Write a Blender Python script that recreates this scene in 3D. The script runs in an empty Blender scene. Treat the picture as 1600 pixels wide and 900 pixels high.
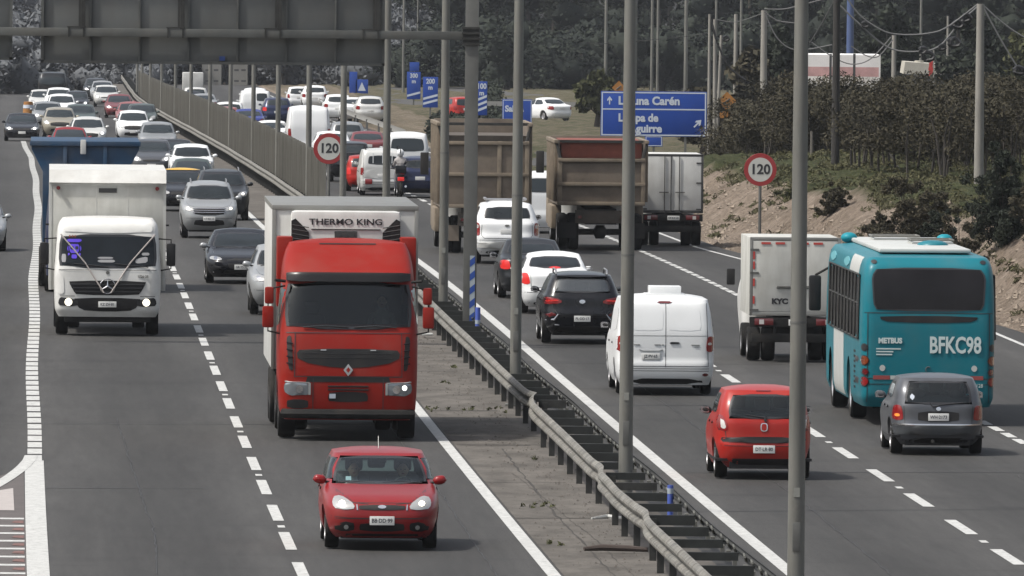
import bpy, bmesh, math, random
import numpy as np
from mathutils import Vector, Matrix
R = math.radians
random.seed(7)
SC = bpy.context.scene
COL = SC.collection
# ------------------------------------------------------------------ camera
HAZE = 0.000050
F = 20000.0; CH = 9.1; HOR = -115.0; ROLL = 0.0096
cam_d = bpy.data.cameras.new("camera"); cam = bpy.data.objects.new("camera", cam_d); COL.objects.link(cam)
cam_d.sensor_width = 36.0; cam_d.lens = 36.0 * F / 1600.0
cam_d.clip_start = 1.0; cam_d.clip_end = 9000.0
cam.matrix_world = Matrix.Translation((0, 0, CH)) @ Matrix.Rotation(R(90) - math.atan((450 - HOR) / F), 4, 'X') @ Matrix.Rotation(ROLL, 4, 'Z')
SC.camera = cam
# ------------------------------------------------------------------ light
SUN_EL, SUN_AZ = 56.0, 250.0         # azimuth of the sun, clockwise from +Y
W = bpy.data.worlds.new("World"); SC.world = W; W.use_nodes = True
nt = W.node_tree; bg = nt.nodes['Background']
sky = nt.nodes.new('ShaderNodeTexSky'); sky.sky_type = 'NISHITA'; sky.sun_disc = False
sky.sun_elevation = R(SUN_EL); sky.sun_rotation = R(SUN_AZ); sky.dust_density = 4.0; sky.air_density = 1.0; sky.ozone_density = 0.6
hs = nt.nodes.new('ShaderNodeHueSaturation'); hs.inputs['Saturation'].default_value = .45   # thin high cloud greys the blue
nt.links.new(sky.outputs[0], hs.inputs['Color']); nt.links.new(hs.outputs[0], bg.inputs[0]); bg.inputs[1].default_value = 0.115
sd = bpy.data.lights.new("sun", 'SUN'); sd.energy = 2.6; sd.angle = R(2.5); sd.color = (1.0, 0.965, 0.90)
sun = bpy.data.objects.new("sun", sd); COL.objects.link(sun)
_d = Vector((math.sin(R(SUN_AZ)) * math.cos(R(SUN_EL)), math.cos(R(SUN_AZ)) * math.cos(R(SUN_EL)), math.sin(R(SUN_EL))))
sun.rotation_euler = _d.to_track_quat('Z', 'Y').to_euler()
vs = SC.view_settings; vs.view_transform = 'Standard'; vs.look = 'None'; vs.exposure = 0.70; vs.gamma = 1.0
SC.cycles.use_denoising = True
SC.cycles.max_bounces = 6; SC.cycles.transparent_max_bounces = 12; SC.cycles.volume_bounces = 0
SC.cycles.caustics_reflective = False; SC.cycles.caustics_refractive = False
SC.render.film_transparent = False

# ------------------------------------------------------------------ the road's own geometry
def zg(Z): return -.006 * (math.sqrt((Z - 330) ** 2 + 1600) + (Z - 330)) / 2
def _c(Z):
    t = Z / 300 - 1; return -11.18 * t - .039 * t * t - 1.352 * t ** 3 + .553 * t ** 4
def _cs(Z):
    t = Z / 300 - 1; return (-11.18 - .078 * t - 4.056 * t * t + 2.212 * t ** 3) / 300
def XC(Z):
    if Z < 175: return _c(175) + (Z - 175) * _cs(175) - 3.93
    if Z > 880: return _c(880) + (Z - 880) * _cs(880) - 3.93
    return _c(Z) - 3.93
def slope(Z): return (XC(Z + 1) - XC(Z - 1)) / 2
def G(u, Z, dz=0.0): return (XC(Z) + u, Z, zg(Z) + dz)
def X_at(px, Z, z):                      # world X of the point at height z, distance Z seen in picture column px
    vv = (CH - z) * F / Z + HOR - 450
    return ((px - 800) + vv * math.sin(ROLL)) / math.cos(ROLL) * Z / F
def P3(px, py, s):                       # a point at a chosen distance F/s
    u, v = px - 800, py - 450; c, n = math.cos(ROLL), math.sin(ROLL)
    return Vector(((u * c + v * n) / s, F / s, CH - (-u * n + v * c + 450 - HOR) / s))

# ------------------------------------------------------------------ materials
MATS = {}
def mat(name, col=(.5, .5, .5), rough=.5, metal=0.0, coat=0.0, emit=None, estr=0.0, var=0.0, vscale=3.0, bump=0.0, bscale=20.0, spec=.5, two=False, col2=None, stretch=None, dirt=0.0, alpha=1.0):
    key = name
    if key in MATS: return MATS[key]
    m = bpy.data.materials.new(name); m.use_nodes = True; MATS[key] = m
    N, Lk = m.node_tree.nodes, m.node_tree.links
    b = N['Principled BSDF']; out = N['Material Output']
    b.inputs['Base Color'].default_value = (*col, 1); b.inputs['Roughness'].default_value = rough
    b.inputs['Metallic'].default_value = metal; b.inputs['Coat Weight'].default_value = coat
    b.inputs['Coat Roughness'].default_value = .06
    b.inputs['Specular IOR Level'].default_value = spec
    if emit: b.inputs['Emission Color'].default_value = (*emit, 1); b.inputs['Emission Strength'].default_value = estr
    tc = None
    def coord():
        nonlocal tc
        if tc is None:
            t = N.new('ShaderNodeTexCoord'); tc = t.outputs['Object']
            if stretch:
                mp = N.new('ShaderNodeMapping'); mp.inputs['Scale'].default_value = stretch
                Lk.new(tc, mp.inputs[0]); tc = mp.outputs[0]
        return tc
    src = None
    if var > 0 or col2:
        n = N.new('ShaderNodeTexNoise'); n.inputs['Scale'].default_value = vscale; n.inputs['Detail'].default_value = 6; n.inputs['Roughness'].default_value = .65
        Lk.new(coord(), n.inputs['Vector'])
        r = N.new('ShaderNodeValToRGB'); r.color_ramp.elements[0].position = .32; r.color_ramp.elements[1].position = .68
        c0 = tuple(max(0, c * (1 - var)) for c in col); c1 = col2 if col2 else tuple(min(1, c * (1 + var)) for c in col)
        r.color_ramp.elements[0].color = (*c0, 1); r.color_ramp.elements[1].color = (*c1, 1)
        Lk.new(n.outputs[0], r.inputs[0]); src = r.outputs[0]
    if dirt > 0:                          # road film that has settled low on a vehicle
        g = N.new('ShaderNodeTexNoise'); g.inputs['Scale'].default_value = 2.2; g.inputs['Detail'].default_value = 7
        t2 = N.new('ShaderNodeTexCoord'); Lk.new(t2.outputs['Object'], g.inputs['Vector'])
        r = N.new('ShaderNodeMapRange'); r.inputs['From Min'].default_value = .42; r.inputs['From Max'].default_value = .75
        r.inputs['To Max'].default_value = dirt; Lk.new(g.outputs[0], r.inputs['Value'])
        mx = N.new('ShaderNodeMix'); mx.data_type = 'RGBA'; Lk.new(r.outputs[0], mx.inputs['Factor'])
        mx.inputs[6].default_value = (*col, 1)
        if src: Lk.new(src, mx.inputs[6])
        mx.inputs[7].default_value = (.17, .145, .115, 1); src = mx.outputs[2]
        rr = N.new('ShaderNodeMapRange'); Lk.new(r.outputs[0], rr.inputs['Value']); rr.inputs['To Min'].default_value = rough; rr.inputs['To Max'].default_value = min(1, rough + .45)
        Lk.new(rr.outputs[0], b.inputs['Roughness'])
    if src: Lk.new(src, b.inputs['Base Color'])
    if bump > 0:
        n = N.new('ShaderNodeTexNoise'); n.inputs['Scale'].default_value = bscale; n.inputs['Detail'].default_value = 5; Lk.new(coord(), n.inputs['Vector'])
        bp = N.new('ShaderNodeBump'); bp.inputs['Strength'].default_value = bump; bp.inputs['Distance'].default_value = .05
        Lk.new(n.outputs[0], bp.inputs['Height']); Lk.new(bp.outputs[0], b.inputs['Normal'])
    if two:                               # outside painted, inside of the shell trimmed dark
        g = N.new('ShaderNodeNewGeometry'); d = N.new('ShaderNodeBsdfDiffuse'); d.inputs[0].default_value = (.02, .02, .022, 1)
        x = N.new('ShaderNodeMixShader'); Lk.new(g.outputs['Backfacing'], x.inputs[0]); Lk.new(b.outputs[0], x.inputs[1]); Lk.new(d.outputs[0], x.inputs[2])
        Lk.new(x.outputs[0], out.inputs[0])
    if alpha < 1: b.inputs['Alpha'].default_value = alpha
    return m
def glass_mat(name, tint=.35, refl=.16, col=(.55, .68, .66)):
    if name in MATS: return MATS[name]
    m = bpy.data.materials.new(name); m.use_nodes = True; MATS[name] = m
    N, Lk = m.node_tree.nodes, m.node_tree.links; N.remove(N['Principled BSDF']); out = N['Material Output']
    t = N.new('ShaderNodeBsdfTransparent'); t.inputs[0].default_value = (tint * col[0] / .65, tint * col[1] / .65, tint * col[2] / .65, 1)
    g = N.new('ShaderNodeBsdfGlossy'); g.inputs['Roughness'].default_value = .04; g.inputs[0].default_value = (.9, .95, .95, 1)
    lw = N.new('ShaderNodeFresnel'); lw.inputs[0].default_value = 1.5
    ad = N.new('ShaderNodeMath'); ad.operation = 'ADD'; ad.use_clamp = True; ad.inputs[1].default_value = refl; Lk.new(lw.outputs[0], ad.inputs[0])
    x = N.new('ShaderNodeMixShader'); Lk.new(ad.outputs[0], x.inputs[0]); Lk.new(t.outputs[0], x.inputs[1]); Lk.new(g.outputs[0], x.inputs[2]); Lk.new(x.outputs[0], out.inputs[0])
    return m
def paint(name, col, metal=0.0, rough=.30, dirt=.12): return mat('paint_' + name, col, rough, metal, coat=.12, spec=.3, two=True, dirt=dirt)
GLASS_DARK = mat('dark_glass', (.012, .016, .018), .09, spec=.4, var=.3, vscale=2)
GLASS_FAR = mat('far_glass', (.018, .024, .027), .12, spec=.5)
GLASS = glass_mat('clear_glass', tint=.78, refl=.01)
GLASS_T = glass_mat('tinted_glass', tint=.16, refl=.12)
BLACK = mat('black_plastic', (.010, .010, .011), .55, dirt=.10, spec=.3)
TRIM = mat('black_trim', (.02, .02, .022), .35)
RUBBER = mat('tyre_rubber', (.009, .009, .009), .9, dirt=.12, spec=.2)
ALLOY = mat('alloy', (.42, .42, .43), .35, .8, dirt=.35)
CHROME = mat('chrome', (.62, .62, .64), .18, 1.0)
LENS = mat('lamp_lens', (.42, .42, .41), .12, .4, coat=.5)
LIT = mat('lit_lamp', (1, .95, .8), .3, emit=(1.0, .93, .76), estr=1.2)
LITW = mat('lit_white_lamp', (1, 1, 1), .3, emit=(1.0, .98, .93), estr=1.6)
RED = mat('tail_red', (.20, .008, .009), .2, coat=.5)
REDDK = mat('tail_dark_red', (.11, .008, .01), .15, coat=1)
BRAKE = mat('brake_lit', (.35, .015, .014), .3, emit=(1, .04, .03), estr=.22)
ORANGE = mat('tail_orange', (.17, .035, .010), .2, coat=1)
WHITEL = mat('tail_white', (.5, .48, .46), .2, coat=1)
PLATE = mat('plate_white', (.62, .62, .6), .45, dirt=.2)
PLTXT = mat('plate_text', (.03, .03, .035), .5)
FABRIC = mat('seat_fabric', (.045, .045, .05), .9)
SKIN = mat('skin', (.38, .22, .15), .6); HAIR = mat('hair', (.02, .014, .01), .7)
GALV = mat('galvanised_steel', (.135, .135, .122), .5, .2, var=.30, vscale=3.0, dirt=.22, stretch=(1, 1, .15))
GALVD = mat('weathered_steel', (.105, .105, .098), .6, .2, var=.2, vscale=1.2)

# ------------------------------------------------------------------ mesh building
class MB:
    def __init__(s): s.v = []; s.f = []; s.m = []; s.sm = True
    def add(s, V, Fc, mi=0):
        o = len(s.v); s.v += [tuple(p) for p in V]
        for f in Fc: s.f.append(tuple(i + o for i in f)); s.m.append(mi)
        return s
    def box(s, x0, x1, y0, y1, z0, z1, mi=0, rot=None):
        V = [(x, y, z) for z in (z0, z1) for y in (y0, y1) for x in (x0, x1)]
        if rot is not None:
            c = Vector(((x0 + x1) / 2, (y0 + y1) / 2, (z0 + z1) / 2)); V = [c + rot @ (Vector(p) - c) for p in V]
        return s.add(V, [(0, 2, 3, 1), (4, 5, 7, 6), (0, 1, 5, 4), (2, 6, 7, 3), (0, 4, 6, 2), (1, 3, 7, 5)], mi)
    def grid(s, rows, mi=0, flip=False, mf=None, closed=False):
        n = len(rows[0]); V = [p for r in rows for p in r]; Fc = []; o = len(s.v); s.v += [tuple(p) for p in V]
        for i in range(len(rows) - 1):
            for j in range(n if closed else n - 1):
                k = (j + 1) % n
                f = (i * n + j, i * n + k, (i + 1) * n + k, (i + 1) * n + j)
                if flip: f = f[::-1]
                s.f.append(tuple(a + o for a in f)); s.m.append(mf(i, j) if mf else mi)
        return s
    def tube(s, pts, r, n=8, mi=0, cap=True):
        pts = [Vector(p) for p in pts]; rows = []
        rs = r if isinstance(r, (list, tuple)) else [r] * len(pts)
        up = Vector((0, 0, 1))
        for i, p in enumerate(pts):
            d = (pts[min(i + 1, len(pts) - 1)] - pts[max(i - 1, 0)]).normalized()
            a = d.cross(up if abs(d.z) < .95 else Vector((0, 1, 0))).normalized(); b = a.cross(d)
            rows.append([p + (a * math.cos(t) + b * math.sin(t)) * rs[i] for t in [2 * math.pi * k / n for k in range(n)]])
        s.grid(rows, mi, closed=True)
        if cap:
            o = len(s.v); s.add(rows[0], [tuple(range(n))], mi); s.add(rows[-1], [tuple(range(n))[::-1]], mi)
        return s
    def lathe(s, prof, c, axis='x', n=28, mi=0):      # prof: (along axis, radius)
        rows = []
        for a, r in prof:
            row = []
            for k in range(n):
                t = 2 * math.pi * k / n; p = (a, r * math.cos(t), r * math.sin(t))
                if axis == 'y': p = (p[1], p[0], p[2])
                if axis == 'z': p = (p[1], p[2], p[0])
                row.append((c[0] + p[0], c[1] + p[1], c[2] + p[2]))
            rows.append(row)
        s.grid(rows, mi, closed=True); return s
    def prism(s, poly, axis, a0, a1, mi=0):           # poly in the two other axes
        def P(q, a): return {'x': (a, q[0], q[1]), 'y': (q[0], a, q[1]), 'z': (q[0], q[1], a)}[axis]
        n = len(poly); V = [P(q, a0) for q in poly] + [P(q, a1) for q in poly]
        Fc = [tuple(range(n)), tuple(range(n, 2 * n))[::-1]] + [(i, i + n, (i + 1) % n + n, (i + 1) % n) for i in range(n)]
        return s.add(V, Fc, mi)
def build(name, mb, mats, parent=None, bevel=0, smooth=True, loc=None, rz=None, recalc=False, ang=40):
    me = bpy.data.meshes.new(name)
    if not isinstance(mats, (list, tuple)): mats = [mats]
    me.from_pydata(mb.v, [], mb.f)
    for m in mats: me.materials.append(m)
    if len(mats) > 1: me.polygons.foreach_set('material_index', mb.m)
    if bevel or recalc:
        bm = bmesh.new(); bm.from_mesh(me)
        if recalc: bmesh.ops.remove_doubles(bm, verts=bm.verts, dist=1e-4); bmesh.ops.recalc_face_normals(bm, faces=bm.faces)
        if bevel:
            ed = [e for e in bm.edges if len(e.link_faces) == 2 and e.calc_face_angle(0) > .5]
            bmesh.ops.bevel(bm, geom=ed, offset=bevel, segments=2, affect='EDGES', profile=.6, clamp_overlap=True)
        bm.to_mesh(me); bm.free()
    if smooth:
        me.polygons.foreach_set('use_smooth', [True] * len(me.polygons))
        me.set_sharp_from_angle(angle=R(ang))
    me.update()
    o = bpy.data.objects.new(name, me); COL.objects.link(o)
    if parent: o.parent = parent
    if loc: o.location = loc
    if rz is not None: o.rotation_euler.z = rz
    return o
def tag(o, label=None, cat=None, group=None, kind=None):
    if label: o['label'] = label
    if cat: o['category'] = cat
    if group: o['group'] = group
    if kind: o['kind'] = kind
    return o
def empty(name, loc, rz=0.0):
    o = bpy.data.objects.new(name, None); COL.objects.link(o); o.location = loc; o.rotation_euler.z = rz; o.empty_display_size = .3
    return o
def struct(o): o['kind'] = 'structure'; return o
def text(body, size, loc, m, parent, rot=(R(90), 0, 0), bold=.0, sx=1.0, name='lettering', ext=.004, align='CENTER'):
    c = bpy.data.curves.new(name, 'FONT'); c.body = body; c.size = size; c.align_x = align; c.align_y = 'CENTER'; c.extrude = ext; c.offset = bold
    c.resolution_u = 3; c.materials.append(m)
    tmp = bpy.data.objects.new(name + '_curve', c); COL.objects.link(tmp); bpy.context.view_layer.update()
    me = bpy.data.meshes.new_from_object(tmp.evaluated_get(bpy.context.evaluated_depsgraph_get())); bpy.data.objects.remove(tmp); bpy.data.curves.remove(c); me.name = name
    for v in me.vertices: v.co.x *= sx
    o = bpy.data.objects.new(name, me); COL.objects.link(o); o.parent = parent; o.location = loc; o.rotation_euler = rot
    return o
def copy_tree(o, parent=None):
    c = o.copy(); COL.objects.link(c); c.parent = parent
    for ch in list(o.children): copy_tree(ch, c)
    return c
# ------------------------------------------------------------------ bodies as stacked plan outlines
def pch(keys):
    xs = np.array([k[0] for k in keys], float); ys = np.array([k[1] for k in keys], float)
    h = np.diff(xs); d = np.diff(ys) / h; m = np.zeros(len(xs)); m[0] = d[0]; m[-1] = d[-1]
    for i in range(1, len(xs) - 1):
        if d[i - 1] * d[i] > 0:
            w1, w2 = 2 * h[i] + h[i - 1], h[i] + 2 * h[i - 1]; m[i] = (w1 + w2) / (w1 / d[i - 1] + w2 / d[i])
    def f(x):
        x = min(max(x, xs[0]), xs[-1]); i = min(int(np.searchsorted(xs, x, 'right')) - 1, len(h) - 1); t = (x - xs[i]) / h[i]
        return float((1 + 2 * t) * (1 - t) ** 2 * ys[i] + t * (1 - t) ** 2 * h[i] * m[i] + t * t * (3 - 2 * t) * ys[i + 1] + t * t * (t - 1) * h[i] * m[i + 1])
    return f
class Body:
    def __init__(s, sp):
        s.sp = sp; s.fy = pch(sp['front']); s.ry = pch(sp['rear']); s.hw = pch(sp['hw']); s.nn = pch(sp.get('n', [(0, 5.2), (.9, 5.8), (1.2, 7), (3, 8)]))
        s.z0 = sp['front'][0][0]; s.zr = sp['zr']; s.H = sp['H']
    def front(s, x, z): return s._fr(x, z, 1)
    def rear(s, x, z): return s._fr(x, z, -1)
    def _fr(s, x, z, sg):
        a, b, w, n = s.fy(z), s.ry(z), s.hw(z), s.nn(z); t = min(abs(x) / w, .9999); k = (1 - t ** n) ** (1 / n)
        return (a + b) / 2 + sg * (a - b) / 2 * k
    def side(s, y, z):
        a, b, w, n = s.fy(z), s.ry(z), s.hw(z), s.nn(z); t = min(abs(y - (a + b) / 2) / ((a - b) / 2), .9999)
        return w * (1 - t ** n) ** (1 / n)
    def mesh(s, step=.035, nf=26, ns=64, holes=(), arches=None):
        sp = s.sp; zz = [s.z0]; z = s.z0                      # levels spread by arc length of the profile
        dz = .002
        acc = 0
        while z < s.zr - 1e-6:
            z2 = min(z + dz, s.zr)
            acc += max(abs(s.fy(z2) - s.fy(z)), abs(s.ry(z2) - s.ry(z)), dz)
            z = z2
            if acc >= step: zz.append(z); acc = 0
        if zz[-1] < s.zr - 1e-4: zz.append(s.zr)
        # boundary samples of the unit square, dense at the corners
        def side_s(n): return [math.sin(math.pi / 2 * (-1 + 2 * i / n)) * .5 + .5 * (-1 + 2 * i / n) for i in range(n)]
        P = [(1, t) for t in [-1 + 2 * i / ns for i in range(ns)]] + [(-t, 1) for t in side_s(nf)] + [(-1, -t) for t in [-1 + 2 * i / ns for i in range(ns)]] + [(t, -1) for t in side_s(nf)]
        rows = []
        def ring(z, k=1.0, zo=None):
            a, b, w, n = s.fy(z), s.ry(z), s.hw(z), s.nn(z); yc, l = (a + b) / 2, (a - b) / 2; row = []
            for (p, q) in P:
                d = (abs(p) ** n + abs(q) ** n) ** (1 / n)
                row.append([p / d * w * k, yc + q / d * l * k, z if zo is None else zo])
            return row
        for z in zz: rows.append(ring(z))
        if arches:
            for row in rows:
                for p in row:
                    for (yw, zc, ra) in arches:
                        dy = p[1] - yw
                        if abs(dy) < ra and abs(p[0]) > .55 * s.hw(s.z0 + .3):
                            za = zc + math.sqrt(ra * ra - dy * dy)
                            if p[2] < za: p[2] = za
        nb = len(rows)
        for k in (.97, .93, .86, .75, .6, .4, .2, .03): rows.append(ring(s.zr, k, s.zr + (s.H - s.zr) * (1 - k ** 2.2)))
        mb = MB(); n = len(P)
        mb.v = [tuple(p) for r in rows for p in r]
        V = mb.v
        def inside(p, h):
            surf, poly, _ = h
            if surf == 'f': u = p[0]; ok = abs(p[1] - s.front(p[0], p[2])) < .05
            elif surf == 'r': u = p[0]; ok = abs(p[1] - s.rear(p[0], p[2])) < .05
            else: u = p[1]; ok = True
            if not ok: return False
            if surf == 's' and abs(abs(p[0]) - s.side(p[1], p[2])) > .05: return False
            x, y = u, p[2]; c = False; m = len(poly)
            for i in range(m):
                (x1, y1), (x2, y2) = poly[i], poly[(i + 1) % m]
                if (y1 > y) != (y2 > y) and x < (x2 - x1) * (y - y1) / (y2 - y1) + x1: c = not c
            return c
        ins = {}
        def vin(i, hi):
            if (i, hi) not in ins: ins[(i, hi)] = inside(V[i], holes[hi])
            return ins[(i, hi)]
        for i in range(len(rows) - 1):
            for j in range(n):
                k = (j + 1) % n; f = (i * n + j, i * n + k, (i + 1) * n + k, (i + 1) * n + j)
                if holes and i < nb and any(all(vin(q, hi) for q in f) for hi in range(len(holes))): continue
                if V[f[0]][2] >= V[f[3]][2] - 1e-5 and V[f[1]][2] >= V[f[2]][2] - 1e-5 and i < nb - 1: continue
                mb.f.append(f); mb.m.append(0)
        return mb
def rounded(poly, it=2, c=.18):
    for _ in range(it):
        q = []
        for i in range(len(poly)):
            a, b = poly[i], poly[(i + 1) % len(poly)]
            q += [(a[0] + (b[0] - a[0]) * c, a[1] + (b[1] - a[1]) * c), (a[0] + (b[0] - a[0]) * (1 - c), a[1] + (b[1] - a[1]) * (1 - c))]
        poly = q; c = .25
    return poly
def span(poly, z):
    xs = []
    for i in range(len(poly)):
        (x1, z1), (x2, z2) = poly[i], poly[(i + 1) % len(poly)]
        if (z1 <= z <= z2 or z2 <= z <= z1) and z1 != z2: xs.append(x1 + (x2 - x1) * (z - z1) / (z2 - z1))
        elif z1 == z2 == z: xs += [x1, x2]
    return (min(xs), max(xs)) if xs else (0, 0)
def patch(B, surf, poly, off=.006, nx=10, nz=8, frit=0, rnd=2, mb=None, sgn=1, mi=0, cut=.18):
    """a panel that follows the body: surf f(ront) r(ear) s(ide); poly in (x or y, z)"""
    if rnd: poly = rounded(poly, rnd, cut)
    z0, z1 = min(p[1] for p in poly), max(p[1] for p in poly); mb = mb or MB()
    H = z1 - z0; fr = [0, 1]
    if frit: zs = [0, frit / H] + [frit / H + (1 - 2 * frit / H) * i / nz for i in range(1, nz)] + [1 - frit / H, 1]
    else: zs = [.5 - .5 * math.cos(math.pi * i / nz) if nz > 3 else i / nz for i in range(nz + 1)]
    rows = []; wd = max(p[0] for p in poly) - min(p[0] for p in poly)
    for t in zs:
        z = z0 + H * min(max(t, 1e-4), 1 - 1e-4); a, b = span(poly, z); fx = frit / max(b - a, 2.2 * frit) if frit else 0
        ts = [0, fx] + [fx + (1 - 2 * fx) * i / nx for i in range(1, nx)] + [1 - fx, 1] if frit else [i / nx for i in range(nx + 1)]
        row = []
        for q in ts:
            u = a + (b - a) * q
            if surf == 'f': p = (u, B.front(u, z) + off, z + off * .3)
            elif surf == 'r': p = (u, B.rear(u, z) - off, z + off * .3)
            else: p = (sgn * (B.side(u, z) + off), u, z)
            row.append(p)
        rows.append(row)
    nc, nr = len(rows[0]), len(rows)
    flip = (surf == 'f') or (surf == 's' and sgn < 0)
    mf = (lambda i, j: 1 if (i == 0 or j == 0 or i == nr - 2 or j == nc - 2) else mi) if frit else None
    mb.grid(rows, mi, flip, mf)
    edge = rows[0] + [r[-1] for r in rows[1:]] + rows[-1][::-1][1:] + [r[0] for r in rows[::-1]][1:-1]   # skirt back to the body
    back = []
    for p in edge:
        if surf == 'f': back.append((p[0], p[1] - off - .012, p[2]))
        elif surf == 'r': back.append((p[0], p[1] + off + .012, p[2]))
        else: back.append((p[0] - sgn * (off + .012), p[1], p[2]))
    mb.grid([edge, back], 1 if frit else mi, flip, closed=True)
    return mb
def mir(poly): return [(-x, z) for x, z in poly]
def seam(B, surf, pts, w=.012, off=.002, mb=None, sgn=1):
    mb = mb or MB(); pp = []
    for a, b in zip(pts, pts[1:]):
        n = max(2, int(math.hypot(b[0] - a[0], b[1] - a[1]) / .06)); pp += [(a[0] + (b[0] - a[0]) * i / n, a[1] + (b[1] - a[1]) * i / n) for i in range(n)]
    pp.append(pts[-1]); rows = [[], []]
    for i, p in enumerate(pp):
        q, r = pp[max(i - 1, 0)], pp[min(i + 1, len(pp) - 1)]; dx, dz = r[0] - q[0], r[1] - q[1]; l = math.hypot(dx, dz) or 1; nx, nz = -dz / l * w / 2, dx / l * w / 2
        for k, s in ((0, 1), (1, -1)):
            u, z = p[0] + nx * s, p[1] + nz * s
            rows[k].append((u, B.front(u, z) + off, z) if surf == 'f' else (u, B.rear(u, z) - off, z) if surf == 'r' else (sgn * (B.side(u, z) + off), u, z))
    mb.grid(rows, 0); return mb

def wheel(parent, x, y, r, w=.2, rim=ALLOY, spokes=5, far=False, steel=False):
    sg = 1 if x > 0 else -1; mb = MB(); n = 16 if far else 30; h = w / 2
    mb.lathe([(-h * .9, r * .62), (-h, r * .75), (-h, r * .93), (-h * .8, r * .985), (-h * .5, r), (h * .5, r), (h * .8, r * .985), (h, r * .93), (h, r * .75), (h * .9, r * .62)], (0, 0, 0), n=n)
    o = build('wheel', mb, RUBBER, parent, loc=(x, y, r)); o.location = (x, y, r)
    m2 = MB(); a = sg * h
    m2.lathe([(a * .92, r * .63), (a * .99, r * .60), (a * .7, r * .55), (a * .55, .02)] if not steel else [(a * .92, r * .63), (a * .5, r * .52), (a * .2, r * .40), (a * .9, r * .22), (a * .95, .01)], (0, 0, 0), n=n)
    if not far and not steel:
        for k in range(spokes):
            t = 2 * math.pi * k / spokes; c, s_ = math.cos(t), math.sin(t); p = [(-.035, .04), (.035, .04), (.025, r * .58), (-.025, r * .58)]
            V = [(a * e, q * c - rr * s_, q * s_ + rr * c) for e in (.7, .93) for q, rr in p]
            m2.add(V, [(0, 1, 2, 3), (7, 6, 5, 4), (0, 4, 5, 1), (1, 5, 6, 2), (2, 6, 7, 3), (3, 7, 4, 0)])
    build('rim', m2, rim if not steel else rim, o)
    return o
def mirror(parent, x, y, z, m, s=1.0, arm=BLACK):
    sg = 1 if x > 0 else -1; mb = MB(); V = []
    rows = []
    for i in range(7):
        t = -1 + 2 * i / 6; k = math.sqrt(max(0, 1 - abs(t) ** 2.6)) if abs(t) < 1 else .12; k = max(k, .12)
        rows.append([(sg * (.10 * s * (1 + t)) - sg * .03, math.cos(a) * .06 * s * k, (math.sin(a) * .068 + .012 * t) * s * k) for a in [2 * math.pi * j / 12 for j in range(12)]])
    mb.grid(rows, closed=True); mb.add(rows[0], [tuple(range(12))]); mb.add(rows[-1], [tuple(range(12))])
    o = build('side_mirror', mb, m, parent, recalc=True); o.location = (x + sg * .01, y, z)
    a = MB(); a.tube([(-sg * .10, -.01, -.05), (sg * .02, 0, -.03)], [.022, .018]); build('mirror_arm', a, arm, o)
    g = MB(); g.add([(sg * .02 * s, -.052 * s, -.05 * s), (sg * .16 * s, -.05 * s, -.05 * s), (sg * .16 * s, -.05 * s, .05 * s), (sg * .02 * s, -.052 * s, .05 * s)], [(0, 1, 2, 3)]); build('mirror_glass', g, CHROME, o)
    return o
def plate(parent, x, y, z, txt=None, front=False, w=.36, h=.13):
    t = .006; s = 1 if front else -1
    mb = MB().box(-w / 2, w / 2, -t, t, -h / 2, h / 2); o = build('license_plate', mb, PLATE, parent, bevel=.004); o.location = (x, y, z)
    if txt: text(txt, h * .62, (0, s * (t + .001), -.002), PLTXT, o, (R(90), 0, R(180) if front else 0), bold=.0015, sx=.92, ext=.001)
    return o
def blob(name, parent, m, c, r, n=10):
    mb = MB(); rows = []
    for i in range(1, n):
        a = math.pi * i / n; rows.append([(c[0] + r[0] * math.sin(a) * math.cos(b), c[1] + r[1] * math.sin(a) * math.sin(b), c[2] + r[2] * math.cos(a)) for b in [2 * math.pi * k / 14 for k in range(14)]])
    mb.grid(rows, closed=True); mb.add(rows[0], [tuple(range(14))[::-1]]); mb.add(rows[-1], [tuple(range(14))])
    return build(name, mb, m, parent, recalc=True)
def disc(name, parent, m, c, r, ax='y', t=.01, n=24, flip=1):
    mb = MB().lathe([(-t, r * .6), (-t, r), (t, r), (t * 1.3, r * .8), (t * 1.4, .002)] if flip > 0 else [(t, r * .6), (t, r), (-t, r), (-t * 1.3, r * .8), (-t * 1.4, .002)], (0, 0, 0), ax, n)
    o = build(name, mb, m, parent); o.location = c; return o
def seat(parent, x, y, z=.55, m=FABRIC, w=.48):
    mb = MB(); mb.box(x - w / 2, x + w / 2, y - .1, y + .4, z - .25, z - .05); build('seat', mb, m, parent, bevel=.05)
    mb = MB(); mb.box(x - w / 2, x + w / 2, y - .22, y - .08, z - .1, z + .42, rot=Matrix.Rotation(R(12), 3, 'X')); b = build('seat_back', mb, m, parent, bevel=.06)
    mb = MB(); mb.box(x - .13, x + .13, y - .29, y - .19, z + .46, z + .66); build('headrest', mb, m, b, bevel=.045)

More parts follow.
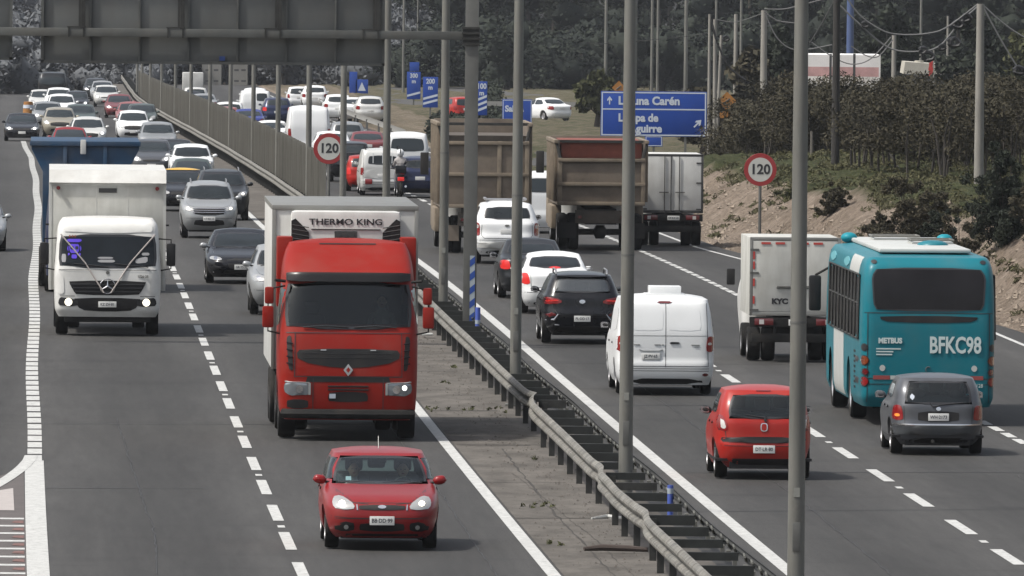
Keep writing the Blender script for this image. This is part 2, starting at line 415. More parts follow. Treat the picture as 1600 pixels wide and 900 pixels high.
# ---- families of car bodies (front is +y)
ARC = 3.2
HATCH = dict(front=[(.18, 1.78), (.27, 1.90), (.48, 1.97), (.60, 1.955), (.70, 1.88), (.79, 1.68), (.86, 1.36), (.92, 1.02), (.95, .84), (1.15, .47), (1.31, .14), (1.36, .02)],
    rear=[(.18, -1.78), (.30, -1.92), (.52, -1.97), (.62, -1.94), (.85, -1.92), (.95, -1.88), (1.14, -1.78), (1.31, -1.62), (1.36, -1.55)],
    hw=[(.18, .77), (.34, .835), (.58, .86), (.80, .85), (.92, .82), (.98, .80), (1.15, .755), (1.36, .665)], zr=1.36, H=1.43, wy=(1.22, -1.24), wr=.30, tr=.715,
    ws=[(-.72, .935), (.72, .935), (.59, 1.325), (-.59, 1.325)], rw=[(-.64, .93), (.64, .93), (.555, 1.31), (-.555, 1.31)],
    sw=[[(.62, .985), (-.16, .985), (-.16, 1.30), (.12, 1.30)], [(-.22, .985), (-1.05, .995), (-1.28, 1.06), (-1.02, 1.30), (-.22, 1.30)]],
    head=[(.40, .60), (.40, .68), (.58, .80), (.70, .79), (.73, .68), (.68, .60)], grille=[(-.34, .585), (.34, .585), (.34, .665), (-.34, .665)],
    low=[(-.34, .26), (.34, .26), (.36, .40), (-.36, .40)], tail=[(.62, .66), (.80, .66), (.79, .93), (.66, .93)], fp=.44, rp=.72, mir=(.80, .62, .99), doors=[.80, -.19, -1.0],
    bump=.56, gate=[(-.66, .98), (-.68, .64), (-.60, .58), (.60, .58), (.68, .64), (.66, .98)])
SEDAN = dict(front=[(.18, 2.05), (.28, 2.16), (.46, 2.22), (.58, 2.2), (.67, 2.10), (.76, 1.85), (.84, 1.42), (.90, 1.05), (.93, .88), (1.13, .50), (1.30, .10), (1.36, -.06)],
    rear=[(.18, -2.05), (.30, -2.18), (.52, -2.24), (.62, -2.21), (.85, -2.20), (.96, -2.12), (1.0, -1.82), (1.03, -1.55), (1.15, -1.30), (1.31, -.92), (1.36, -.78)],
    hw=[(.18, .78), (.34, .85), (.58, .875), (.80, .865), (.92, .83), (1.0, .80), (1.15, .735), (1.36, .625)], zr=1.36, H=1.43, wy=(1.36, -1.34), wr=.31, tr=.75,
    ws=[(-.71, .925), (.71, .925), (.57, 1.32), (-.57, 1.32)], rw=[(-.66, 1.045), (.66, 1.045), (.55, 1.315), (-.55, 1.315)],
    sw=[[(.62, .985), (-.20, .985), (-.20, 1.30), (.05, 1.30)], [(-.26, .985), (-1.05, .995), (-1.22, 1.06), (-.88, 1.28), (-.26, 1.30)]],
    head=[(.44, .60), (.42, .66), (.60, .73), (.76, .74), (.80, .68), (.72, .60)], grille=[(-.36, .56), (.36, .56), (.42, .68), (-.42, .68)],
    low=[(-.45, .25), (.45, .25), (.40, .38), (-.40, .38)], tail=[(.55, .70), (.82, .70), (.82, .92), (.60, .92)], fp=.45, rp=.80, mir=(.82, .66, .98), doors=[.85, -.23, -1.1],
    bump=.55, gate=[(-.62, .96), (-.60, .62), (.60, .62), (.62, .96)])
SUV = dict(front=[(.24, 1.95), (.36, 2.06), (.60, 2.14), (.78, 2.11), (.90, 1.98), (.98, 1.60), (1.04, 1.20), (1.08, 1.00), (1.28, .68), (1.46, .36), (1.52, .22)],
    rear=[(.24, -1.98), (.40, -2.11), (.68, -2.16), (.80, -2.12), (1.00, -2.10), (1.10, -2.05), (1.30, -1.92), (1.47, -1.78), (1.52, -1.70)],
    hw=[(.24, .80), (.42, .87), (.70, .90), (.95, .885), (1.06, .86), (1.12, .825), (1.30, .755), (1.52, .65)], zr=1.52, H=1.60, wy=(1.32, -1.34), wr=.345, tr=.76,
    ws=[(-.73, 1.085), (.73, 1.085), (.60, 1.475), (-.60, 1.475)], rw=[(-.64, 1.14), (.64, 1.14), (.55, 1.46), (-.55, 1.46)],
    sw=[[(.72, 1.125), (-.18, 1.125), (-.18, 1.455), (.22, 1.455)], [(-.24, 1.125), (-1.2, 1.14), (-1.55, 1.22), (-1.35, 1.44), (-.24, 1.455)]],
    head=[(.52, .78), (.50, .86), (.66, .93), (.78, .93), (.83, .86), (.76, .76)], grille=[(-.46, .66), (.46, .66), (.50, .86), (-.50, .86)],
    low=[(-.50, .36), (.50, .36), (.44, .54), (-.44, .54)], tail=[(.60, .82), (.84, .82), (.85, 1.04), (.62, 1.04)], fp=.56, rp=.76, mir=(.85, .74, 1.14), doors=[.92, -.21, -1.15],
    bump=.66, gate=[(-.66, 1.1), (-.68, .74), (-.6, .66), (.6, .66), (.68, .74), (.66, 1.1)])
VAN = dict(front=[(.20, 2.28), (.34, 2.38), (.60, 2.43), (.80, 2.38), (.95, 2.2), (1.06, 1.85), (1.13, 1.55), (1.45, 1.10), (1.76, .62), (1.84, .42)],
    rear=[(.22, -2.33), (.36, -2.42), (.6, -2.45), (.7, -2.42), (1.15, -2.41), (1.5, -2.35), (1.76, -2.27), (1.84, -2.20)],
    hw=[(.20, .85), (.40, .915), (.70, .93), (1.05, .925), (1.25, .90), (1.55, .862), (1.84, .80)], n=[(0, 9), (1, 13), (2, 13)], zr=1.84, H=1.93, wy=(1.45, -1.5), wr=.33, tr=.79,
    ws=[(-.76, 1.15), (.76, 1.15), (.66, 1.70), (-.66, 1.70)], rw=[(.06, 1.28), (.70, 1.28), (.66, 1.74), (.06, 1.74)],
    sw=[[(1.35, 1.22), (.42, 1.16), (.42, 1.66), (.80, 1.68)]],
    head=[(.55, .74), (.52, .84), (.68, .98), (.80, 1.0), (.85, .9), (.8, .76)], grille=[(-.48, .72), (.48, .72), (.50, .86), (-.50, .86)],
    low=[(-.55, .34), (.55, .34), (.5, .55), (-.5, .55)], tail=[(.75, .84), (.92, .84), (.915, 1.14), (.78, 1.14)], fp=.5, rp=.82, mir=(.90, 1.25, 1.24), doors=[1.5, .38, -.9],
    bump=.52, gate=[(-.76, 1.78), (-.80, .56), (.80, .56), (.76, 1.78)])
def scaled(sp, sx=1, sy=1, sz=1, **kw):
    d = dict(sp)
    for k in ('front', 'rear'): d[k] = [(z * sz, y * sy) for z, y in sp[k]]
    d['hw'] = [(z * sz, w * sx) for z, w in sp['hw']]
    if 'n' in sp: d['n'] = [(z * sz, n) for z, n in sp['n']]
    for k in ('ws', 'rw', 'head', 'grille', 'low', 'tail', 'gate'): d[k] = [(x * sx, z * sz) for x, z in sp[k]]
    d['sw'] = [[(y * sy, z * sz) for y, z in p] for p in sp['sw']]
    d['zr'] = sp['zr'] * sz; d['H'] = sp['H'] * sz; d['wy'] = tuple(y * sy for y in sp['wy']); d['tr'] = sp['tr'] * sx; d['wr'] = sp['wr'] * (sz + 1) / 2
    for k in ('fp', 'rp', 'bump'): d[k] = sp[k] * sz
    d['mir'] = (sp['mir'][0] * sx, sp['mir'][1] * sy, sp['mir'][2] * sz); d['doors'] = [y * sy for y in sp['doors']]
    d.update(kw); return d
CARS = []
def car(name, sp, pm, label, cat, X, Z, away, lod=0, group=None, txt=None, lit=False, brake=False, rack=False, mircol=None, view='both', extra=None, yaw=0, z=None, grille=BLACK, rimm=ALLOY, wiper=True, noplate=False):
    a = math.atan(slope(Z)); rz = (-a if away else math.pi - a) + yaw
    t = tag(empty(name, (X, Z, zg(Z) + .012 if z is None else z), rz), label, cat, group)
    B = Body(sp); wy, wr, tr = sp['wy'], sp['wr'], sp['tr']
    near = lod >= 2; arches = [(y, wr, wr * 1.17) for y in wy]
    holes = []
    if near: holes = [('f', sp['ws'], 0), ('r', sp['rw'], 0)] + [('s', p, 0) for p in sp['sw']]
    step, nf, ns = ((.03, 30, 80) if near else (.045, 20, 54) if lod == 1 else (.07, 14, 36))
    build('body', B.mesh(step, nf, ns, holes, arches), pm, t, ang=50)
    g1 = GLASS if near and not sp.get('dark') else GLASS_T if near else GLASS_DARK if lod == 1 else GLASS_FAR
    fr = .035 if lod else .03
    gm = [g1, TRIM]
    w = build('windshield', patch(B, 'f', sp['ws'], .006, 14, 10, fr, 2, cut=.08), [GLASS if near else g1, TRIM], t)
    if sp['rw']: rwin = build('rear_window', patch(B, 'r', sp['rw'], .006, 12, 8, fr, 2, cut=.1), gm, t)
    for sg in (1, -1):
        for p in sp['sw']: build('side_window', patch(B, 's', p, .005, 8, 6, fr * .7, 2, sgn=sg, cut=.08), gm, t)
        hp = sp['head'] if sg > 0 else mir(sp['head'])
        h = build('headlight', patch(B, 'f', hp, .008, 8, 6, cut=.2), LENS, t)
        cx = sum(p[0] for p in hp) / len(hp); cz = sum(p[1] for p in hp) / len(hp)
        if lit:
            k = .05 if lod >= 1 else .075
            q = [(cx + k * math.cos(a_), cz + k * .8 * math.sin(a_)) for a_ in [2 * math.pi * i / 12 for i in range(12)]]
            build('bulb', patch(B, 'f', q, .014, 4, 4, rnd=0), LITW if lod == 0 else LIT, h)
        elif lod >= 1:
            q = [(cx + .055 * math.cos(a_), cz + .05 * math.sin(a_)) for a_ in [2 * math.pi * i / 12 for i in range(12)]]
            build('bulb', patch(B, 'f', q, .011, 4, 4, rnd=0), CHROME, h)
        tp = sp['tail'] if sg > 0 else mir(sp['tail'])
        tl = build('taillight', patch(B, 'r', tp, .010, 6, 6, cut=.15), BRAKE if brake else RED, t)
        if lod >= 1 and 'tsub' in sp:
            for (poly, mm) in sp['tsub']: build('lamp_segment', patch(B, 'r', poly if sg > 0 else mir(poly), .014, 4, 4, cut=.12), mm, tl)
        mx, my, mz = sp['mir']; mirror(t, sg * mx, my, mz, mircol or pm, 1.0 if lod else .95)
        for y in wy: wheel(t, sg * tr, y, wr, .20, rimm, far=lod == 0)
    build('grille', patch(B, 'f', sp['grille'], .006, 10, 4, cut=.1), grille, t)
    build('lower_grille', patch(B, 'f', sp['low'], .006, 10, 4, cut=.1), BLACK, t)
    ub = MB().box(-tr + .12, tr - .12, wy[1] - .55, wy[0] + .5, wr * .55, wr * 1.5); build('underbody', ub, BLACK, t)
    if not noplate:
        plate(t, 0, B.front(0, sp['fp']) + .018, sp['fp'], txt if (txt and not away) else None, True)
        plate(t, 0, B.rear(0, sp['rp']) - .022, sp['rp'], txt if (txt and away) else None, False)
    if lod >= 1:
        zt = sp['hw'][-4][0]
        for sg in (1, -1):
            for y in sp['doors']: build('door_seam', seam(B, 's', [(y, sp['z0s'] if 'z0s' in sp else .34), (y - .03, zt)], sgn=sg), TRIM, t, smooth=False)
        build('tailgate_seam', seam(B, 'r', sp['gate']), TRIM, t, smooth=False)
        wb = B.hw(sp['bump']); z0 = B.z0
        build('bumper_seam', seam(B, 'r', [(-wb * .93, sp['bump'] - .05), (wb * .93, sp['bump'] - .05)], .010, .003), TRIM, t, smooth=False); build('bumper_seam', seam(B, 'f', [(-wb * .93, sp['bump'] - .09), (wb * .93, sp['bump'] - .09)], .008, .003), TRIM, t, smooth=False)
        build('bonnet_seam', seam(B, 'f', [(-wb * .80, sp['hw'][-4][0] - .03), (-wb * .72, max(p[1] for p in sp['head']) + .01), (-wb * .5, sp['grille'][2][1] + .03), (wb * .5, sp['grille'][2][1] + .03), (wb * .72, max(p[1] for p in sp['head']) + .01), (wb * .80, sp['hw'][-4][0] - .03)], .008, .003), TRIM, t, smooth=False)
        build('rear_valance', patch(B, 'r', [(-wb * .78, z0 + .01), (wb * .78, z0 + .01), (wb * .72, z0 + .12), (-wb * .72, z0 + .12)], .007, 10, 3, rnd=1), BLACK, t)
        for sg in (1, -1):
            for y in sp['doors'][1:]: zh = sp['hw'][-4][0] - .10; build('door_handle', patch(B, 's', [(y + .06, zh), (y + .24, zh), (y + .24, zh + .035), (y + .06, zh + .035)], .022, 3, 2, sgn=sg, rnd=1), pm, t)
        if wiper:
            m = MB(); z0 = min(p[1] for p in sp['ws']); wx = max(p[0] for p in sp['ws'])
            for x0, x1 in ((wx * .1, wx * .85), (-wx * .85, -wx * .05)):
                m.tube([(x0, B.front(x0, z0 + .02) + .02, z0 + .02), ((x0 + x1) / 2, B.front((x0 + x1) / 2, z0 + .035) + .02, z0 + .035), (x1, B.front(x1, z0 + .02) + .02, z0 + .02)], .009, 6)
            build('wiper', m, TRIM, t)
    if near:
        zf = .62 * sp['H'] / 1.43
        build('inner_mirror', MB().box(-.11, .11, B.front(0, max(p[1] for p in sp['ws']) - .06) - .10, B.front(0, max(p[1] for p in sp['ws']) - .06) - .08, max(p[1] for p in sp['ws']) - .10, max(p[1] for p in sp['ws']) - .03), BLACK, t)
        for x in (-.36, .36): seat(t, x, .02, zf)
        seat(t, 0, -.95, zf, w=1.2)
        m = MB().box(-.72, .72, .48, .95, .6, .9 * sp['H'] / 1.43); build('dashboard', m, BLACK, t, bevel=.05)
        m = MB(); m.tube([(-.36 + .17 * math.cos(q), .34 - .05 * math.sin(q), zf + .22 + .17 * math.sin(q)) for q in [2 * math.pi * i / 20 for i in range(21)]], .014, 6); build('steering_wheel', m, BLACK, t)
        m = MB().box(-.80, .80, -1.7, .9, .30, .34); build('floor_pan', m, BLACK, t)
    if rack:
        for sg in (1, -1):
            m = MB(); ys = (B.fy(B.zr) - .15, B.ry(B.zr) + .15); x = sg * B.hw(B.zr) * .86; zt = B.H - .01
            m.tube([(x, ys[0], zt - .05), (x, ys[0] - .12, zt + .045), (x, ys[1] + .12, zt + .045), (x, ys[1], zt - .05)], .018, 6); build('roof_rail', m, ALLOY if rack is True else rack, t)
    if extra: extra(t, B, sp)
    CARS.append(t)
    return t
# ------------------------------------------------------------------ ground and roads
def noise2(x, y, seed=0):
    def h(i, j): 
        n = (i * 374761393 + j * 668265263 + seed * 974711) & 0xffffffff; n = ((n ^ (n >> 13)) * 1274126177) & 0xffffffff; return ((n ^ (n >> 16)) & 0xffff) / 65535.0
    xi, yi = math.floor(x), math.floor(y); fx, fy = x - xi, y - yi; fx = fx * fx * (3 - 2 * fx); fy = fy * fy * (3 - 2 * fy)
    return (h(xi, yi) * (1 - fx) + h(xi + 1, yi) * fx) * (1 - fy) + (h(xi, yi + 1) * (1 - fx) + h(xi + 1, yi + 1) * fx) * fy
def fbm(x, y, o=4, seed=0):
    s = 0; a = .5
    for i in range(o): s += a * noise2(x, y, seed + i); x *= 2.03; y *= 2.03; a *= .5
    return s
def edgeR(Z):                                        # paved edge of the right carriageway
    if Z < 292: return 15.3
    if Z < 377: return 15.3 - 2.3 * (Z - 292) / 85
    return 13.0
def bankz(u, Z):
    d = u - edgeR(Z) - .5
    if d < 0: return -.05
    n = fbm(Z * .045, 3.3, 3, 5); n2 = fbm(u * .8, Z * .16, 5, 9); gully = abs(fbm(Z * .16 + u * .12, u * .15, 3, 21) - .45)
    top = (2.35 - .9 * min(1, max(0, (Z - 330) / 120))) * (.72 + .5 * n)
    top *= min(1, max(.12, (560 - Z) / 90))
    run = 3.2 + 1.5 * n
    t = min(1, d / run); s = t * t * (3 - 2 * t)
    z = top * s + (n2 - .45) * .85 * min(1, d / 1.0) * (1 if t < 1 else .45) * (1 if Z < 600 else .5) - .6 * max(0, .16 - gully) / .16 * s * (1 - t * .6) + .22 * (fbm(u * 2.4, Z * .7, 3, 44) - .45) * min(1, d)
    if t >= 1: z += min(.55, .05 * (d - run)) * (1 if Z < 520 else 0)
    return z
Zs = [120 + 8 * i for i in range(16)] + [248 + .7 * i for i in range(378)] + [512 + 12 * i for i in range(60)] + [1240 + 60 * i for i in range(24)]
us = [-560, -300, -200, -100, -60, -40, -30, -24, -20, -16.5, -14, -10, 0, 8, 13.0] + [13.3 + .2 * i for i in range(73)] + [28.5 + 1.5 * i for i in range(8)] + [42, 50, 60, 80, 120, 200, 400, 560]
rows = []
for Z in Zs:
    r = []
    for u in us:
        z = -.05
        if u > 12.9: z = bankz(u, Z)
        if u < -16: z += .25 * min(1, (-16 - u) / 6) + .3 * (fbm(u * .1, Z * .03, 3, 3) - .4)
        r.append((XC(min(Z, 1300)) + u, Z, zg(Z) + z))
    rows.append(r)
def ground_mat():
    m = bpy.data.materials.new('dirt_and_dry_grass'); m.use_nodes = True; N, Lk = m.node_tree.nodes, m.node_tree.links; b = N['Principled BSDF']; b.inputs['Roughness'].default_value = .95; b.inputs['Specular IOR Level'].default_value = .1
    tc = N.new('ShaderNodeTexCoord')
    def nz(sc, det=6, st=(1, 1, 1), dist=0):
        mp = N.new('ShaderNodeMapping'); mp.inputs['Scale'].default_value = st; Lk.new(tc.outputs['Object'], mp.inputs[0])
        n = N.new('ShaderNodeTexNoise'); n.inputs['Scale'].default_value = sc; n.inputs['Detail'].default_value = det; n.inputs['Roughness'].default_value = .7; n.inputs['Distortion'].default_value = dist; Lk.new(mp.outputs[0], n.inputs['Vector']); return n.outputs[0]
    def ramp(s, *e):
        r = N.new('ShaderNodeValToRGB'); c = r.color_ramp
        while len(c.elements) < len(e): c.elements.new(.5)
        for k, (p, col) in enumerate(e): c.elements[k].position = p; c.elements[k].color = (*col, 1)
        Lk.new(s, r.inputs[0]); return r.outputs[0]
    def mix(f, a, b_):
        x = N.new('ShaderNodeMix'); x.data_type = 'RGBA'; Lk.new(f, x.inputs['Factor']); Lk.new(a, x.inputs[6]); Lk.new(b_, x.inputs[7]); return x.outputs[2]
    dirt = ramp(nz(1.3, 8, (1, .5, 1)), (.28, (.10, .076, .056)), (.42, (.20, .158, .12)), (.55, (.31, .25, .20)), (.68, (.37, .31, .255)), (.85, (.19, .155, .12)))
    clod = ramp(nz(9, 5), (.38, (.055, .042, .032)), (.5, (.24, .19, .145)), (.75, (.36, .30, .245)))
    d2 = mix(ramp(nz(3, 3), (.40, (0, 0, 0)), (.58, (.85, .85, .85))), dirt, clod)
    grass = ramp(nz(2.5, 8, (1, .5, 1)), (.3, (.022, .028, .010)), (.5, (.055, .062, .026)), (.7, (.11, .108, .055)))
    gf = N.new('ShaderNodeAttribute'); gf.attribute_name = 'grass'
    ad = N.new('ShaderNodeMath'); ad.operation = 'MULTIPLY_ADD'; Lk.new(nz(.8, 6, (1, .4, 1)), ad.inputs[0]); ad.inputs[1].default_value = 1.6; ad.inputs[2].default_value = -1.3
    a2 = N.new('ShaderNodeMath'); a2.operation = 'MULTIPLY_ADD'; a2.use_clamp = True; Lk.new(gf.outputs['Fac'], a2.inputs[0]); a2.inputs[1].default_value = 2.4; Lk.new(ad.outputs[0], a2.inputs[2])
    Lk.new(mix(a2.outputs[0], d2, grass), b.inputs['Base Color'])
    bp = N.new('ShaderNodeBump'); bp.inputs['Strength'].default_value = 1.0; bp.inputs['Distance'].default_value = .4; Lk.new(nz(5, 8, (1, .6, 1)), bp.inputs['Height']); Lk.new(bp.outputs[0], b.inputs['Normal'])
    return m
mb = MB().grid(rows); g = build('ground', mb, ground_mat()); struct(g)
at = g.data.attributes.new('grass', 'FLOAT', 'POINT')
vals = []
for Z in Zs:
    for u in us:
        d = u - edgeR(Z) - .5; v = 0.0
        if d > 0: v = min(1, max(0, (d - 2.6) / 1.6)) if Z < 520 else .35
        if Z > 500 and 0 <= d < 6: v = .55 if Z < 640 else .36
        if u < -13: v = .30
        if u > 13 and Z > 560: v = .50 if u > 19 else v
        vals.append(v)
at.data.foreach_set('value', vals)

def strip(name, m, u0, u1, Z0, Z1, dz, step=6, kind='structure'):
    f0 = u0 if callable(u0) else (lambda Z: u0); f1 = u1 if callable(u1) else (lambda Z: u1)
    n = max(1, int((Z1 - Z0) / step)); rows = []; uvs = []
    for i in range(n + 1):
        Z = Z0 + (Z1 - Z0) * i / n; a, b = f0(Z), f1(Z); k = 5
        rows.append([G(a + (b - a) * j / k, Z, dz) for j in range(k + 1)]); uvs.append([(a + (b - a) * j / k, Z) for j in range(k + 1)])
    mb = MB().grid(rows); o = build(name, mb, m)
    uv = o.data.uv_layers.new(name='road'); fl = [q for r in uvs for q in r]
    for lp in o.data.loops: uv.data[lp.index].uv = fl[lp.vertex_index]
    if kind: o['kind'] = kind
    return o
def asphalt_mat(name, base=(.0395, .0380, .0362), dark=.25, lanes=None):
    m = bpy.data.materials.new(name); m.use_nodes = True; N, Lk = m.node_tree.nodes, m.node_tree.links; b = N['Principled BSDF']; b.inputs['Roughness'].default_value = .8; b.inputs['Specular IOR Level'].default_value = .3
    uv = N.new('ShaderNodeUVMap'); uv.uv_map = 'road'
    def nz(sc, det, st):
        mp = N.new('ShaderNodeMapping'); mp.inputs['Scale'].default_value = st; Lk.new(uv.outputs[0], mp.inputs[0]); n = N.new('ShaderNodeTexNoise'); n.inputs['Scale'].default_value = sc; n.inputs['Detail'].default_value = det; n.inputs['Roughness'].default_value = .7; Lk.new(mp.outputs[0], n.inputs['Vector']); return n.outputs[0]
    def rng(s, a, b_, lo, hi):
        r = N.new('ShaderNodeMapRange'); Lk.new(s, r.inputs['Value']); r.inputs['From Min'].default_value = a; r.inputs['From Max'].default_value = b_; r.inputs['To Min'].default_value = lo; r.inputs['To Max'].default_value = hi; return r.outputs[0]
    def mul(a, b_):
        x = N.new('ShaderNodeMath'); x.operation = 'MULTIPLY'; Lk.new(a, x.inputs[0]); Lk.new(b_, x.inputs[1]); return x.outputs[0]
    f = mul(rng(nz(14, 8, (1, .7, 1)), .3, .7, .80, 1.20), rng(nz(.35, 5, (1, .08, 1)), .3, .7, .80, 1.20))
    f = mul(f, rng(nz(7, 6, (1, .045, 1)), .3, .7, .84, 1.16))
    f = mul(f, rng(nz(1.6, 4, (1, .025, 1)), .35, .65, .89, 1.11))
    f = mul(f, rng(nz(.55, 3, (.25, 1, 1)), .60, .66, 1.0, .88)); f = mul(f, rng(nz(.9, 2, (.06, .33, 1)), .63, .655, 1.0, .90))       # transverse laying joints / patches
    if lanes:                                                        # oil film down the middle of each lane, polished wheel paths
        sp = N.new('ShaderNodeSeparateXYZ'); Lk.new(uv.outputs[0], sp.inputs[0])
        a = N.new('ShaderNodeMath'); a.operation = 'MULTIPLY_ADD'; Lk.new(sp.outputs[0], a.inputs[0]); a.inputs[1].default_value = 2 * math.pi / 3.48; a.inputs[2].default_value = -lanes * 2 * math.pi / 3.48
        c = N.new('ShaderNodeMath'); c.operation = 'COSINE'; Lk.new(a.outputs[0], c.inputs[0]); f = mul(f, rng(c.outputs[0], -.6, 1, 1.09, .76))
        a2 = N.new('ShaderNodeMath'); a2.operation = 'MULTIPLY'; Lk.new(a.outputs[0], a2.inputs[0]); a2.inputs[1].default_value = 2
        c2 = N.new('ShaderNodeMath'); c2.operation = 'COSINE'; Lk.new(a2.outputs[0], c2.inputs[0]); f = mul(f, rng(c2.outputs[0], -1, 1, .95, 1.05))
    vr = N.new('ShaderNodeVectorMath'); vr.operation = 'SCALE'; vr.inputs[0].default_value = base; Lk.new(f, vr.inputs['Scale']); Lk.new(vr.outputs[0], b.inputs['Base Color'])
    bp = N.new('ShaderNodeBump'); bp.inputs['Strength'].default_value = .25; bp.inputs['Distance'].default_value = .02; Lk.new(nz(60, 3, (1, 1, 1)), bp.inputs['Height']); Lk.new(bp.outputs[0], b.inputs['Normal'])
    return m
ASL = asphalt_mat('asphalt_left', lanes=-1.78); ASR = asphalt_mat('asphalt_right', lanes=5.13)
lanel = strip('road_left', ASL, lambda Z: -16.2 if Z < 560 else -16.2 + 7.7 * min(1, (Z - 560) / 150), .12, 125, 1085, .000)
laner = strip('road_right', ASR, 2.45, edgeR, 125, 1085, .000)
MED = mat('median_concrete', (.094, .086, .077), .95, var=.34, vscale=1.3, bump=.5, bscale=6, stretch=(1, .35, 1), spec=.15)
strip('median_ground', MED, .12, 2.45, 125, 1085, .004)
# broken edge of old asphalt along the median
JNT = mat('joint_dirt', (.030, .026, .022), .95)
def crack(pts, w, label='concrete_joint'):
    mb = MB(); rows = []; P = []
    for (a, b), (c, d) in zip(pts, pts[1:]):
        n = max(2, int(abs(d - b) / .8) + 4); P += [(a + (c - a) * i / n + random.gauss(0, .012), b + (d - b) * i / n) for i in range(n)]
    for i, (u, Z) in enumerate(P):
        p, q = P[max(i - 1, 0)], P[min(i + 1, len(P) - 1)]; du, dZ = q[0] - p[0], q[1] - p[1]; l = math.hypot(du, dZ) or 1; ww = w * random.uniform(.4, 1.5); k = 5 if abs(du) > abs(dZ) else 1
        rows.append([G(u - dZ / l * ww / 2, Z + du / l * ww * k / 2, .0075), G(u + dZ / l * ww / 2, Z - du / l * ww * k / 2, .0075)])
    return struct(build(label, MB().grid(rows), JNT, smooth=False))
crack([(.86, 150), (.84, 176), (.80, 200), (.9, 224)], .030)
crack([(1.16, 168), (1.05, 190), (.70, 214)], .014); crack([(.14, 178.6), (1.9, 178.4)], .03); crack([(.14, 197.0), (1.9, 197.4)], .035); crack([(.14, 209.5), (1.9, 210)], .02); crack([(.14, 224.8), (1.9, 225)], .05); crack([(.14, 240.6), (1.9, 241)], .06); crack([(.14, 262), (1.9, 262.4)], .05)
JNT2 = mat('tar_seal', (.022, .0215, .021), .6)
_j = JNT; JNT = JNT2
for q in ([(-5.9, 150), (-5.5, 190), (-5.75, 236)], [(-1.0, 128), (-.75, 205), (-.9, 300)], [(4.6, 150), (4.95, 205), (4.8, 260)], [(8.9, 160), (9.2, 215)], [(5.5, 232), (6.5, 233)], [(-10.2, 232), (-4, 233.2), (0, 233)], [(2.5, 214), (9, 215.5), (15, 215)], [(-7, 284), (0, 285)], [(2.5, 268), (14, 269)], [(-7.1, 206), (-3.6, 206.6)]): crack(q, .016, 'tar_seam')
JNT = _j
PAINT = mat('road_paint', (.40, .40, .385), .65, var=.16, vscale=5, col2=(.50, .50, .48))
def worn_paint():
    m = PAINT; N, Lk = m.node_tree.nodes, m.node_tree.links
    n = N.new('ShaderNodeTexNoise'); n.inputs['Scale'].default_value = 9; n.inputs['Detail'].default_value = 8; n.inputs['Roughness'].default_value = .8
    t = N.new('ShaderNodeTexCoord'); Lk.new(t.outputs['Object'], n.inputs['Vector'])
    r = N.new('ShaderNodeMapRange'); r.inputs['From Min'].default_value = .53; r.inputs['From Max'].default_value = .66; r.inputs['To Min'].default_value = 1; r.inputs['To Max'].default_value = .45; Lk.new(n.outputs[0], r.inputs['Value']); Lk.new(r.outputs[0], N['Principled BSDF'].inputs['Alpha'])
worn_paint()
def line(u, w, Z0, Z1, name='edge_line'): return strip(name, PAINT, u - w / 2, u + w / 2, Z0, Z1, .008)
line(-.02, .19, 125, 1080); line(3.39, .215, 125, 1080)
def dashes(name, uf, w, Z0, Z1, per, ln, ph, dz=.008, stud=None):
    mb = MB(); k = 0; Z = ph; ff = uf if callable(uf) else (lambda Z: uf)
    while Z > Z0: Z -= per
    while Z < Z1:
        Z += per; a, b = Z - ln / 2, Z + ln / 2; k += 1
        j = random.uniform(-.1, .1); u = ff(Z)
        mb.add([G(u - w / 2, a, dz), G(u + w / 2, a, dz), G(u + w / 2, b + j, dz), G(u - w / 2, b + j, dz)], [(0, 1, 2, 3)])
        if stud and k % 2: mb.add([G(u - .055, Z + per / 2 - .35, dz), G(u + .055, Z + per / 2 - .35, dz), G(u + .055, Z + per / 2 + .35, dz), G(u - .055, Z + per / 2 + .35, dz)], [(0, 1, 2, 3)])
    return struct(build(name, mb, PAINT, smooth=False))
dashes('lane_line', -3.56, .165, 130, 1070, 9.05, 5.3, 189.0, stud=True)
dashes('lane_line', 6.87, .185, 130, 1070, 9.15, 4.6, 186.3, stud=True)
dashes('lane_line', 10.37, .17, 130, 760, 2.9, 2.1, 188.0)
dashes('lane_line', lambda Z: -7.28 + .45 * min(1, max(0, (Z - 330) / 240)) + .025 * math.sin(Z * .09), .25, 216, 640, 2.75, 2.15, 217.5)
line(-7.27, .32, 130, 216.5, 'gore_line')
line(14.6, .12, 130, 300); strip('edge_line', PAINT, lambda Z: edgeR(Z) - .75, lambda Z: edgeR(Z) - .63, 300, 1000, .008)
# painted gore at the exit on the left
def curve_band(name, m, pts, w, dz):
    rows = []
    for i, (u, Z) in enumerate(pts):
        p, q = pts[max(i - 1, 0)], pts[min(i + 1, len(pts) - 1)]; du, dZ = q[0] - p[0], q[1] - p[1]; l = math.hypot(du, dZ); rows.append([G(u - dZ / l * w / 2, Z + du / l * w / 2, dz), G(u + dZ / l * w / 2, Z - du / l * w / 2, dz)])
    return struct(build(name, MB().grid(rows), m, smooth=False))
def fill(name, m, pts, dz): return struct(build(name, MB().add([G(u, Z, dz) for u, Z in pts], [tuple(range(len(pts)))]), m, smooth=False))
curve_band('gore_line', PAINT, [(-7.32 - .95 * t ** 1.5 , 218.5 - 16.5 * t) for t in [i / 8 for i in range(13)]] + [(-10.5, 188), (-13.5, 165)], .22, .012)
GP = mat('gore_surface', (.075, .064, .060), .85, var=.2, vscale=2)
fill('gore_surface', GP, [(-7.45, 213), (-7.45, 150), (-14.0, 150), (-13.4, 165), (-10.5, 187), (-8.9, 200), (-7.9, 210)], .004)
GW = mat('gore_block_paint', (.33, .30, .285), .75, var=.12, vscale=3)
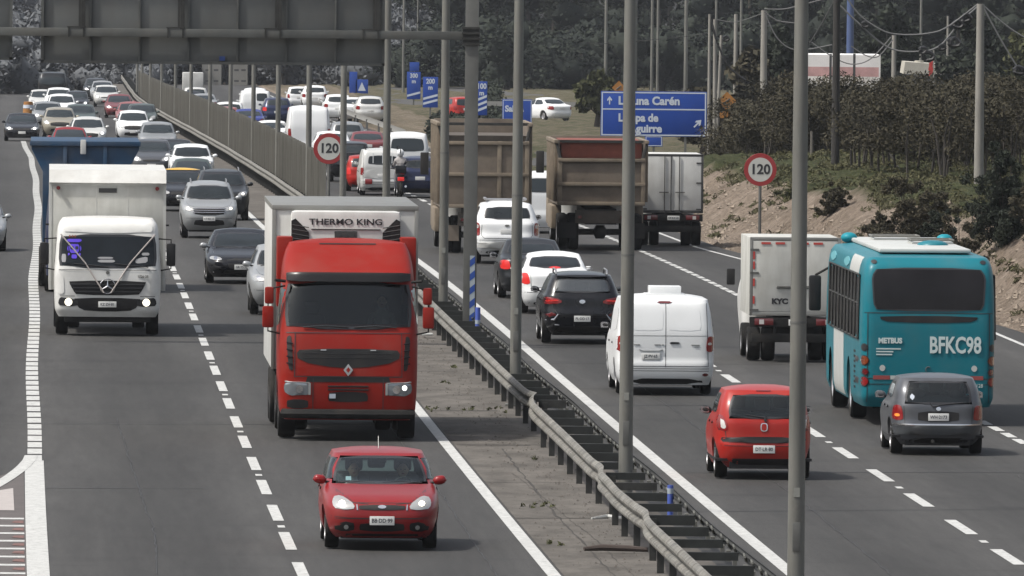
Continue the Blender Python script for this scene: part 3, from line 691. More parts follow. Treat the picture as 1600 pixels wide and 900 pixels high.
fill('gore_block', GW, [(-7.62, 205.8), (-7.60, 198.0), (-9.6, 198.0), (-9.3, 199.5)], .008)
mb = MB()
for i in range(14):
    Z = 195.0 - i * 2.35; mb.add([G(-7.45, Z, .008), G(-7.45, Z + .5, .008), G(-13, Z + .5, .008), G(-13, Z, .008)], [(3, 2, 1, 0)])
struct(build('gore_stripes', mb, PAINT, smooth=False))
GR = mat('gore_red_paint', (.13, .065, .055), .8, var=.4, vscale=4)
mb = MB()
for i in range(12):
    Z = 194.6 - i * 2.35; mb.add([G(-7.46, Z, .010), G(-7.46, Z - .9, .010), G(-7.64, Z - .7, .010), G(-7.60, Z - .1, .010)], [(0, 1, 2, 3)])
struct(build('gore_red_marks', mb, GR, smooth=False))
# exit ramp and the side road in the distance
ASF = asphalt_mat('asphalt_far', base=(.06, .058, .055))
strip('exit_ramp', ASF, lambda Z: 12.5 + 10 * ((Z - 560) / 300) ** 1.5, lambda Z: 17.5 + 11 * ((Z - 560) / 300) ** 1.5, 562, 980, .012)
strip('side_road', ASF, lambda Z: 15 + .02 * (Z - 760), lambda Z: 27 + .03 * (Z - 760), 860, 1080, .02)

# ------------------------------------------------------------------ median barrier
RAILM = mat('guardrail_steel', (.135, .13, .115), .65, .1, var=.7, vscale=4.5, dirt=.30)
DARKM = mat('rusty_dark_steel', (.022, .022, .020), .75, .1, var=.4, vscale=4)
SPM = mat('spacer_steel', (.012, .014, .013), .8, .05, var=.4, vscale=4)
def dent(Z):                                         # sideways knocks in the left rail
    d = .10 - .015 * math.sin(Z * .11) * math.sin(Z * .037)
    for c, w, a in ((226.5, .9, -.13), (197.0, .7, -.07), (181.5, .8, -.06)): d += a / (1 + math.exp(min(60, (Z - c) / w)))
    for c, w, a in ((228.5, 1.6, .10), (198.6, 1.2, .06), (190.0, 3.0, -.03), (183.2, 1.4, .06)): d += a * math.exp(-((Z - c) / w) ** 2)
    return d
def dentz(Z):
    d = 0
    for c, w, a in ((227, 1.8, .05), (197, 1.5, -.03)): d += a * math.exp(-((Z - c) / w) ** 2)
    return d
WPROF = [(0, -.16), (.03, -.155), (.075, -.115), (.085, -.085), (.07, -.05), (.015, -.015), (.015, .015), (.07, .05), (.085, .085), (.075, .115), (.03, .155), (0, .16)]
gr = tag(empty('guardrail', G(1.6, 165)), 'long double steel guardrail with dark cross spacers in the middle of the motorway', 'guardrail')
def gp(o): o.parent = gr; o.matrix_parent_inverse = Matrix.Translation(-gr.location); return o
def rail(name, uf, sg, Z0, Z1, step=.8, sc=1, m=RAILM, zf=None, hz=.62):
    rows = []; Z = Z0
    while Z <= Z1:
        rows.append([G(uf(Z) + sg * a * sc, Z, hz + b * sc + (zf(Z) if zf else 0)) for a, b in WPROF]); Z += step if Z < 420 else 4
    o = build(name, MB().grid(rows, flip=sg > 0), m, ang=22); return gp(o)
rail('beam', lambda Z: 1.52 + dent(Z), -1, 140, 1080, zf=dentz)
rail('rear_beam', lambda Z: 2.28 + .03 * math.sin(Z * .2), 1, 140, 1080, sc=.45, hz=.62, m=DARKM)
Z = 146.2
while Z < 330:                                       # overlaps and bolts where the rail lengths meet
    d, dz = dent(Z), dentz(Z); x, y, z = G(1.52 + d, Z); m_ = MB()
    rr = [[(x - a * 1.0 - .006, y + q, z + .62 + dz + b) for a, b in WPROF] for q in (-.04, .04)]; m_.grid(rr); gp(build('splice', m_, mat('splice_dark', (.05, .045, .038), .8)))
    Z += 3.62
k = 0; Z = 148.0; rest = MB(); restp = MB()
while Z < 1075:
    d, dz = dent(Z), dentz(Z); x, y, z = G(0, Z)
    tgt = MB() if Z < 420 else rest; tp = MB() if Z < 420 else restp
    h = .56 + dz
    # C-shaped spacer between the two beams
    tilt = random.uniform(-.02, .02)
    tgt.box(x + 1.56 + d, x + 2.20, y - .01, y + .01, z + h - .03 + tilt, z + h + .10)
    tgt.box(x + 1.56 + d, x + 2.22, y + .012, y + .085, z + h + .086, z + h + .10)
    tp.box(x + 1.62 + d, x + 1.72 + d, y - .06, y + .06, z - .1, z + h + .05)
    if Z < 420:
        gp(build('spacer', tgt, SPM if k % 9 != 4 else DARKM, smooth=False)); gp(build('post', tp, DARKM, smooth=False))
    k += 1; Z += 3.62
o = gp(build('spacer', rest, SPM, smooth=False)); o['kind'] = 'stuff'
o = gp(build('post', restp, DARKM, smooth=False)); o['kind'] = 'stuff'
mb = MB()
Z = 150.0
while Z < 420: 
    x, y, z = G(2.22, Z); mb.tube([(x, y, z + .66), (x + .03, y + .4, z + .58), (x, y + .8, z + .66)], .018, 5); mb.box(x - .02, x + .04, y - .1, y + .25, z + .40, z + .55); Z += random.uniform(1.0, 2.6)
gp(build('rear_bracket', mb, mat('pale_steel', (.10, .10, .09), .7, .2), smooth=False))['kind'] = 'stuff'

# rails farther off: along the exit ramp, and across the fields
for nm, lab, path in (('ramp_rail', 'pale guardrail curving along the exit ramp in the distance', [(12.3 + .006 * (Z - 640), Z) for Z in range(640, 900, 12)]), ('field_rail', 'pale low rail running across the dry field below the far wood', [(X_at(px, 830, -3) - XC(830), 830) for px in range(745, 960, 12)])):
    t = tag(empty(nm, G(path[0][0], path[0][1])), lab, 'guardrail'); P_ = [Vector(G(u, Z)) - t.location for u, Z in path]
    build('beam', MB().grid([[p + Vector((0, 0, .45)), p + Vector((.03, 0, .60)), p + Vector((0, 0, .76))] for p in P_]), mat('pale_rail', (.22, .215, .20), .7), t)
    for p in P_[::2]: build('post', MB().box(p.x - .06, p.x + .06, p.y + .05, p.y + .15, p.z - .3, p.z + .6), GALVD, t)
# posts, lamp poles
SIGNP = mat('pole_sticker', (.20, .20, .18), .6)
LAMP = mat('lamp_glass', (.5, .5, .5), .2)
def lamp_pole(x, y, z, r, label, group, h=12.0, m=GALV, double=True, arm=1.6):
    t = tag(empty('street_lamp', (x, y, z)), label, 'street lamp', group)
    mb = MB().tube([(0, 0, 0), (0, 0, h * .5), (0, 0, h)], [r, r * .86, r * .62], 16); build('pole', mb, m, t, ang=60)
    mb = MB(); mb.box(-r * 1.7, r * 1.7, -r * 1.7, r * 1.7, 0, .04); build('base_plate', mb, m, t)
    if y < 320: build('access_door', MB().box(-.05, .05, -r * .99 - .006, -r * .8, 1.05, 1.42), GALVD, t, bevel=.004); build('weld_seam', MB().tube([(0, 0, 4.0), (0, 0, 4.03)], r * .95, 16), GALVD, t); build('number_plate', MB().box(-.04, .04, -r * .98 - .005, -r * .8, 1.75, 1.87), SIGNP, t)
    for sg in ((1, -1) if double else (-1,)):
        mb = MB().tube([(0, 0, h - .1), (sg * arm * .5, 0, h + .35), (sg * arm, 0, h + .45)], .035, 8); build('arm', mb, m, t)
        mb = MB().box(sg * arm - .1, sg * arm + sg * .6 + .1, -.13, .13, h + .38, h + .52); build('lamp_head', mb, m, t, bevel=.03)
    return t
ORD = ['nearest', 'second nearest', 'third nearest', 'fourth nearest', 'fifth nearest', 'sixth nearest', 'seventh nearest', 'eighth nearest', 'ninth nearest', 'tenth nearest', 'eleventh nearest', 'twelfth nearest', 'thirteenth nearest', 'fourteenth nearest', 'fifteenth nearest', 'sixteenth nearest', 'seventeenth nearest', 'eighteenth nearest']
def near_u(px, Z): return X_at(px, Z, 0)
pole_spots = [(1243, 166.0), (977, 199.5), (805, 243.5), (692, 289.5), (609, 336.0), (541, 382.5), (490, 428), (446, 476), (414, 520), (382, 566), (358, 612), (333, 660), (315, 705), (298, 752), (282, 800), (262, 850), (250, 900)]
for i, (px, Z) in enumerate(pole_spots):
    z = zg(Z); x = X_at(px, Z, z) if Z < 330 else XC(Z) + 1.95
    if Z < 330: pass
    lamp_pole(x, Z, z, .115 - .002 * min(i, 8), ORD[i] + ' of the grey lamp poles standing in the median barrier', 'lamp poles along the median')

# anti-glare screen of slats behind the rail
SCR = mat('slat_screen', (.14, .133, .112), .85, var=.3, vscale=1.5, stretch=(1, 1, .2))
scr = tag(empty('slat_fence', G(2.0, 410)), 'tall weathered grey slat fence running along the median into the distance', 'fence')
Z = 410.0; first = True
while Z < 880:
    mb = MB(); z2 = Z + 5.0; q = Z
    while q < z2 - .05:
        x, y, z = G(2.0 + random.uniform(-.02, .02), q); hh = 2.25 + random.uniform(-.03, .03)
        mb.box(x - .10, x + .10, y - .02, y + .02, z, z + hh); q += .32
    for hz in (.4, 2.0):
        a, b = G(2.0, Z, hz), G(2.0, z2, hz); mb.tube([a, b], .03, 4)
    o = build('slat_panel', mb, SCR, smooth=False); o.parent = scr; o.matrix_parent_inverse = Matrix.Translation(-scr.location); Z = z2

# ------------------------------------------------------------------ sign gantry, seen from behind
GN = mat('gantry_steel', (.085, .088, .083), .55, .3, var=.2, vscale=2, dirt=.2); PB = mat('sign_back', (.115, .12, .117), .6, .35, var=.14, vscale=.8, stretch=(1, 1, .3), dirt=.15); PB2 = mat('sign_back_lower', (.15, .155, .14), .6, .3, var=.14, vscale=.8, stretch=(1, 1, .3))
Zg = 277.5; gx = X_at(733, Zg, zg(Zg)); SG = F / Zg
gt = tag(empty('sign_gantry', (gx, Zg, zg(Zg))), 'steel gantry holding large road signs seen from behind, with a square post', 'sign gantry')
z0 = zg(Zg)
mb = MB().box(-.145, .145, -.14, .14, 0, 9.5); build('post', mb, GALVD, gt, bevel=.012)
mb = MB().box(-.26, .26, -.26, .26, -.02, .05); mb.box(-.17, .17, -.16, .16, .05, .35); build('post_base', mb, GALVD, gt)
def gz(px, py): return P3(px, py, SG).z - z0
def gX(px, py): return P3(px, py, SG).x - gx
zb = gz(735, 56)
mb = MB().box(-11.6, -.15, -.09, .09, zb - .09, zb + .09); build('beam', mb, GN, gt, bevel=.01)
mb = MB()
for dz in (.17, .06, -.06, -.17): mb.box(-.22, .17, -.2, .2, zb + dz - .025, zb + dz + .025)
mb.box(-.2, .16, -.17, .17, zb - .17, zb + .17); build('clamp', mb, DARKM, gt)
mb = MB().box(-11.6, -.15, -.09, .09, zb + 1.9, zb + 2.08); build('beam', mb, GN, gt)
def sign_back(x0, x1, zlo, zhi, ribs):
    mb = MB().box(x0, x1, .22, .25, zlo, zhi); p = build('sign_panel', mb, PB, gt, bevel=.012)
    m2 = MB(); m2.box(x0 - .01, x1 + .01, .14, .22, zlo - .01, zlo + .05); m2.box(x0 - .01, x0 + .05, .14, .22, zlo, zhi); m2.box(x1 - .05, x1 + .01, .14, .22, zlo, zhi)
    for r in ribs: m2.box(r - .02, r + .02, .15, .218, zlo + .05, zhi)
    build('panel_frame', m2, GN, p)
    m3 = MB()
    return p
xa, xb = gX(64, 96), gX(600, 103); zl = gz(330, 100)
n = 7; ribs = [xa + (xb - xa) * i / n for i in range(1, n)]
sign_back(xa, xb, zl, zb + 2.3, ribs)
sign_back(gX(-160, 94), gX(18, 94), gz(10, 93), zb + 2.3, [gX(-60, 94)])
for i, px in enumerate((130, 285, 437, 590)):
    x = gX(px, 30); mb = MB().box(x - .045, x + .045, .095, .16, zb - .05, zb + 2.2); mb.box(x - .10, x - .05, .095, .13, zb + .12, zb + 2.2); build('hanger', mb, DARKM, gt)
    mb = MB(); mb.box(x - .32, x - .29, -.11, .11, zb - .1, zb + .12); mb.box(x - .0, x + .03, -.11, .11, zb - .1, zb + .12); mb.box(x - .34, x + .06, -.1, .1, zb + .1, zb + .13); build('bracket', mb, DARKM, gt)
tag_ = gX(347, 92); mb = MB().box(tag_ - .06, tag_ + .06, .14, .219, gz(347, 95), gz(347, 88)); build('sticker', mb, mat('sticker_blue', (.03, .06, .2), .6), gt)
# striped hazard board and blue box at the gantry foot
HB = mat('hazard_blue', (.012, .05, .24), .5); HW = mat('hazard_white', (.28, .32, .35), .5)
hx = X_at(737, Zg - .3, 0); t = tag(empty('hazard_board', (hx, Zg - .22, z0)), 'narrow blue and white striped board at the foot of the gantry post', 'hazard board')
mb = MB().box(-.055, .055, 0, .02, .5, 2.0); build('board', mb, HW, t)
mb = MB()
for i in range(5):
    z = .55 + i * .3; mb.add([(-.055, -.004, z), (.055, -.004, z + .09), (.055, -.004, z + .24), (-.055, -.004, z + .15)], [(0, 1, 2, 3)])
build('stripes', mb, HB, t, smooth=False)
def delineator(px, Z, u, label, hh=.52, w=.11):
    x = X_at(px, Z, zg(Z)); t = tag(empty('delineator', (x, Z, zg(Z) + .25)), label, 'delineator')
    mb = MB().tube([(0, 0, 0), (0, 0, .25 + hh)], w * .5, 10); build('post', mb, mat('delineator_blue', (.05, .09, .36), .5, dirt=.3), t)
    mb = MB().tube([(0, 0, .42), (0, 0, .50)], w * .53, 10); build('band', mb, HW, t)
delineator(746, 272.5, 0, 'short blue marker post beside the gantry foot'); delineator(1047, 191.0, 0, 'small blue marker post stuck in the barrier near the bottom of the view', .3, .09)

# ------------------------------------------------------------------ round speed signs and blue direction signs
SGR = mat('sign_red', (.24, .014, .016), .5, dirt=.1); SGW = mat('sign_white', (.42, .42, .39), .5); SGK = mat('sign_black', (.015, .015, .018), .6); SGB = mat('sign_blue', (.003, .042, .26), .45, var=.08, vscale=1); SIGNW = mat('sign_lettering', (.46, .50, .56), .5)
def speed_sign(px, py, Z, gz0, label, post_r=.045):
    c = P3(px, py, F / Z); t = tag(empty('speed_limit_sign', (c.x, Z, gz0)), label, 'speed sign', 'speed limit signs'); h = c.z - gz0
    mb = MB().tube([(0, .04, 0), (0, .04, h + .3)], post_r, 10); build('post', mb, GALVD, t)
    mb = MB(); mb.lathe([(.012, .002), (.012, .47), (.0, .475), (-.006, .47), (-.006, .002)], (0, 0, h), 'y', 48); d = build('disc', mb, SGR, t)
    mb = MB(); mb.lathe([(-.006, .35), (-.010, .35), (-.010, .002)], (0, 0, h), 'y', 48); build('white_face', mb, SGW, d)
    text('120', .40, (0, -.012, h + .0), SGK, d, bold=.012, sx=.98)
    return t
speed_sign(514, 232, 392, zg(392), 'round 120 speed sign on a post in the median behind the white trailer')
speed_sign(1188, 265, 372, zg(372) + .05, 'round 120 speed sign at the foot of the earth bank on the right')
def board(name, px0, py0, px1, py1, Z, label, posts, m=SGB, group=None, cat='road sign', leg=True):
    a, b = P3(px0, py0, F / Z), P3(px1, py1, F / Z); gz0 = zg(Z) - .1; t = tag(empty(name, ((a.x + b.x) / 2, Z, gz0)), label, cat, group)
    w, z1, z0_ = b.x - a.x, a.z - gz0, b.z - gz0
    mb = MB().box(-w / 2, w / 2, -.02, .02, z0_, z1); p = build('panel', mb, m, t, bevel=.01)
    for x in posts: mb = MB().box(x * w - .05, x * w + .05, .03, .12, 0, z1 - .1); build('post', mb, GALV, t)
    return t, p, w, z0_, z1
def frame(w, z0_, z1, p, t=.035, mid=None):
    mb = MB(); y0, y1 = -.026, -.0205; i = .03
    mb.box(-w / 2 + i, w / 2 - i, y0, y1, z1 - i - t, z1 - i); mb.box(-w / 2 + i, w / 2 - i, y0, y1, z0_ + i, z0_ + i + t)
    mb.box(-w / 2 + i, -w / 2 + i + t, y0, y1, z0_ + i + t, z1 - i - t); mb.box(w / 2 - i - t, w / 2 - i, y0, y1, z0_ + i + t, z1 - i - t)
    if mid: mb.box(-w / 2 + i + t, w / 2 - i - t, y0, y1, mid - t / 2, mid + t / 2)
    return build('border', mb, SIGNW, p, smooth=False)
t, p, w, a, b = board('direction_sign', 939, 142, 1104, 214, 520, 'wide blue road sign reading Laguna Carén and Lampa de Aguirre', (-.3, .3))
s = 20000 / 520; md = b - 28 / s; frame(w, a, b, p, .05, md)
def tx(body, px, py, size, Z, root, px0, m=SIGNW, **k):
    c = P3(px, py, F / Z); return text(body, size, (c.x - root.location.x, -.028, c.z - root.location.z), m, px0, align='LEFT', **k)
tx('Laguna Carén', 966, 157.5, .46, 520, t, p, bold=.018, sx=.98); tx('Lampa de', 966, 184, .44, 520, t, p, bold=.018, sx=.95); tx('Aguirre', 983, 201, .44, 520, t, p, bold=.018, sx=.98)
def arrow(root, par, px, py, Z, sz, ang):
    c = P3(px, py, F / Z); P = [(-.07, -.5), (.07, -.5), (.07, .08), (.26, -.10), (.30, .1), (0, .5), (-.30, .1), (-.26, -.10), (-.07, .08)]; ca, sa = math.cos(ang), math.sin(ang)
    mb = MB().prism([((x * ca - y * sa) * sz + c.x - root.location.x, (x * sa + y * ca) * sz + c.z - root.location.z) for x, y in P], 'y', -.028, -.021); return build('arrow', mb, SIGNW, par, smooth=False)
arrow(t, p, 952.5, 156.5, 520, .34, 0); arrow(t, p, 1090, 193, 520, .42, -math.pi / 4)
t, p, w, a, b = board('exit_sign', 785, 155, 831, 205, 700, 'small blue exit sign reading Salida above the dump truck', (-.25, .25)); frame(w, a, b, p, .035)
tx('Salida', 789, 170, .46, 700, t, p, bold=.02, sx=.98); arrow(t, p, 804, 193, 700, .42, -math.pi / 4)
t, p, w, a, b = board('small_blue_sign', 1008, 212, 1035, 229, 600, 'little blue panel showing below the large blue road sign', (0,)); frame(w, a, b, p, .03)
NT = ['100', '200', '300']
for i, (x0, y0, x1, y1, Z, n) in enumerate(((744, 127, 761, 180, 714, 3), (661, 120, 684, 168, 790, 2), (636, 112, 657, 155, 880, 1))):
    t, p, w, a, b = board('countdown_sign', x0, y0, x1, y1, Z, ('nearest', 'middle', 'farthest')[i] + ' blue countdown panel, with ' + ('three', 'two', 'one')[i] + ' white slanting ' + ('bars', 'bars', 'bar')[i], (0,), group='exit countdown panels'); 
    text(NT[i], .42, (0, -.028, b - .28), SIGNW, p, bold=.015, sx=.85); text('m', .36, (0, -.028, b - .66), SIGNW, p, bold=.015)
    for k in range(n):
        z = a + .28 + k * .30; mb = MB().prism([(-w / 2 + .02, z - .12), (w / 2 - .02, z + .12), (w / 2 - .02, z + .26), (-w / 2 + .02, z + .02)], 'y', -.027, -.0205); build('bar', mb, SIGNW, p, smooth=False)
# far signs
for (x0, y0, x1, y1, Z, lab) in ((546, 112, 558, 146, 980, 'tall hazy blue sign far off behind the slat fence'), (556, 124, 575, 146, 980, 'hazy blue sign with a pale triangle far off above the white cars'), (640, 97, 655, 111, 1000, 'highest small blue sign above the countdown panels')):
    t, p, w, a, b = board('distant_sign', x0, y0, x1, y1, Z, lab, (0,), group='far blue signs')
    if x0 == 556: build('triangle', MB().prism([(-.3, a + .2), (.3, a + .2), (0, b - .2)], 'y', -.03, -.022), SIGNW, p, smooth=False)
OR = mat('sign_orange', (.28, .12, .02), .6, var=.15, vscale=3)
for (px, py, r, Z, lab) in ((967, 137, 11, 620, 'orange diamond works sign just above the big blue sign'), (1136, 158, 15, 560, 'orange diamond works sign beside the concrete poles')):
    c = P3(px, py, F / Z); gz0 = zg(Z) - .1; t = tag(empty('works_sign', (c.x, Z, gz0)), lab, 'warning sign', 'orange works signs'); h = c.z - gz0; rr = r * Z / F
    build('panel', MB().prism([(0, h + rr), (rr, h), (0, h - rr), (-rr, h)], 'y', -.01, .01), OR, t)
    if r > 12: build('lower_panel', MB().box(-rr, rr, -.01, .01, h - rr - .32, h - rr - .02), OR, t)
    build('post', MB().box(-.035, .035, .012, .06, 0, h + rr * .6), GALVD, t)
    m = MB(); m.tube([(-rr * .35, -.02, h - rr * .25), (0, -.02, h + .02), (rr * .3, -.02, h + rr * .25)], .03, 5); build('symbol', m, SGK, t)
# ------------------------------------------------------------------ vegetation
def leaf_mat(name, a, b, rough=.8):
    m = bpy.data.materials.new(name); m.use_nodes = True; N, Lk = m.node_tree.nodes, m.node_tree.links; p = N['Principled BSDF']; p.inputs['Roughness'].default_value = rough; p.inputs['Specular IOR Level'].default_value = .15
    n = N.new('ShaderNodeTexNoise'); n.inputs['Scale'].default_value = .45; n.inputs['Detail'].default_value = 4; t = N.new('ShaderNodeTexCoord'); Lk.new(t.outputs['Object'], n.inputs['Vector'])
    w = N.new('ShaderNodeTexWhiteNoise'); g = N.new('ShaderNodeNewGeometry'); 
    at_ = N.new('ShaderNodeAttribute'); at_.attribute_name = 'tone'
    r = N.new('ShaderNodeValToRGB'); r.color_ramp.elements[0].color = (*a, 1); r.color_ramp.elements[1].color = (*b, 1)
    ad = N.new('ShaderNodeMath'); ad.operation = 'MULTIPLY_ADD'; Lk.new(n.outputs[0], ad.inputs[0]); ad.inputs[1].default_value = 1.2; 
    Lk.new(at_.outputs['Fac'], ad.inputs[2]); Lk.new(ad.outputs[0], r.inputs[0]); r.color_ramp.elements[0].position = .35; r.color_ramp.elements[1].position = 1.35 if False else 1.0
    Lk.new(r.outputs[0], p.inputs['Base Color']); return m
rng = np.random.default_rng(11)
def leaves_mesh(name, m, centres, radii, per, size, parent=None, up=.3, elong=1.6, rt=.3):
    V = []; tone = []
    for c, r, n in zip(centres, radii, per):
        d = rng.normal(size=(n, 3)); d /= np.linalg.norm(d, axis=1)[:, None]; rad = rng.random(n) ** .45
        P = np.array(c) + d * rad[:, None] * np.array(r); t0 = rng.random() * .45
        nrm = rng.normal(size=(n, 3)); nrm[:, 2] += up; nrm /= np.linalg.norm(nrm, axis=1)[:, None]
        a = np.cross(nrm, rng.normal(size=(n, 3))); a /= np.linalg.norm(a, axis=1)[:, None]; b = np.cross(nrm, a)
        s = size * (.55 + .9 * rng.random(n))[:, None]; a = a * s * elong * .5; b = b * s * .5
        q = np.stack([P - a, P - b * .8, P + a, P + b], 1); V.append(q); tone.append(np.repeat(t0 * .9 + rng.random(n) * rt, 4))
    V = np.concatenate(V).reshape(-1, 3); tone = np.concatenate(tone); n = len(V) // 4
    me = bpy.data.meshes.new(name); me.vertices.add(len(V)); me.vertices.foreach_set('co', V.ravel()); me.loops.add(n * 4); me.loops.foreach_set('vertex_index', np.arange(n * 4)); me.polygons.add(n)
    me.polygons.foreach_set('loop_start', np.arange(n) * 4); me.polygons.foreach_set('loop_total', np.full(n, 4)); me.materials.append(m); me.update(calc_edges=True)
    a_ = me.attributes.new('tone', 'FLOAT', 'POINT'); a_.data.foreach_set('value', tone.astype(np.float32))
    o = bpy.data.objects.new(name, me); COL.objects.link(o); 
    if parent: o.parent = parent
    return o
BARK = mat('bark', (.04, .034, .028), .9, var=.3, vscale=2, stretch=(1, 1, .2)); BARKP = mat('pale_bark', (.12, .11, .095), .9, var=.3, vscale=2, stretch=(1, 1, .2))
LF1 = leaf_mat('leaf_dark', (.006, .009, .008), (.028, .034, .024)); LF2 = leaf_mat('leaf_haze_grey', (.098, .104, .112), (.116, .122, .128)); LF3 = leaf_mat('leaf_brown', (.014, .014, .010), (.054, .048, .031)); LF4 = leaf_mat('leaf_olive', (.016, .019, .008), (.055, .058, .026)); LF5 = leaf_mat('grass_blades', (.020, .022, .010), (.075, .072, .036))  # LF2: distance haze put into the leaf colour as pale grey
# far wood: reads as one dark mass behind everything
def masses(name, m, centres, radii, parent):            # the inner bulk of the crowns, uneven lumps under the leaves
    mb = MB()
    for c, r in zip(centres, radii):
        if random.random() < .25: continue
        rows = []; ph = random.uniform(0, 6)
        for i in range(1, 7):
            a = math.pi * i / 7; rows.append([(c[0] + r[0] * .7 * math.sin(a) * math.cos(b) * (1 + .25 * math.sin(3 * b + ph + i)), c[1] + r[1] * .62 * math.sin(a) * math.sin(b), c[2] + r[2] * .7 * math.cos(a) * (1 + .2 * math.sin(2 * b + ph))) for b in [6.2832 * k / 9 for k in range(9)]])
        mb.grid(rows, closed=True)
    return build(name, mb, m, parent)
cs, rs, ps = [], [], []; tr = MB()
def wood(px0, px1, Z, n, h0, h1, per=46, base_z=None):
    for i in range(n):
        px = px0 + (px1 - px0) * (i + random.uniform(.1, .9)) / n; Zt = Z + random.uniform(-25, 40); zb_ = zg(Zt) if base_z is None else base_z; x = (px - 800) * Zt / F; h = random.uniform(h0, h1)
        tr.tube([(x, Zt, zb_), (x + random.uniform(-.6, .6), Zt, zb_ + h * .8)], [.28, .10], 6)
        for k in range(15):
            q = random.uniform(.14, 1); wdt = 3.1 * (1 - .45 * q); cs.append((x + random.gauss(0, wdt * .6), Zt + random.gauss(0, 2.2), zb_ + h * q)); rs.append((random.uniform(1.0, 2.1), 1.8, random.uniform(.9, 1.9))); ps.append(per)
wood(600, 1640, 1230, 30, 12, 19, 210); wood(590, 1640, 1130, 26, 8, 15, 210); wood(600, 1150, 1060, 22, 2.5, 5.5, 170); wood(1150, 1640, 1000, 14, 9, 14, 190)
o = tag(leaves_mesh('distant_wood', LF1, cs, rs, ps, .24, up=1.5, rt=.08), kind='stuff')
build('wood_trunks', tr, BARK, o); masses('crown_masses', LF1, cs, rs, o)
cs, rs, ps = [], [], []; tr = MB()
wood(-60, 640, 1300, 36, 9, 17, 260); wood(55, 640, 1105, 40, 3, 6.5, 330); wood(-60, 50, 975, 9, 3, 5.5, 330)
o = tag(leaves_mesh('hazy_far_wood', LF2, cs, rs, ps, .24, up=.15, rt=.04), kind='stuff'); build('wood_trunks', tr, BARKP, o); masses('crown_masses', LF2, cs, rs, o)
cs, rs, ps = [], [], []
for i in range(1500):
    Z = random.uniform(640, 1000); px = random.uniform(596, 775) ; x = (px - 800) * Z / F; u = x - XC(Z)
    if u < 12.5 + 11 * max(0, (Z - 560) / 300) ** 1.5: continue
    h_ = .35 if Z < 880 else 1.4; cs.append((x, Z, zg(Z) + h_ * random.uniform(.2, 1))); rs.append((.7, 1.2, .35 if Z < 880 else .8)); ps.append(50)
tag(leaves_mesh('roadside_scrub', LF1, cs, rs, ps, .16, up=1.0, rt=.1), kind='stuff')
# thicket on top of the bank
cs, rs, ps = [], [], []; tr = MB()
for i in range(86):
    px = 1150 + 480 * random.random(); s = random.uniform(36, 50); Zt = F / s; x = (px - 800) / s
    u = x - XC(Zt)
    if u < edgeR(Zt) + 7.5: Zt = min(560, Zt + 70); s = F / Zt; x = (px - 800) / s; u = x - XC(Zt)
    if u < edgeR(Zt) + 5.2: continue
    zb_ = zg(Zt) + bankz(u, Zt); h = random.uniform(2.0, 3.0) * (.8 if px < 1190 else 1); h = min(h, P3(px, 128 if px > 1200 else 152, F / Zt).z - zb_)
    if h < 1.2: continue
    for k in range(random.randint(2, 4)):
        xx = x + random.uniform(-1, 1); tr.tube([(xx, Zt, zb_ - .1), (xx + random.uniform(-.2, .2), Zt, zb_ + h * .5), (xx + random.uniform(-.5, .5), Zt, zb_ + h * .85)], [.05, .035, .015], 5)
    for k in range(12):
        q = random.uniform(.22, 1) ** .8; cs.append((x + random.gauss(0, 1.1 * (1.15 - q * .6)), Zt + random.gauss(0, .9), zb_ + h * q)); rs.append((random.uniform(.35, .75), .6, random.uniform(.28, .55))); ps.append(360)
o = tag(leaves_mesh('thicket', LF3, cs, rs, ps, .052, elong=2.6, up=.9, rt=.16), kind='stuff'); build('thicket_stems', tr, BARK, o)
# single shrubs one can tell apart
def shrub(px, Z, w, h, m, label, n=34, per=420, size=.034, elong=3.2, zz=None, name='shrub'):
    x = (px - 800) * Z / F; u = x - XC(Z); z = zg(Z) + bankz(u, Z) - .08; t = tag(empty(name, (x, Z, z)), label, 'shrub', 'shrubs on the earth bank'); st = MB(); c, r, p = [], [], []
    nb = max(7, n // 2)
    for k in range(nb):
        a = random.uniform(0, 2 * math.pi); e = random.uniform(.15, 1.45); L_ = random.uniform(.65, 1.2); dx, dy, dz = math.cos(a) * math.cos(e) * w * .5, math.sin(a) * math.cos(e) * w * .5, math.sin(e) * h
        st.tube([(0, 0, 0), (dx * .5 * L_, dy * .5 * L_, dz * .55 * L_), (dx * L_ * 1.06, dy * L_, dz * L_ * 1.06)], [.025, .015, .004], 4)
        for q in (.35, .6, .85, 1.02):
            f = L_ * q; g_ = (1.15 - .6 * q); c.append((dx * f + random.gauss(0, .05 * w), dy * f, dz * f + random.gauss(0, .04 * h))); r.append((w * .11 * g_, w * .11 * g_, h * .12 * g_)); p.append(int(per * .55 * g_))
    leaves_mesh('foliage', m, c, r, p, size, t, elong=elong); build('branches', st, BARK, t); return t
shrub(1422, 345, 2.4, 1.9, LF3, 'dark rounded shrub on the bank crest left of the lower right thicket', 44, 560)
shrub(1300, 372, 1.1, .75, LF3, 'small dark shrub growing in the gully of the bank')
shrub(1380, 352, 1.0, .8, LF3, 'low brown tuft on the bank slope beside the dark rounded shrub')
shrub(1500, 318, 2.2, 1.8, LF3, 'broad dark shrub above the bus roof', 44, 560); shrub(1570, 322, 2.8, 2.1, LF1, 'large dark green shrub at the right edge above the bus', 54, 600)
shrub(1635, 312, 2.6, 2.0, LF3, 'brown shrub cut by the right edge of the view', 48, 520); shrub(1475, 330, 1.5, 1.2, LF1, 'green shrub between the two broad dark shrubs', 30, 460)
shrub(1262, 352, 1.1, .42, LF3, 'dry low tuft on the slope behind the nearest lamp pole')
shrub(1240, 400, 1.3, .45, LF4, 'olive scrub on the crest left of the nearest lamp pole')
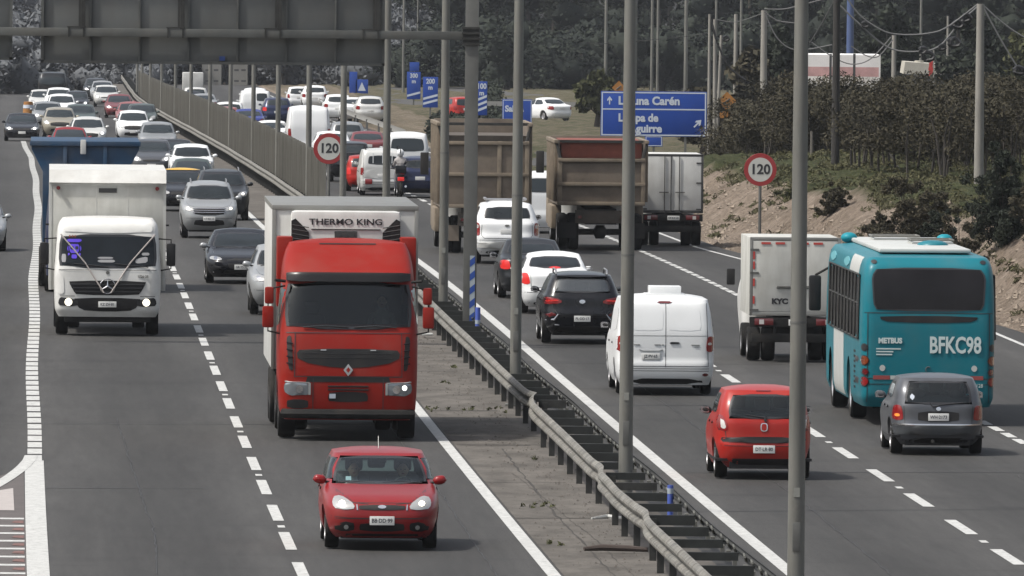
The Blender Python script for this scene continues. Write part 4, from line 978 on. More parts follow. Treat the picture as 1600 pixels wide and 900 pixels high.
# grass on the crest and dry tufts on the slope
cs, rs, ps = [], [], []
for i in range(2600):
    Z = random.uniform(295, 480); u = edgeR(Z) + random.uniform(3.2, 12.5); zb_ = zg(Z) + bankz(u, Z)
    if fbm(u * .5, Z * .08, 3, 71) < .36: continue
    cs.append((XC(Z) + u, Z, zb_ + .07)); rs.append((.28, .5, .12)); ps.append(34)
for i in range(700):
    Z = random.uniform(285, 440); u = edgeR(Z) + random.uniform(.5, 4.0); zb_ = zg(Z) + bankz(u, Z)
    if fbm(u * .9, Z * .12, 3, 31) < .52: continue
    cs.append((XC(Z) + u, Z, zb_ + .03)); rs.append((.16, .25, .10)); ps.append(30)
tag(leaves_mesh('bank_grass', LF5, cs, rs, ps, .040, elong=3.6, up=-.4), kind='stuff')
# stones and clods on the bank face
STN = mat('stone', (.19, .155, .12), .95, var=.3, vscale=3); mb = MB()
for i in range(4200):
    Z = random.uniform(282, 450); u = edgeR(Z) + .2 + abs(random.gauss(0, 1.7)); x, y, z = G(u, Z); z += bankz(u, Z); r = random.choice([.02, .02, .03, .03, .04, .05, .07, .11]) * random.uniform(.7, 1.3)
    V = [(x + r * dx * random.uniform(.6, 1.2), y + r * dy * random.uniform(.6, 1.2), z + r * dz * random.uniform(.5, 1)) for dx, dy, dz in ((1, 0, 0), (0, 1, 0), (-1, 0, 0), (0, -1, 0), (0, 0, 1), (0, 0, -1))]
    mb.add(V, [(0, 1, 4), (1, 2, 4), (2, 3, 4), (3, 0, 4), (1, 0, 5), (2, 1, 5), (3, 2, 5), (0, 3, 5)])
tag(build('bank_stones', mb, STN, smooth=False), kind='stuff')
# debris and weeds along the median
mb = MB()
for i in range(2600):
    Z = random.uniform(165, 330); u = random.choice([1.0 + random.gauss(0, .28), random.uniform(.2, 2.4), 1.35 + random.uniform(-.2, .2)]); 
    if u < .15 or u > 2.4: continue
    x, y, z = G(u, Z, .012); r = random.choice([.005, .007, .01, .016]) * random.uniform(.7, 1.5)
    mb.add([(x - r, y - r * 2, z), (x + r, y - r, z), (x + r * .8, y + r * 3, z), (x - r, y + r * 1.5, z), (x, y, z + r)], [(0, 1, 4), (1, 2, 4), (2, 3, 4), (3, 0, 4)])
tag(build('median_gravel', mb, mat('gravel', (.08, .07, .06), .95, var=.6, vscale=8), smooth=False), kind='stuff')
cs, rs, ps = [], [], []
for (px, py) in ((700, 641), (730, 640), (745, 641), (775, 639), (847, 790), (852, 792), (836, 717), (875, 848), (660, 642), (797, 641), (690, 600), (705, 575), (880, 700)):
    Y = py - HOR + (px - 800) * ROLL; Z = CH * F / Y; x = (px - 800 + (py - 450) * ROLL) * Z / F
    for j in range(3): cs.append((x + random.gauss(0, .12), Z + random.gauss(0, .4), zg(Z) + .025)); rs.append((.05, .10, .03)); ps.append(9)
tag(leaves_mesh('median_weeds', LF4, cs, rs, ps, .028, elong=3), kind='stuff')
# litter
def lit_(px, py): 
    Y = py - HOR + (px - 800) * ROLL; Z = CH * F / Y; return ((px - 800 + (py - 450) * ROLL) * Z / F, Z, .02)
x, y, z = lit_(962, 861); mb = MB().tube([(x - .46, y, z + .03), (x - .2, y + .1, z + .05), (x + .2, y, z + .045), (x + .47, y - .05, z + .03)], [.03, .05, .045, .035], 8); tag(build('tyre_scrap', mb, mat('dirty_rubber', (.045, .033, .028), .9)), 'long dark strip of torn tyre lying on the median concrete', 'tyre scrap')
x, y, z = lit_(950, 812); mb = MB().tube([(x - .25, y, z + .02), (x, y + .3, z + .04), (x + .25, y, z + .03)], [.015, .04, .02], 6); tag(build('plastic_scrap', mb, mat('pale_plastic', (.42, .42, .40), .6)), 'pale plastic scrap lying below the guardrail near the tyre strip', 'litter')
x, y, z = lit_(668, 528); mb = MB().box(x - .12, x + .12, y - .2, y + .2, z, z + .05); tag(build('paper_scrap', mb, mat('pale_plastic'), bevel=.02), 'white scrap of litter on the median beside the red truck', 'litter')

# ------------------------------------------------------------------ distant buildings and poles
CONC = mat('concrete_pole', (.20, .19, .17), .85, var=.2, vscale=2, stretch=(1, 1, .3)); WOODP = mat('dark_pole', (.022, .02, .018), .9, var=.2, vscale=2)
def on_ground(X, Z):
    u = X - XC(Z); return zg(Z) + (bankz(u, Z) if u > 12.9 else -.05)
def util_pole(px, top, s, wpx, label, m=CONC, group='concrete utility poles', cross=False, lean=0):
    Z = F / s; X = (px - 800) / s; z0_ = on_ground(X, Z) - .2; tp = P3(px, top, s); r = wpx / s / 2; t = tag(empty('utility_pole', (tp.x, Z, z0_)), label, 'utility pole', group); h = tp.z - z0_
    build('shaft', MB().tube([(lean, 0, 0), (0, 0, h)], [r * 1.12, r * .85], 10), m, t)
    if cross:
        build('crossarm', MB().box(-.75, .75, -.05, .05, h - .35, h - .25), m, t)
        for q in (-.65, 0, .65): build('insulator', MB().lathe([(h - .25, .05), (h - .15, .07), (h - .1, .03), (h - .02, .05)], (q, 0, 0), 'z', 8), SGK, t)
    return t
util_pole(1532, 6, 52.5, 14, 'tall pale concrete pole standing on the bank at the right')
util_pole(1308, -60, 46, 12, 'dark tall pole rising out of the thicket', WOODP, 'dark poles')
util_pole(1194, 16, 33, 11, 'pale concrete pole with wires tied to its top, left of the nearest lamp pole', cross=False)
util_pole(1109, 22, 37, 5, 'left leg of the pole bundle right of the blue road sign'); util_pole(1117, 30, 36.6, 6, 'right leg of the pole bundle right of the blue road sign', lean=.05); util_pole(1127, 55, 36, 5, 'short leaning pole of the pole bundle right of the blue sign', lean=-.2)
util_pole(1150, 22, 31, 7, 'slim concrete pole just left of the wire-topped pole'); util_pole(1397, 55, 29, 8, 'stubby concrete pole above the thicket between the two sheds'); util_pole(1481, 25, 28, 4, 'thin pale pole above the beige shed')
util_pole(1247, 85, 30, 6, 'short pale pole at the left end of the white shed')
def slim(px, s, w, lab, top=-70): 
    t = util_pole(px, top, s, w, lab, GALV, 'far lamp masts'); t.name = 'lamp_mast'; t['category'] = 'lamp mast'
for px, s, w, lab in ((948, 27, 5, 'thin lamp mast at the left end above the big blue sign'), (993, 31, 8, 'thick lamp mast just right of the second median pole'), (1020, 27, 4.5, 'left one of the close pair of thin masts above the big blue sign'), (1029, 25, 4, 'right one of the close pair of thin masts above the big blue sign'), (1073, 29, 6, 'lamp mast above the right half of the big blue sign'), (1159, 25, 4, 'faint mast between the two concrete poles'), (1120, 26, 4, 'faint mast above the pole bundle'), (632, 20, 4, 'faint mast right of the gantry sign'), (700, 21, 4, 'faint mast left of the gantry post'), (1440, 24, 4, 'thin mast above the beige shed'), (654, 18, 3, 'faint far mast above the countdown panels'), (540, 19, 3, 'faint far mast beside the hazy blue signs')): slim(px, s, w, lab)
t = tag(empty('blue_mast', (P3(1328, 84, 25).x, 800, zg(800))), 'thick blue painted mast behind the white shed', 'mast'); build('shaft', MB().tube([(0, 0, 0), (0, 0, 14)], [.24, .2], 12), mat('mast_blue', (.05, .08, .18), .5), t)
WALLW = mat('shed_white', (.66, .65, .63), .8, var=.08, vscale=.7); WALLR = mat('shed_red', (.46, .27, .26), .8, var=.25, vscale=1.2); BEI = mat('roof_beige', (.36, .34, .29), .8, var=.1, vscale=1); DKW = mat('shed_dark', (.04, .04, .04), .8)
def pbox(mb, px0, py0, px1, py1, s, d): a, b = P3(px0, py0, s), P3(px1, py1, s); mb.box(a.x, b.x, a.y, a.y + d, b.z, a.z)
a = P3(1310, 130, 29); t = tag(empty('white_shed', (0, 0, 0)), 'long white shed with a red band above the thicket', 'shed')
mb = MB(); pbox(mb, 1243, 85, 1375, 180, 29, 8); build('wall', mb, WALLW, t); mb = MB(); a = P3(1262, 104, 29.03); b = P3(1373, 120, 29.03); mb.box(a.x, b.x, a.y - .01, a.y + .02, b.z, a.z); build('red_band', mb, WALLR, t)
mb = MB(); [pbox(mb, x, 84, x + 3, 180, 29.05, .05) for x in (1296, 1333)]; build('wall_post', mb, DKW, t)
t = tag(empty('beige_shed', (0, 0, 0)), 'low beige roofed shed above the thicket', 'shed'); mb = MB(); pbox(mb, 1418, 116, 1490, 200, 28, 6); build('wall', mb, DKW, t)
mb = MB(); a, b = P3(1411, 115, 27.9), P3(1492, 97, 27.9); mb.prism([(a.x, a.z), (b.x, a.z), (b.x - .25, a.z + .5), (a.x + .1, b.z)], 'y', a.y - .3, a.y + 6); build('roof', mb, BEI, t)
mb = MB(); a = P3(1436, 100, 27.8); mb.tube([(a.x, a.y, a.z - .6), (a.x, a.y, a.z + .2)], .25, 12); build('roof_vent', mb, BEI, t)
t = tag(empty('pale_shed', (0, 0, 0)), 'pale roofed shed at the top right corner', 'shed'); mb = MB(); pbox(mb, 1540, 117, 1640, 200, 27, 6); build('wall', mb, DKW, t); mb = MB(); pbox(mb, 1560, 100, 1592, 116, 26.9, 6); build('roof', mb, WALLW, t)
t = tag(empty('grey_building', (0, 0, 0)), 'pair of pale grey concrete blocks in the haze behind the slat fence', 'building'); mb = MB(); pbox(mb, 316, 60, 345, 200, 18.5, 6); pbox(mb, 362, 60, 386, 200, 18.5, 6); build('wall', mb, mat('haze_concrete', (.20, .195, .18), .9, var=.12, vscale=.3), t)
mb = MB(); [pbox(mb, x, y, x + 7, y + 3, 18.55, .3) for x in (321, 334, 366, 377) for y in (108, 125, 142)]; build('window', mb, DKW, t)
fp = P3(1459, 78, 30); t = tag(empty('flag_pole', (fp.x, fp.y, zg(fp.y))), 'red flag hanging on a thin pale pole above the thicket', 'flag'); h = fp.z - zg(fp.y); build('pole', MB().tube([(0, 0, 0), (0, 0, h)], .035, 6), CONC, t)
rows = [[(-.03 - .075 * j + .02 * math.sin(i * 1.3), .04 * math.sin(i + j * 2), h - .55 - i * .085 - j * .05) for j in range(4)] for i in range(9)]; build('cloth', MB().grid(rows), mat('flag_red', (.42, .035, .03), .8), t)
# crown trees on the right above the sheds
def tree(px, s, h, w, m, label, base=None, n=26, size=.24):
    Z = F / s; X = (px - 800) / s; z = on_ground(X, Z); t = tag(empty('broadleaf_tree', (X, Z, z)), label, 'tree', 'trees above the bank'); tk = MB().tube([(0, 0, 0), (.1, 0, h * .3), (0, 0, h * .7)], [.18, .13, .05], 8)
    build('trunk', tk, BARK, t); c, r, p = [], [], []; lm = MB()
    for k in range(n):
        a = random.uniform(0, 6.28); q = random.random(); rr = w * .5 * math.sin(math.pi * (.15 + .8 * q)) * math.sqrt(random.random()); c.append((rr * math.cos(a), rr * math.sin(a), h * (.30 + .68 * q))); r.append((w * .17, w * .17, h * .11)); p.append(110)
        if k % 3 == 0: lm.tube([(0, 0, h * .25), (c[-1][0] * .6, c[-1][1] * .6, c[-1][2] * .85), c[-1]], [.06, .035, .015], 5)
    build('limb', lm, BARK, t); leaves_mesh('crown', m, c, r, p, size, t); return t
tree(1522, 29, 6.8, 3.6, LF1, 'dark rounded tree behind the tall pale concrete pole'); tree(1590, 28, 5.6, 3.2, LF4, 'olive tree at the right edge above the pale shed'); tree(1385, 27, 7.0, 3.4, LF1, 'dark tree between the white and the beige sheds'); tree(1215, 30, 5.6, 2.6, LF1, 'dark tree just left of the nearest lamp pole above the thicket')
tree(1170, 31, 4.6, 2.6, LF3, 'brownish low tree right of the orange works sign'); tree(930, 27, 3.0, 2.6, LF4, 'low pale tree at the left end of the big blue sign'); tree(1095, 34, 3.2, 2.6, LF3, 'brown bushy tree behind the pole bundle')
# fence posts in the thicket
for i, (px, y0, y1, s, lean, lab) in enumerate(((1268, 205, 245, 43, 0, 'thin fence post left of the dark tall pole'), (1333, 205, 250, 42, .12, 'leaning fence post in the middle of the thicket'), (1344, 196, 250, 42, 0, 'upright fence post beside the leaning one'), (1382, 205, 255, 42, 0, 'fence post right of the middle of the thicket'), (1556, 210, 282, 46, 0, 'grey fence post right of the tall pale pole'), (1568, 205, 285, 46, .05, 'second grey fence post right of the tall pale pole'))):
    a, b = P3(px, y0, s), P3(px, y1, s); z = on_ground(b.x, b.y); t = tag(build('fence_post', MB().tube([(lean, 0, 0), (0, 0, a.z - z)], .045, 6), BARKP, loc=(b.x, b.y, z)), lab, 'fence post', 'fence posts in the thicket')
a = P3(1385, 258, 47); z = on_ground(a.x, a.y); mb = MB().tube([(0, 0, 0), (-.55, 0, .95)], .04, 6); tag(build('fallen_post', mb, BARKP, loc=(a.x + .5, a.y, z)), 'pale fallen post leaning on the bank crest', 'fence post')
# overhead cables
CAB = mat('cable_grey', (.12, .12, .12), .7); CABK = mat('cable_black', (.012, .012, .013), .6)
def cable(pts, s, label, m=CAB, r=.03, knots=()):
    P = [P3(px, py, s) for px, py in pts]; out = []
    for i in range(len(P) - 1):
        p0, p1, p2, p3 = P[max(i - 1, 0)], P[i], P[i + 1], P[min(i + 2, len(P) - 1)]
        for j in range(8):
            t = j / 8; out.append(.5 * ((2 * p1) + (-p0 + p2) * t + (2 * p0 - 5 * p1 + 4 * p2 - p3) * t * t + (-p0 + 3 * p1 - 3 * p2 + p3) * t ** 3))
    out.append(P[-1]); o = empty('overhead_cable', out[0]); tag(o, label, 'cable', 'overhead cables'); mb = MB().tube([p - out[0] for p in out], r, 6); build('wire', mb, m, o)
    for (px, py, rr) in knots:
        c = P3(px, py, s) - out[0]; mb = MB()
        for k in range(7): mb.tube([c + Vector((rr * math.cos(a) * random.uniform(.5, 1), .05 * k - .15, rr * .8 * math.sin(a) * random.uniform(.6, 1))) for a in [i * .7 for i in range(10)]], .05, 5)
        build('cable_coil', mb, CABK, o)
cable([(1194, 14), (1225, 14), (1250, 8), (1306, -6)], 36, 'cable rising right from the wire-topped pole'); cable([(1194, 18), (1215, 32), (1245, 36)], 36, 'short sagging cable beside the nearest lamp pole'); cable([(1196, 22), (1215, 60), (1245, 78), (1300, 70)], 36, 'cable sagging low behind the nearest lamp pole')
cable([(1304, 0), (1340, 35), (1390, 75), (1440, 80), (1470, 70), (1500, 35), (1530, 8)], 44, 'long cable with black coils hanging from the dark pole to the pale pole', r=.035, knots=((1352, 38, .14), (1450, 88, .24), (1490, 66, .24), (1510, 28, .20), (1496, 38, .20), (1442, 78, .15), (1472, 74, .14)))
cable([(1322, -5), (1345, 25), (1380, 48), (1410, 54), (1450, 52), (1480, 42), (1528, 6)], 45, 'upper cable between the dark pole and the pale pole')
cable([(1534, 6), (1560, 30), (1590, 52), (1640, 80)], 47, 'cable falling right from the tall pale pole'); cable([(1536, 10), (1560, 55), (1592, 108), (1625, 150)], 46, 'steep cable right of the tall pale pole with a black coil', knots=((1592, 110, .2),))
cable([(1304, 0), (1285, 35), (1265, 68)], 43, 'steep dark cable left of the dark pole', CABK, .03); cable([(1268, 66), (1300, 88), (1330, 100), (1360, 92), (1392, 58)], 33, 'sagging cable across the white shed'); cable([(1330, 72), (1352, 86), (1372, 88), (1395, 62)], 32, 'short cable to the stubby pole')
cable([(1112, 35), (1122, 70), (1140, 105), (1165, 125)], 37, 'black cable bundle sliding down right of the pole bundle', CABK, .05, knots=((1134, 60, .14),)); cable([(905, 66), (950, 68), (1060, 58), (1110, 52)], 33, 'thin dark cable crossing the wood left of the pole bundle', CABK, .016); cable([(1118, 30), (1150, 34), (1194, 20)], 33, 'pale cable from the pole bundle to the wire-topped pole', CAB, .02)
# left roadside
t = tag(empty('traffic_barrel', (X_at(44, 760, -2.5), 760, zg(760))), 'orange and white traffic barrel at the far left roadside', 'barrel')
mb = MB().lathe([(0, .34), (.5, .31), (1.0, .27), (1.02, .02)], (0, 0, 0), 'z', 16); build('drum', mb, OR, t); mb = MB().lathe([(.62, .315), (.82, .30)], (0, 0, 0), 'z', 16); build('band', mb, SIGNW, t)
t = tag(empty('roadside_barrier', G(-11, 900)), 'low grey concrete barrier at the far left edge of the road', 'barrier')
rows = [[G(u, Z, z) for u, z in ((-10.6, -.05), (-10.5, .3), (-10.42, .85), (-10.3, .85), (-10.2, .3), (-10.1, -.05))] for Z in range(880, 1080, 20)]
o = build('barrier_wall', MB().grid(rows), mat('haze_concrete')); o.parent = t; o.matrix_parent_inverse = Matrix.Translation(-t.location)
# ------------------------------------------------------------------ haze
hz = MB().box(-640, 640, -30, 2680, -15.5, 17); o = build('haze', hz, [], smooth=False); o['kind'] = 'stuff'
m = bpy.data.materials.new('haze_air'); m.use_nodes = True; N = m.node_tree.nodes; N.remove(N['Principled BSDF']); v = N.new('ShaderNodeVolumePrincipled'); v.inputs['Color'].default_value = (.86, .90, .97, 1); v.inputs['Density'].default_value = HAZE; v.inputs['Anisotropy'].default_value = .2
m.node_tree.links.new(v.outputs[0], N['Material Output'].inputs['Volume']); o.data.materials.append(m)
# ------------------------------------------------------------------ people
def skin_body(name, joints, edges, rad, m, root, parent=None, sub=1):
    me = bpy.data.meshes.new(name); me.from_pydata([tuple(j) for j in joints], edges, []); me.materials.append(m); o = bpy.data.objects.new(name, me); COL.objects.link(o)
    o.modifiers.new('skin', 'SKIN'); 
    for i, r in enumerate(rad): v = me.skin_vertices[0].data[i]; v.radius = (r, r) if not isinstance(r, tuple) else r
    me.skin_vertices[0].data[root].use_root = True
    s = o.modifiers.new('sub', 'SUBSURF'); s.levels = s.render_levels = sub
    if parent: o.parent = parent
    return o
def person_sitting(X, Z, z, rz, label, shirt, arms='wheel', helmet=None, fold=0.0):
    """pelvis at the origin, facing +y"""
    J = [(0, 0, 0), (0, .0, .14), (0, -.02, .32), (0, -.03, .46), (0, -.02, .55), (0, 0, .62), (0, .02, .74),
         (.17, -.02, .44), (.24, .10, .24), (.17, .36, .27), (.16, .43, .28), (-.17, -.02, .44), (-.24, .10, .24), (-.17, .36, .27), (-.16, .43, .28),
         (.10, .03, 0), (.13, .44, .08), (.12, .62, -.30), (.12, .74, -.36), (-.10, .03, 0), (-.13, .44, .08), (-.12, .62, -.30), (-.12, .74, -.36)]
    J = [(x, y, z_ + (fold * .5 if i in (16, 20) else fold if i in (17, 18, 21, 22) else 0)) for i, (x, y, z_) in enumerate(J)]
    E_ = [(0, 1), (1, 2), (2, 3), (3, 4), (4, 5), (5, 6), (3, 7), (7, 8), (8, 9), (9, 10), (3, 11), (11, 12), (12, 13), (13, 14), (0, 15), (15, 16), (16, 17), (17, 18), (0, 19), (19, 20), (20, 21), (21, 22)]
    rad = [.14, .135, .15, .12, .055, .075, .085, .07, .045, .035, .035, .07, .045, .035, .035, .09, .065, .045, .045, .09, .065, .045, .045]
    o = skin_body('person', J, E_, rad, shirt, 0); o.location = (X, Z, z); o.rotation_euler.z = rz; tag(o, label, 'person')
    f = blob('face', o, SKIN, (0, .025, .69), (.078, .092, .112)); 
    blob('nose', f, SKIN, (0, .122, .685), (.014, .02, .022), 6)
    for sx in (-1, 1): blob('eye', f, SGK, (sx * .03, .106, .705), (.012, .01, .008), 6); blob('ear', f, SKIN, (sx * .08, .01, .69), (.012, .022, .03), 6); blob('hand', o, SKIN, (sx * .16, .45, .285), (.032, .045, .035), 8)
    blob('mouth', f, RED, (0, .11, .645), (.024, .008, .006), 6)
    if helmet:
        hb = MB(); rows = []
        for i in range(1, 12):
            a = math.pi * i / 12; rows.append([(.135 * math.sin(a) * math.cos(b), .165 * math.sin(a) * math.sin(b), .70 + .145 * math.cos(a)) for b in [2 * math.pi * k / 18 for k in range(18)]])
        hb.grid(rows, closed=True); hb.add(rows[0], [tuple(range(18))]); hb.add(rows[-1], [tuple(range(18))]); h = build('helmet', hb, helmet, o, recalc=True)
        blob('helmet_band', h, SGK, (0, -.012, .72), (.06, .162, .125), 10); blob('visor', h, GLASS_DARK, (0, .05, .70), (.11, .13, .06), 8)
    else: blob('hair', o, HAIR, (0, -.015, .735), (.088, .098, .095))
    return o
SHD = mat('cloth_dark', (.05, .05, .06), .9); SHG = mat('cloth_grey', (.14, .14, .15), .9); SHW = mat('cloth_light', (.32, .30, .29), .9)

# ------------------------------------------------------------------ placement
def at_bottom(px, py):                               # ground point of the road seen at a pixel
    Y = (py - 450) * math.cos(ROLL) - (px - 800) * math.sin(ROLL) + 450 - HOR; Z = CH * F / Y
    for i in range(60): Z = .5 * Z + .5 * (CH - zg(Z)) * F / Y
    return X_at(px, Z, zg(Z)), Z
def at_roof(px, py, H):
    Y = (py - 450) * math.cos(ROLL) - (px - 800) * math.sin(ROLL) + 450 - HOR; Z = (CH - H) * F / Y
    for i in range(60): Z = .5 * Z + .5 * (CH - H - zg(Z)) * F / Y
    return X_at(px, Z, zg(Z) + H), Z
def at_Z(px, Z): return X_at(px, Z, zg(Z)), Z
def shift(X, Z, d): return X + slope(Z) * d, Z + d      # from the near face of a vehicle to its middle

P_RED = paint('red', (.20, .008, .010)); P_RED2 = paint('bright_red', (.30, .013, .008)); P_BLACK = paint('black', (.007, .0075, .010), .0, .22, .04); P_SILVER = paint('silver', (.33, .34, .345), .45, .34, .05); P_WHITE = paint('white', (.66, .67, .67), dirt=.07); P_GREY = paint('grey', (.085, .09, .10), .4, .3); P_DGREY = paint('dark_grey', (.02, .022, .025), .3, .3, .05)
P_NAVY = paint('navy', (.02, .028, .07), .3); P_BLUE = paint('blue', (.035, .05, .22), .2); P_GOLD = paint('champagne', (.34, .31, .25), .4); P_MAROON = paint('maroon', (.18, .045, .05), .3); P_GREEN = paint('dark_green', (.06, .08, .075), .3); P_PEARL = paint('pearl', (.55, .55, .53), .2); P_PINK = paint('dusty_red', (.27, .10, .10), .2); P_LGREY = paint('light_grey', (.27, .28, .285), .4)

# ------------------------------------------------------------------ the nearest cars
# red hatchback coming towards us
X, Z = at_bottom(594, 858); X, Z = shift(X, Z, 1.22)
FORD = scaled(HATCH, 1.0, 1, .985, grille=[(-.335, .585), (.335, .585), (.345, .66), (-.345, .66)], low=[(-.335, .27), (.335, .27), (.325, .40), (-.325, .40)])
def ford_x(t, B, sp):
    for sg in (1, -1):
        q = [(sg * .40, .27), (sg * .40, .40), (sg * .54, .42), (sg * .70, .36), (sg * .68, .27)]
        fg = build('fog_recess', patch(B, 'f', q, .006, 8, 4, cut=.15), BLACK, t); 
        build('fog_lamp', patch(B, 'f', [(sg * .52 + .035 * math.cos(a), .33 + .035 * math.sin(a)) for a in [i * .785 for i in range(8)]], .012, 4, 4, rnd=0), LENS, fg)
        build('grille_end', patch(B, 'f', [(sg * .35, .585), (sg * .36, .665), (sg * .375, .665), (sg * .37, .585)], .010, 2, 3, rnd=0), CHROME, t)
    build('badge', patch(B, 'f', [(.065 * math.cos(a), .632 + .026 * math.sin(a)) for a in [i * .524 for i in range(12)]], .014, 6, 5, rnd=0), CHROME, t)
    m = MB(); [seam(B, 'f', [(sg * .20, .672), (sg * .41, .69), (sg * .56, .80), (sg * .66, .86)], .010, .003, m) for sg in (1, -1)]; seam(B, 'f', [(-.80, .50), (-.5, .47), (.5, .47), (.80, .50)], .008, .003, m); build('bonnet_seam', m, TRIM, t, smooth=False)
    build('intake', patch(B, 'f', [(-.66, .20), (.66, .20), (.62, .235), (-.62, .235)], .008, 10, 2, rnd=0), BLACK, t)
    m = MB().tube([(0, -.15, B.H - .01), (0, -.28, B.H + .17)], .006, 5); build('antenna', m, TRIM, t)
    m = MB().add([(.50, B.front(.5, 1.0) + .003, .965), (.42, B.front(.42, 1.0) + .003, .965), (.42, B.front(.42, 1.04) + .003, 1.02), (.50, B.front(.5, 1.04) + .003, 1.02)], [(0, 1, 2, 3)]); build('sticker', m, SIGNW, t)
ford = car('hatchback', FORD, P_RED, 'small red hatchback driving towards the viewer in front of the red truck', 'car', X, Z, False, 2, txt='BB·DD·99', lit=True, extra=ford_x, rimm=ALLOY)
rz = ford.rotation_euler.z
for sx, lab, sh in ((-.36, 'driver in dark clothes behind the windscreen of the red hatchback, hands on the wheel', SHD), (.36, 'passenger in a light top sitting beside the driver in the red hatchback', SHW)):
    c, s_ = math.cos(rz), math.sin(rz); yy = -.12
    person_sitting(X + sx * c - yy * s_, Z + sx * s_ + yy * c, .012 + .38, rz, lab, sh, fold=.36)
# red hatchback going away
X, Z = at_bottom(1190, 748); X, Z = shift(X, Z, 1.16)
I10 = scaled(HATCH, .955, .93, 1.075, rw=[(-.61, 1.00), (.61, 1.00), (.53, 1.40), (-.53, 1.40)], tail=[(.60, .78), (.78, .80), (.77, 1.06), (.68, 1.06), (.60, .90)], gate=[(-.66, .97), (-.62, .66), (.62, .66), (.66, .97)], rp=.50, tsub=[([(.62, .83), (.71, .83), (.72, 1.0), (.66, .97)], WHITEL)])
def i10_x(t, B, sp):
    build('bumper_strip', patch(B, 'r', [(-.70, .60), (.70, .60), (.72, .70), (-.72, .70)], .014, 14, 4, cut=.1), BLACK, t)
    build('badge_ring', patch(B, 'r', [(-.06, .79), (.06, .79), (.06, .93), (-.06, .93)], .012, 6, 6), CHROME, t)
    build('badge', patch(B, 'r', [(-.043, .805), (.043, .805), (.043, .915), (-.043, .915)], .017, 6, 6), P_RED2, t)
    m = MB(); m.tube([(.02, B.rear(.02, 1.03) - .025, 1.02), (-.30, B.rear(-.3, 1.07) - .015, 1.07)], .010, 6); m.tube([(.02, B.rear(0, .97) - .02, .96), (.02, B.rear(0, 1.02) - .03, 1.03)], .022, 6); build('rear_wiper', m, TRIM, t)
    build('valance', patch(B, 'r', [(-.66, .22), (.66, .22), (.62, .34), (-.62, .34)], .008, 10, 3, rnd=0), BLACK, t)
    build('high_brake_lamp', patch(B, 'r', [(-.12, 1.445), (.12, 1.445), (.12, 1.462), (-.12, 1.462)], .010, 4, 2, rnd=0), REDDK, t)
i10 = car('hatchback', I10, P_RED2, 'red hatchback seen from behind with a black bumper strip, right of the second lamp pole', 'car', X, Z, True, 2, txt='DT·LR·80', extra=i10_x, mircol=BLACK)
# grey hatchback behind the bus
X, Z = at_bottom(1462, 710); X, Z = shift(X, Z, 1.16)
CORSA = scaled(HATCH, .965, .95, .975, rw=[(-.60, .88), (.60, .88), (.53, 1.28), (-.53, 1.28)], tail=[(.60, .60), (.79, .60), (.77, .86), (.64, .86)], rp=.66, gate=[(-.60, .85), (-.58, .52), (.58, .52), (.60, .85)])
def corsa_x(t, B, sp):
    build('bumper', patch(B, 'r', [(-.79, .33), (.79, .33), (.80, .50), (-.80, .50)], .05, 16, 5, cut=.1), mat('grey_plastic', (.045, .05, .055), .45, dirt=.2), t)
    build('bumper_strip', patch(B, 'r', [(-.78, .50), (.78, .50), (.77, .53), (-.77, .53)], .045, 14, 2, rnd=0), CHROME, t)
    build('plate_recess', patch(B, 'r', [(-.36, .58), (.36, .58), (.36, .76), (-.36, .76)], .006, 8, 4, cut=.06), BLACK, t)
    build('badge', patch(B, 'r', [(.045 * math.cos(a), .80 + .035 * math.sin(a)) for a in [i * .524 for i in range(12)]], .012, 6, 5, rnd=0), CHROME, t)
    m = MB(); m.tube([(0, B.rear(0, .9) - .03, .86), (-.10, B.rear(0, .9) - .035, .84), (-.14, B.rear(-.1, .9) - .02, .90)], .014, 6); m.tube([(0, B.rear(0, .9) - .03, .87), (.42, B.rear(.42, .92) - .02, .915)], .010, 6); build('rear_wiper', m, TRIM, t)
    build('sticker', patch(B, 'r', [(-.51, 1.0), (-.45, .95), (-.40, 1.01), (-.46, 1.06)], .010, 3, 3, rnd=0), SIGNW, t)
    build('lamp_lit', patch(B, 'r', [(-.75, .66), (-.67, .66), (-.67, .71), (-.75, .71)], .016, 4, 4), mat('indicator', (.8, .25, .04), .3, emit=(1, .25, .04), estr=.15), t)
    build('exhaust', MB().tube([(-.1, -1.7, .24), (-.1, -1.93, .24)], .03, 10), DARKM, t)
corsa = car('hatchback', CORSA, P_GREY, 'old grey hatchback seen from behind, close behind the blue bus', 'car', X, Z, True, 2, txt='WH·2173', extra=corsa_x)
for x in (-.30, .34): blob('headrest', corsa, FABRIC, (x, -1.2, 1.05), (.13, .05, .09))
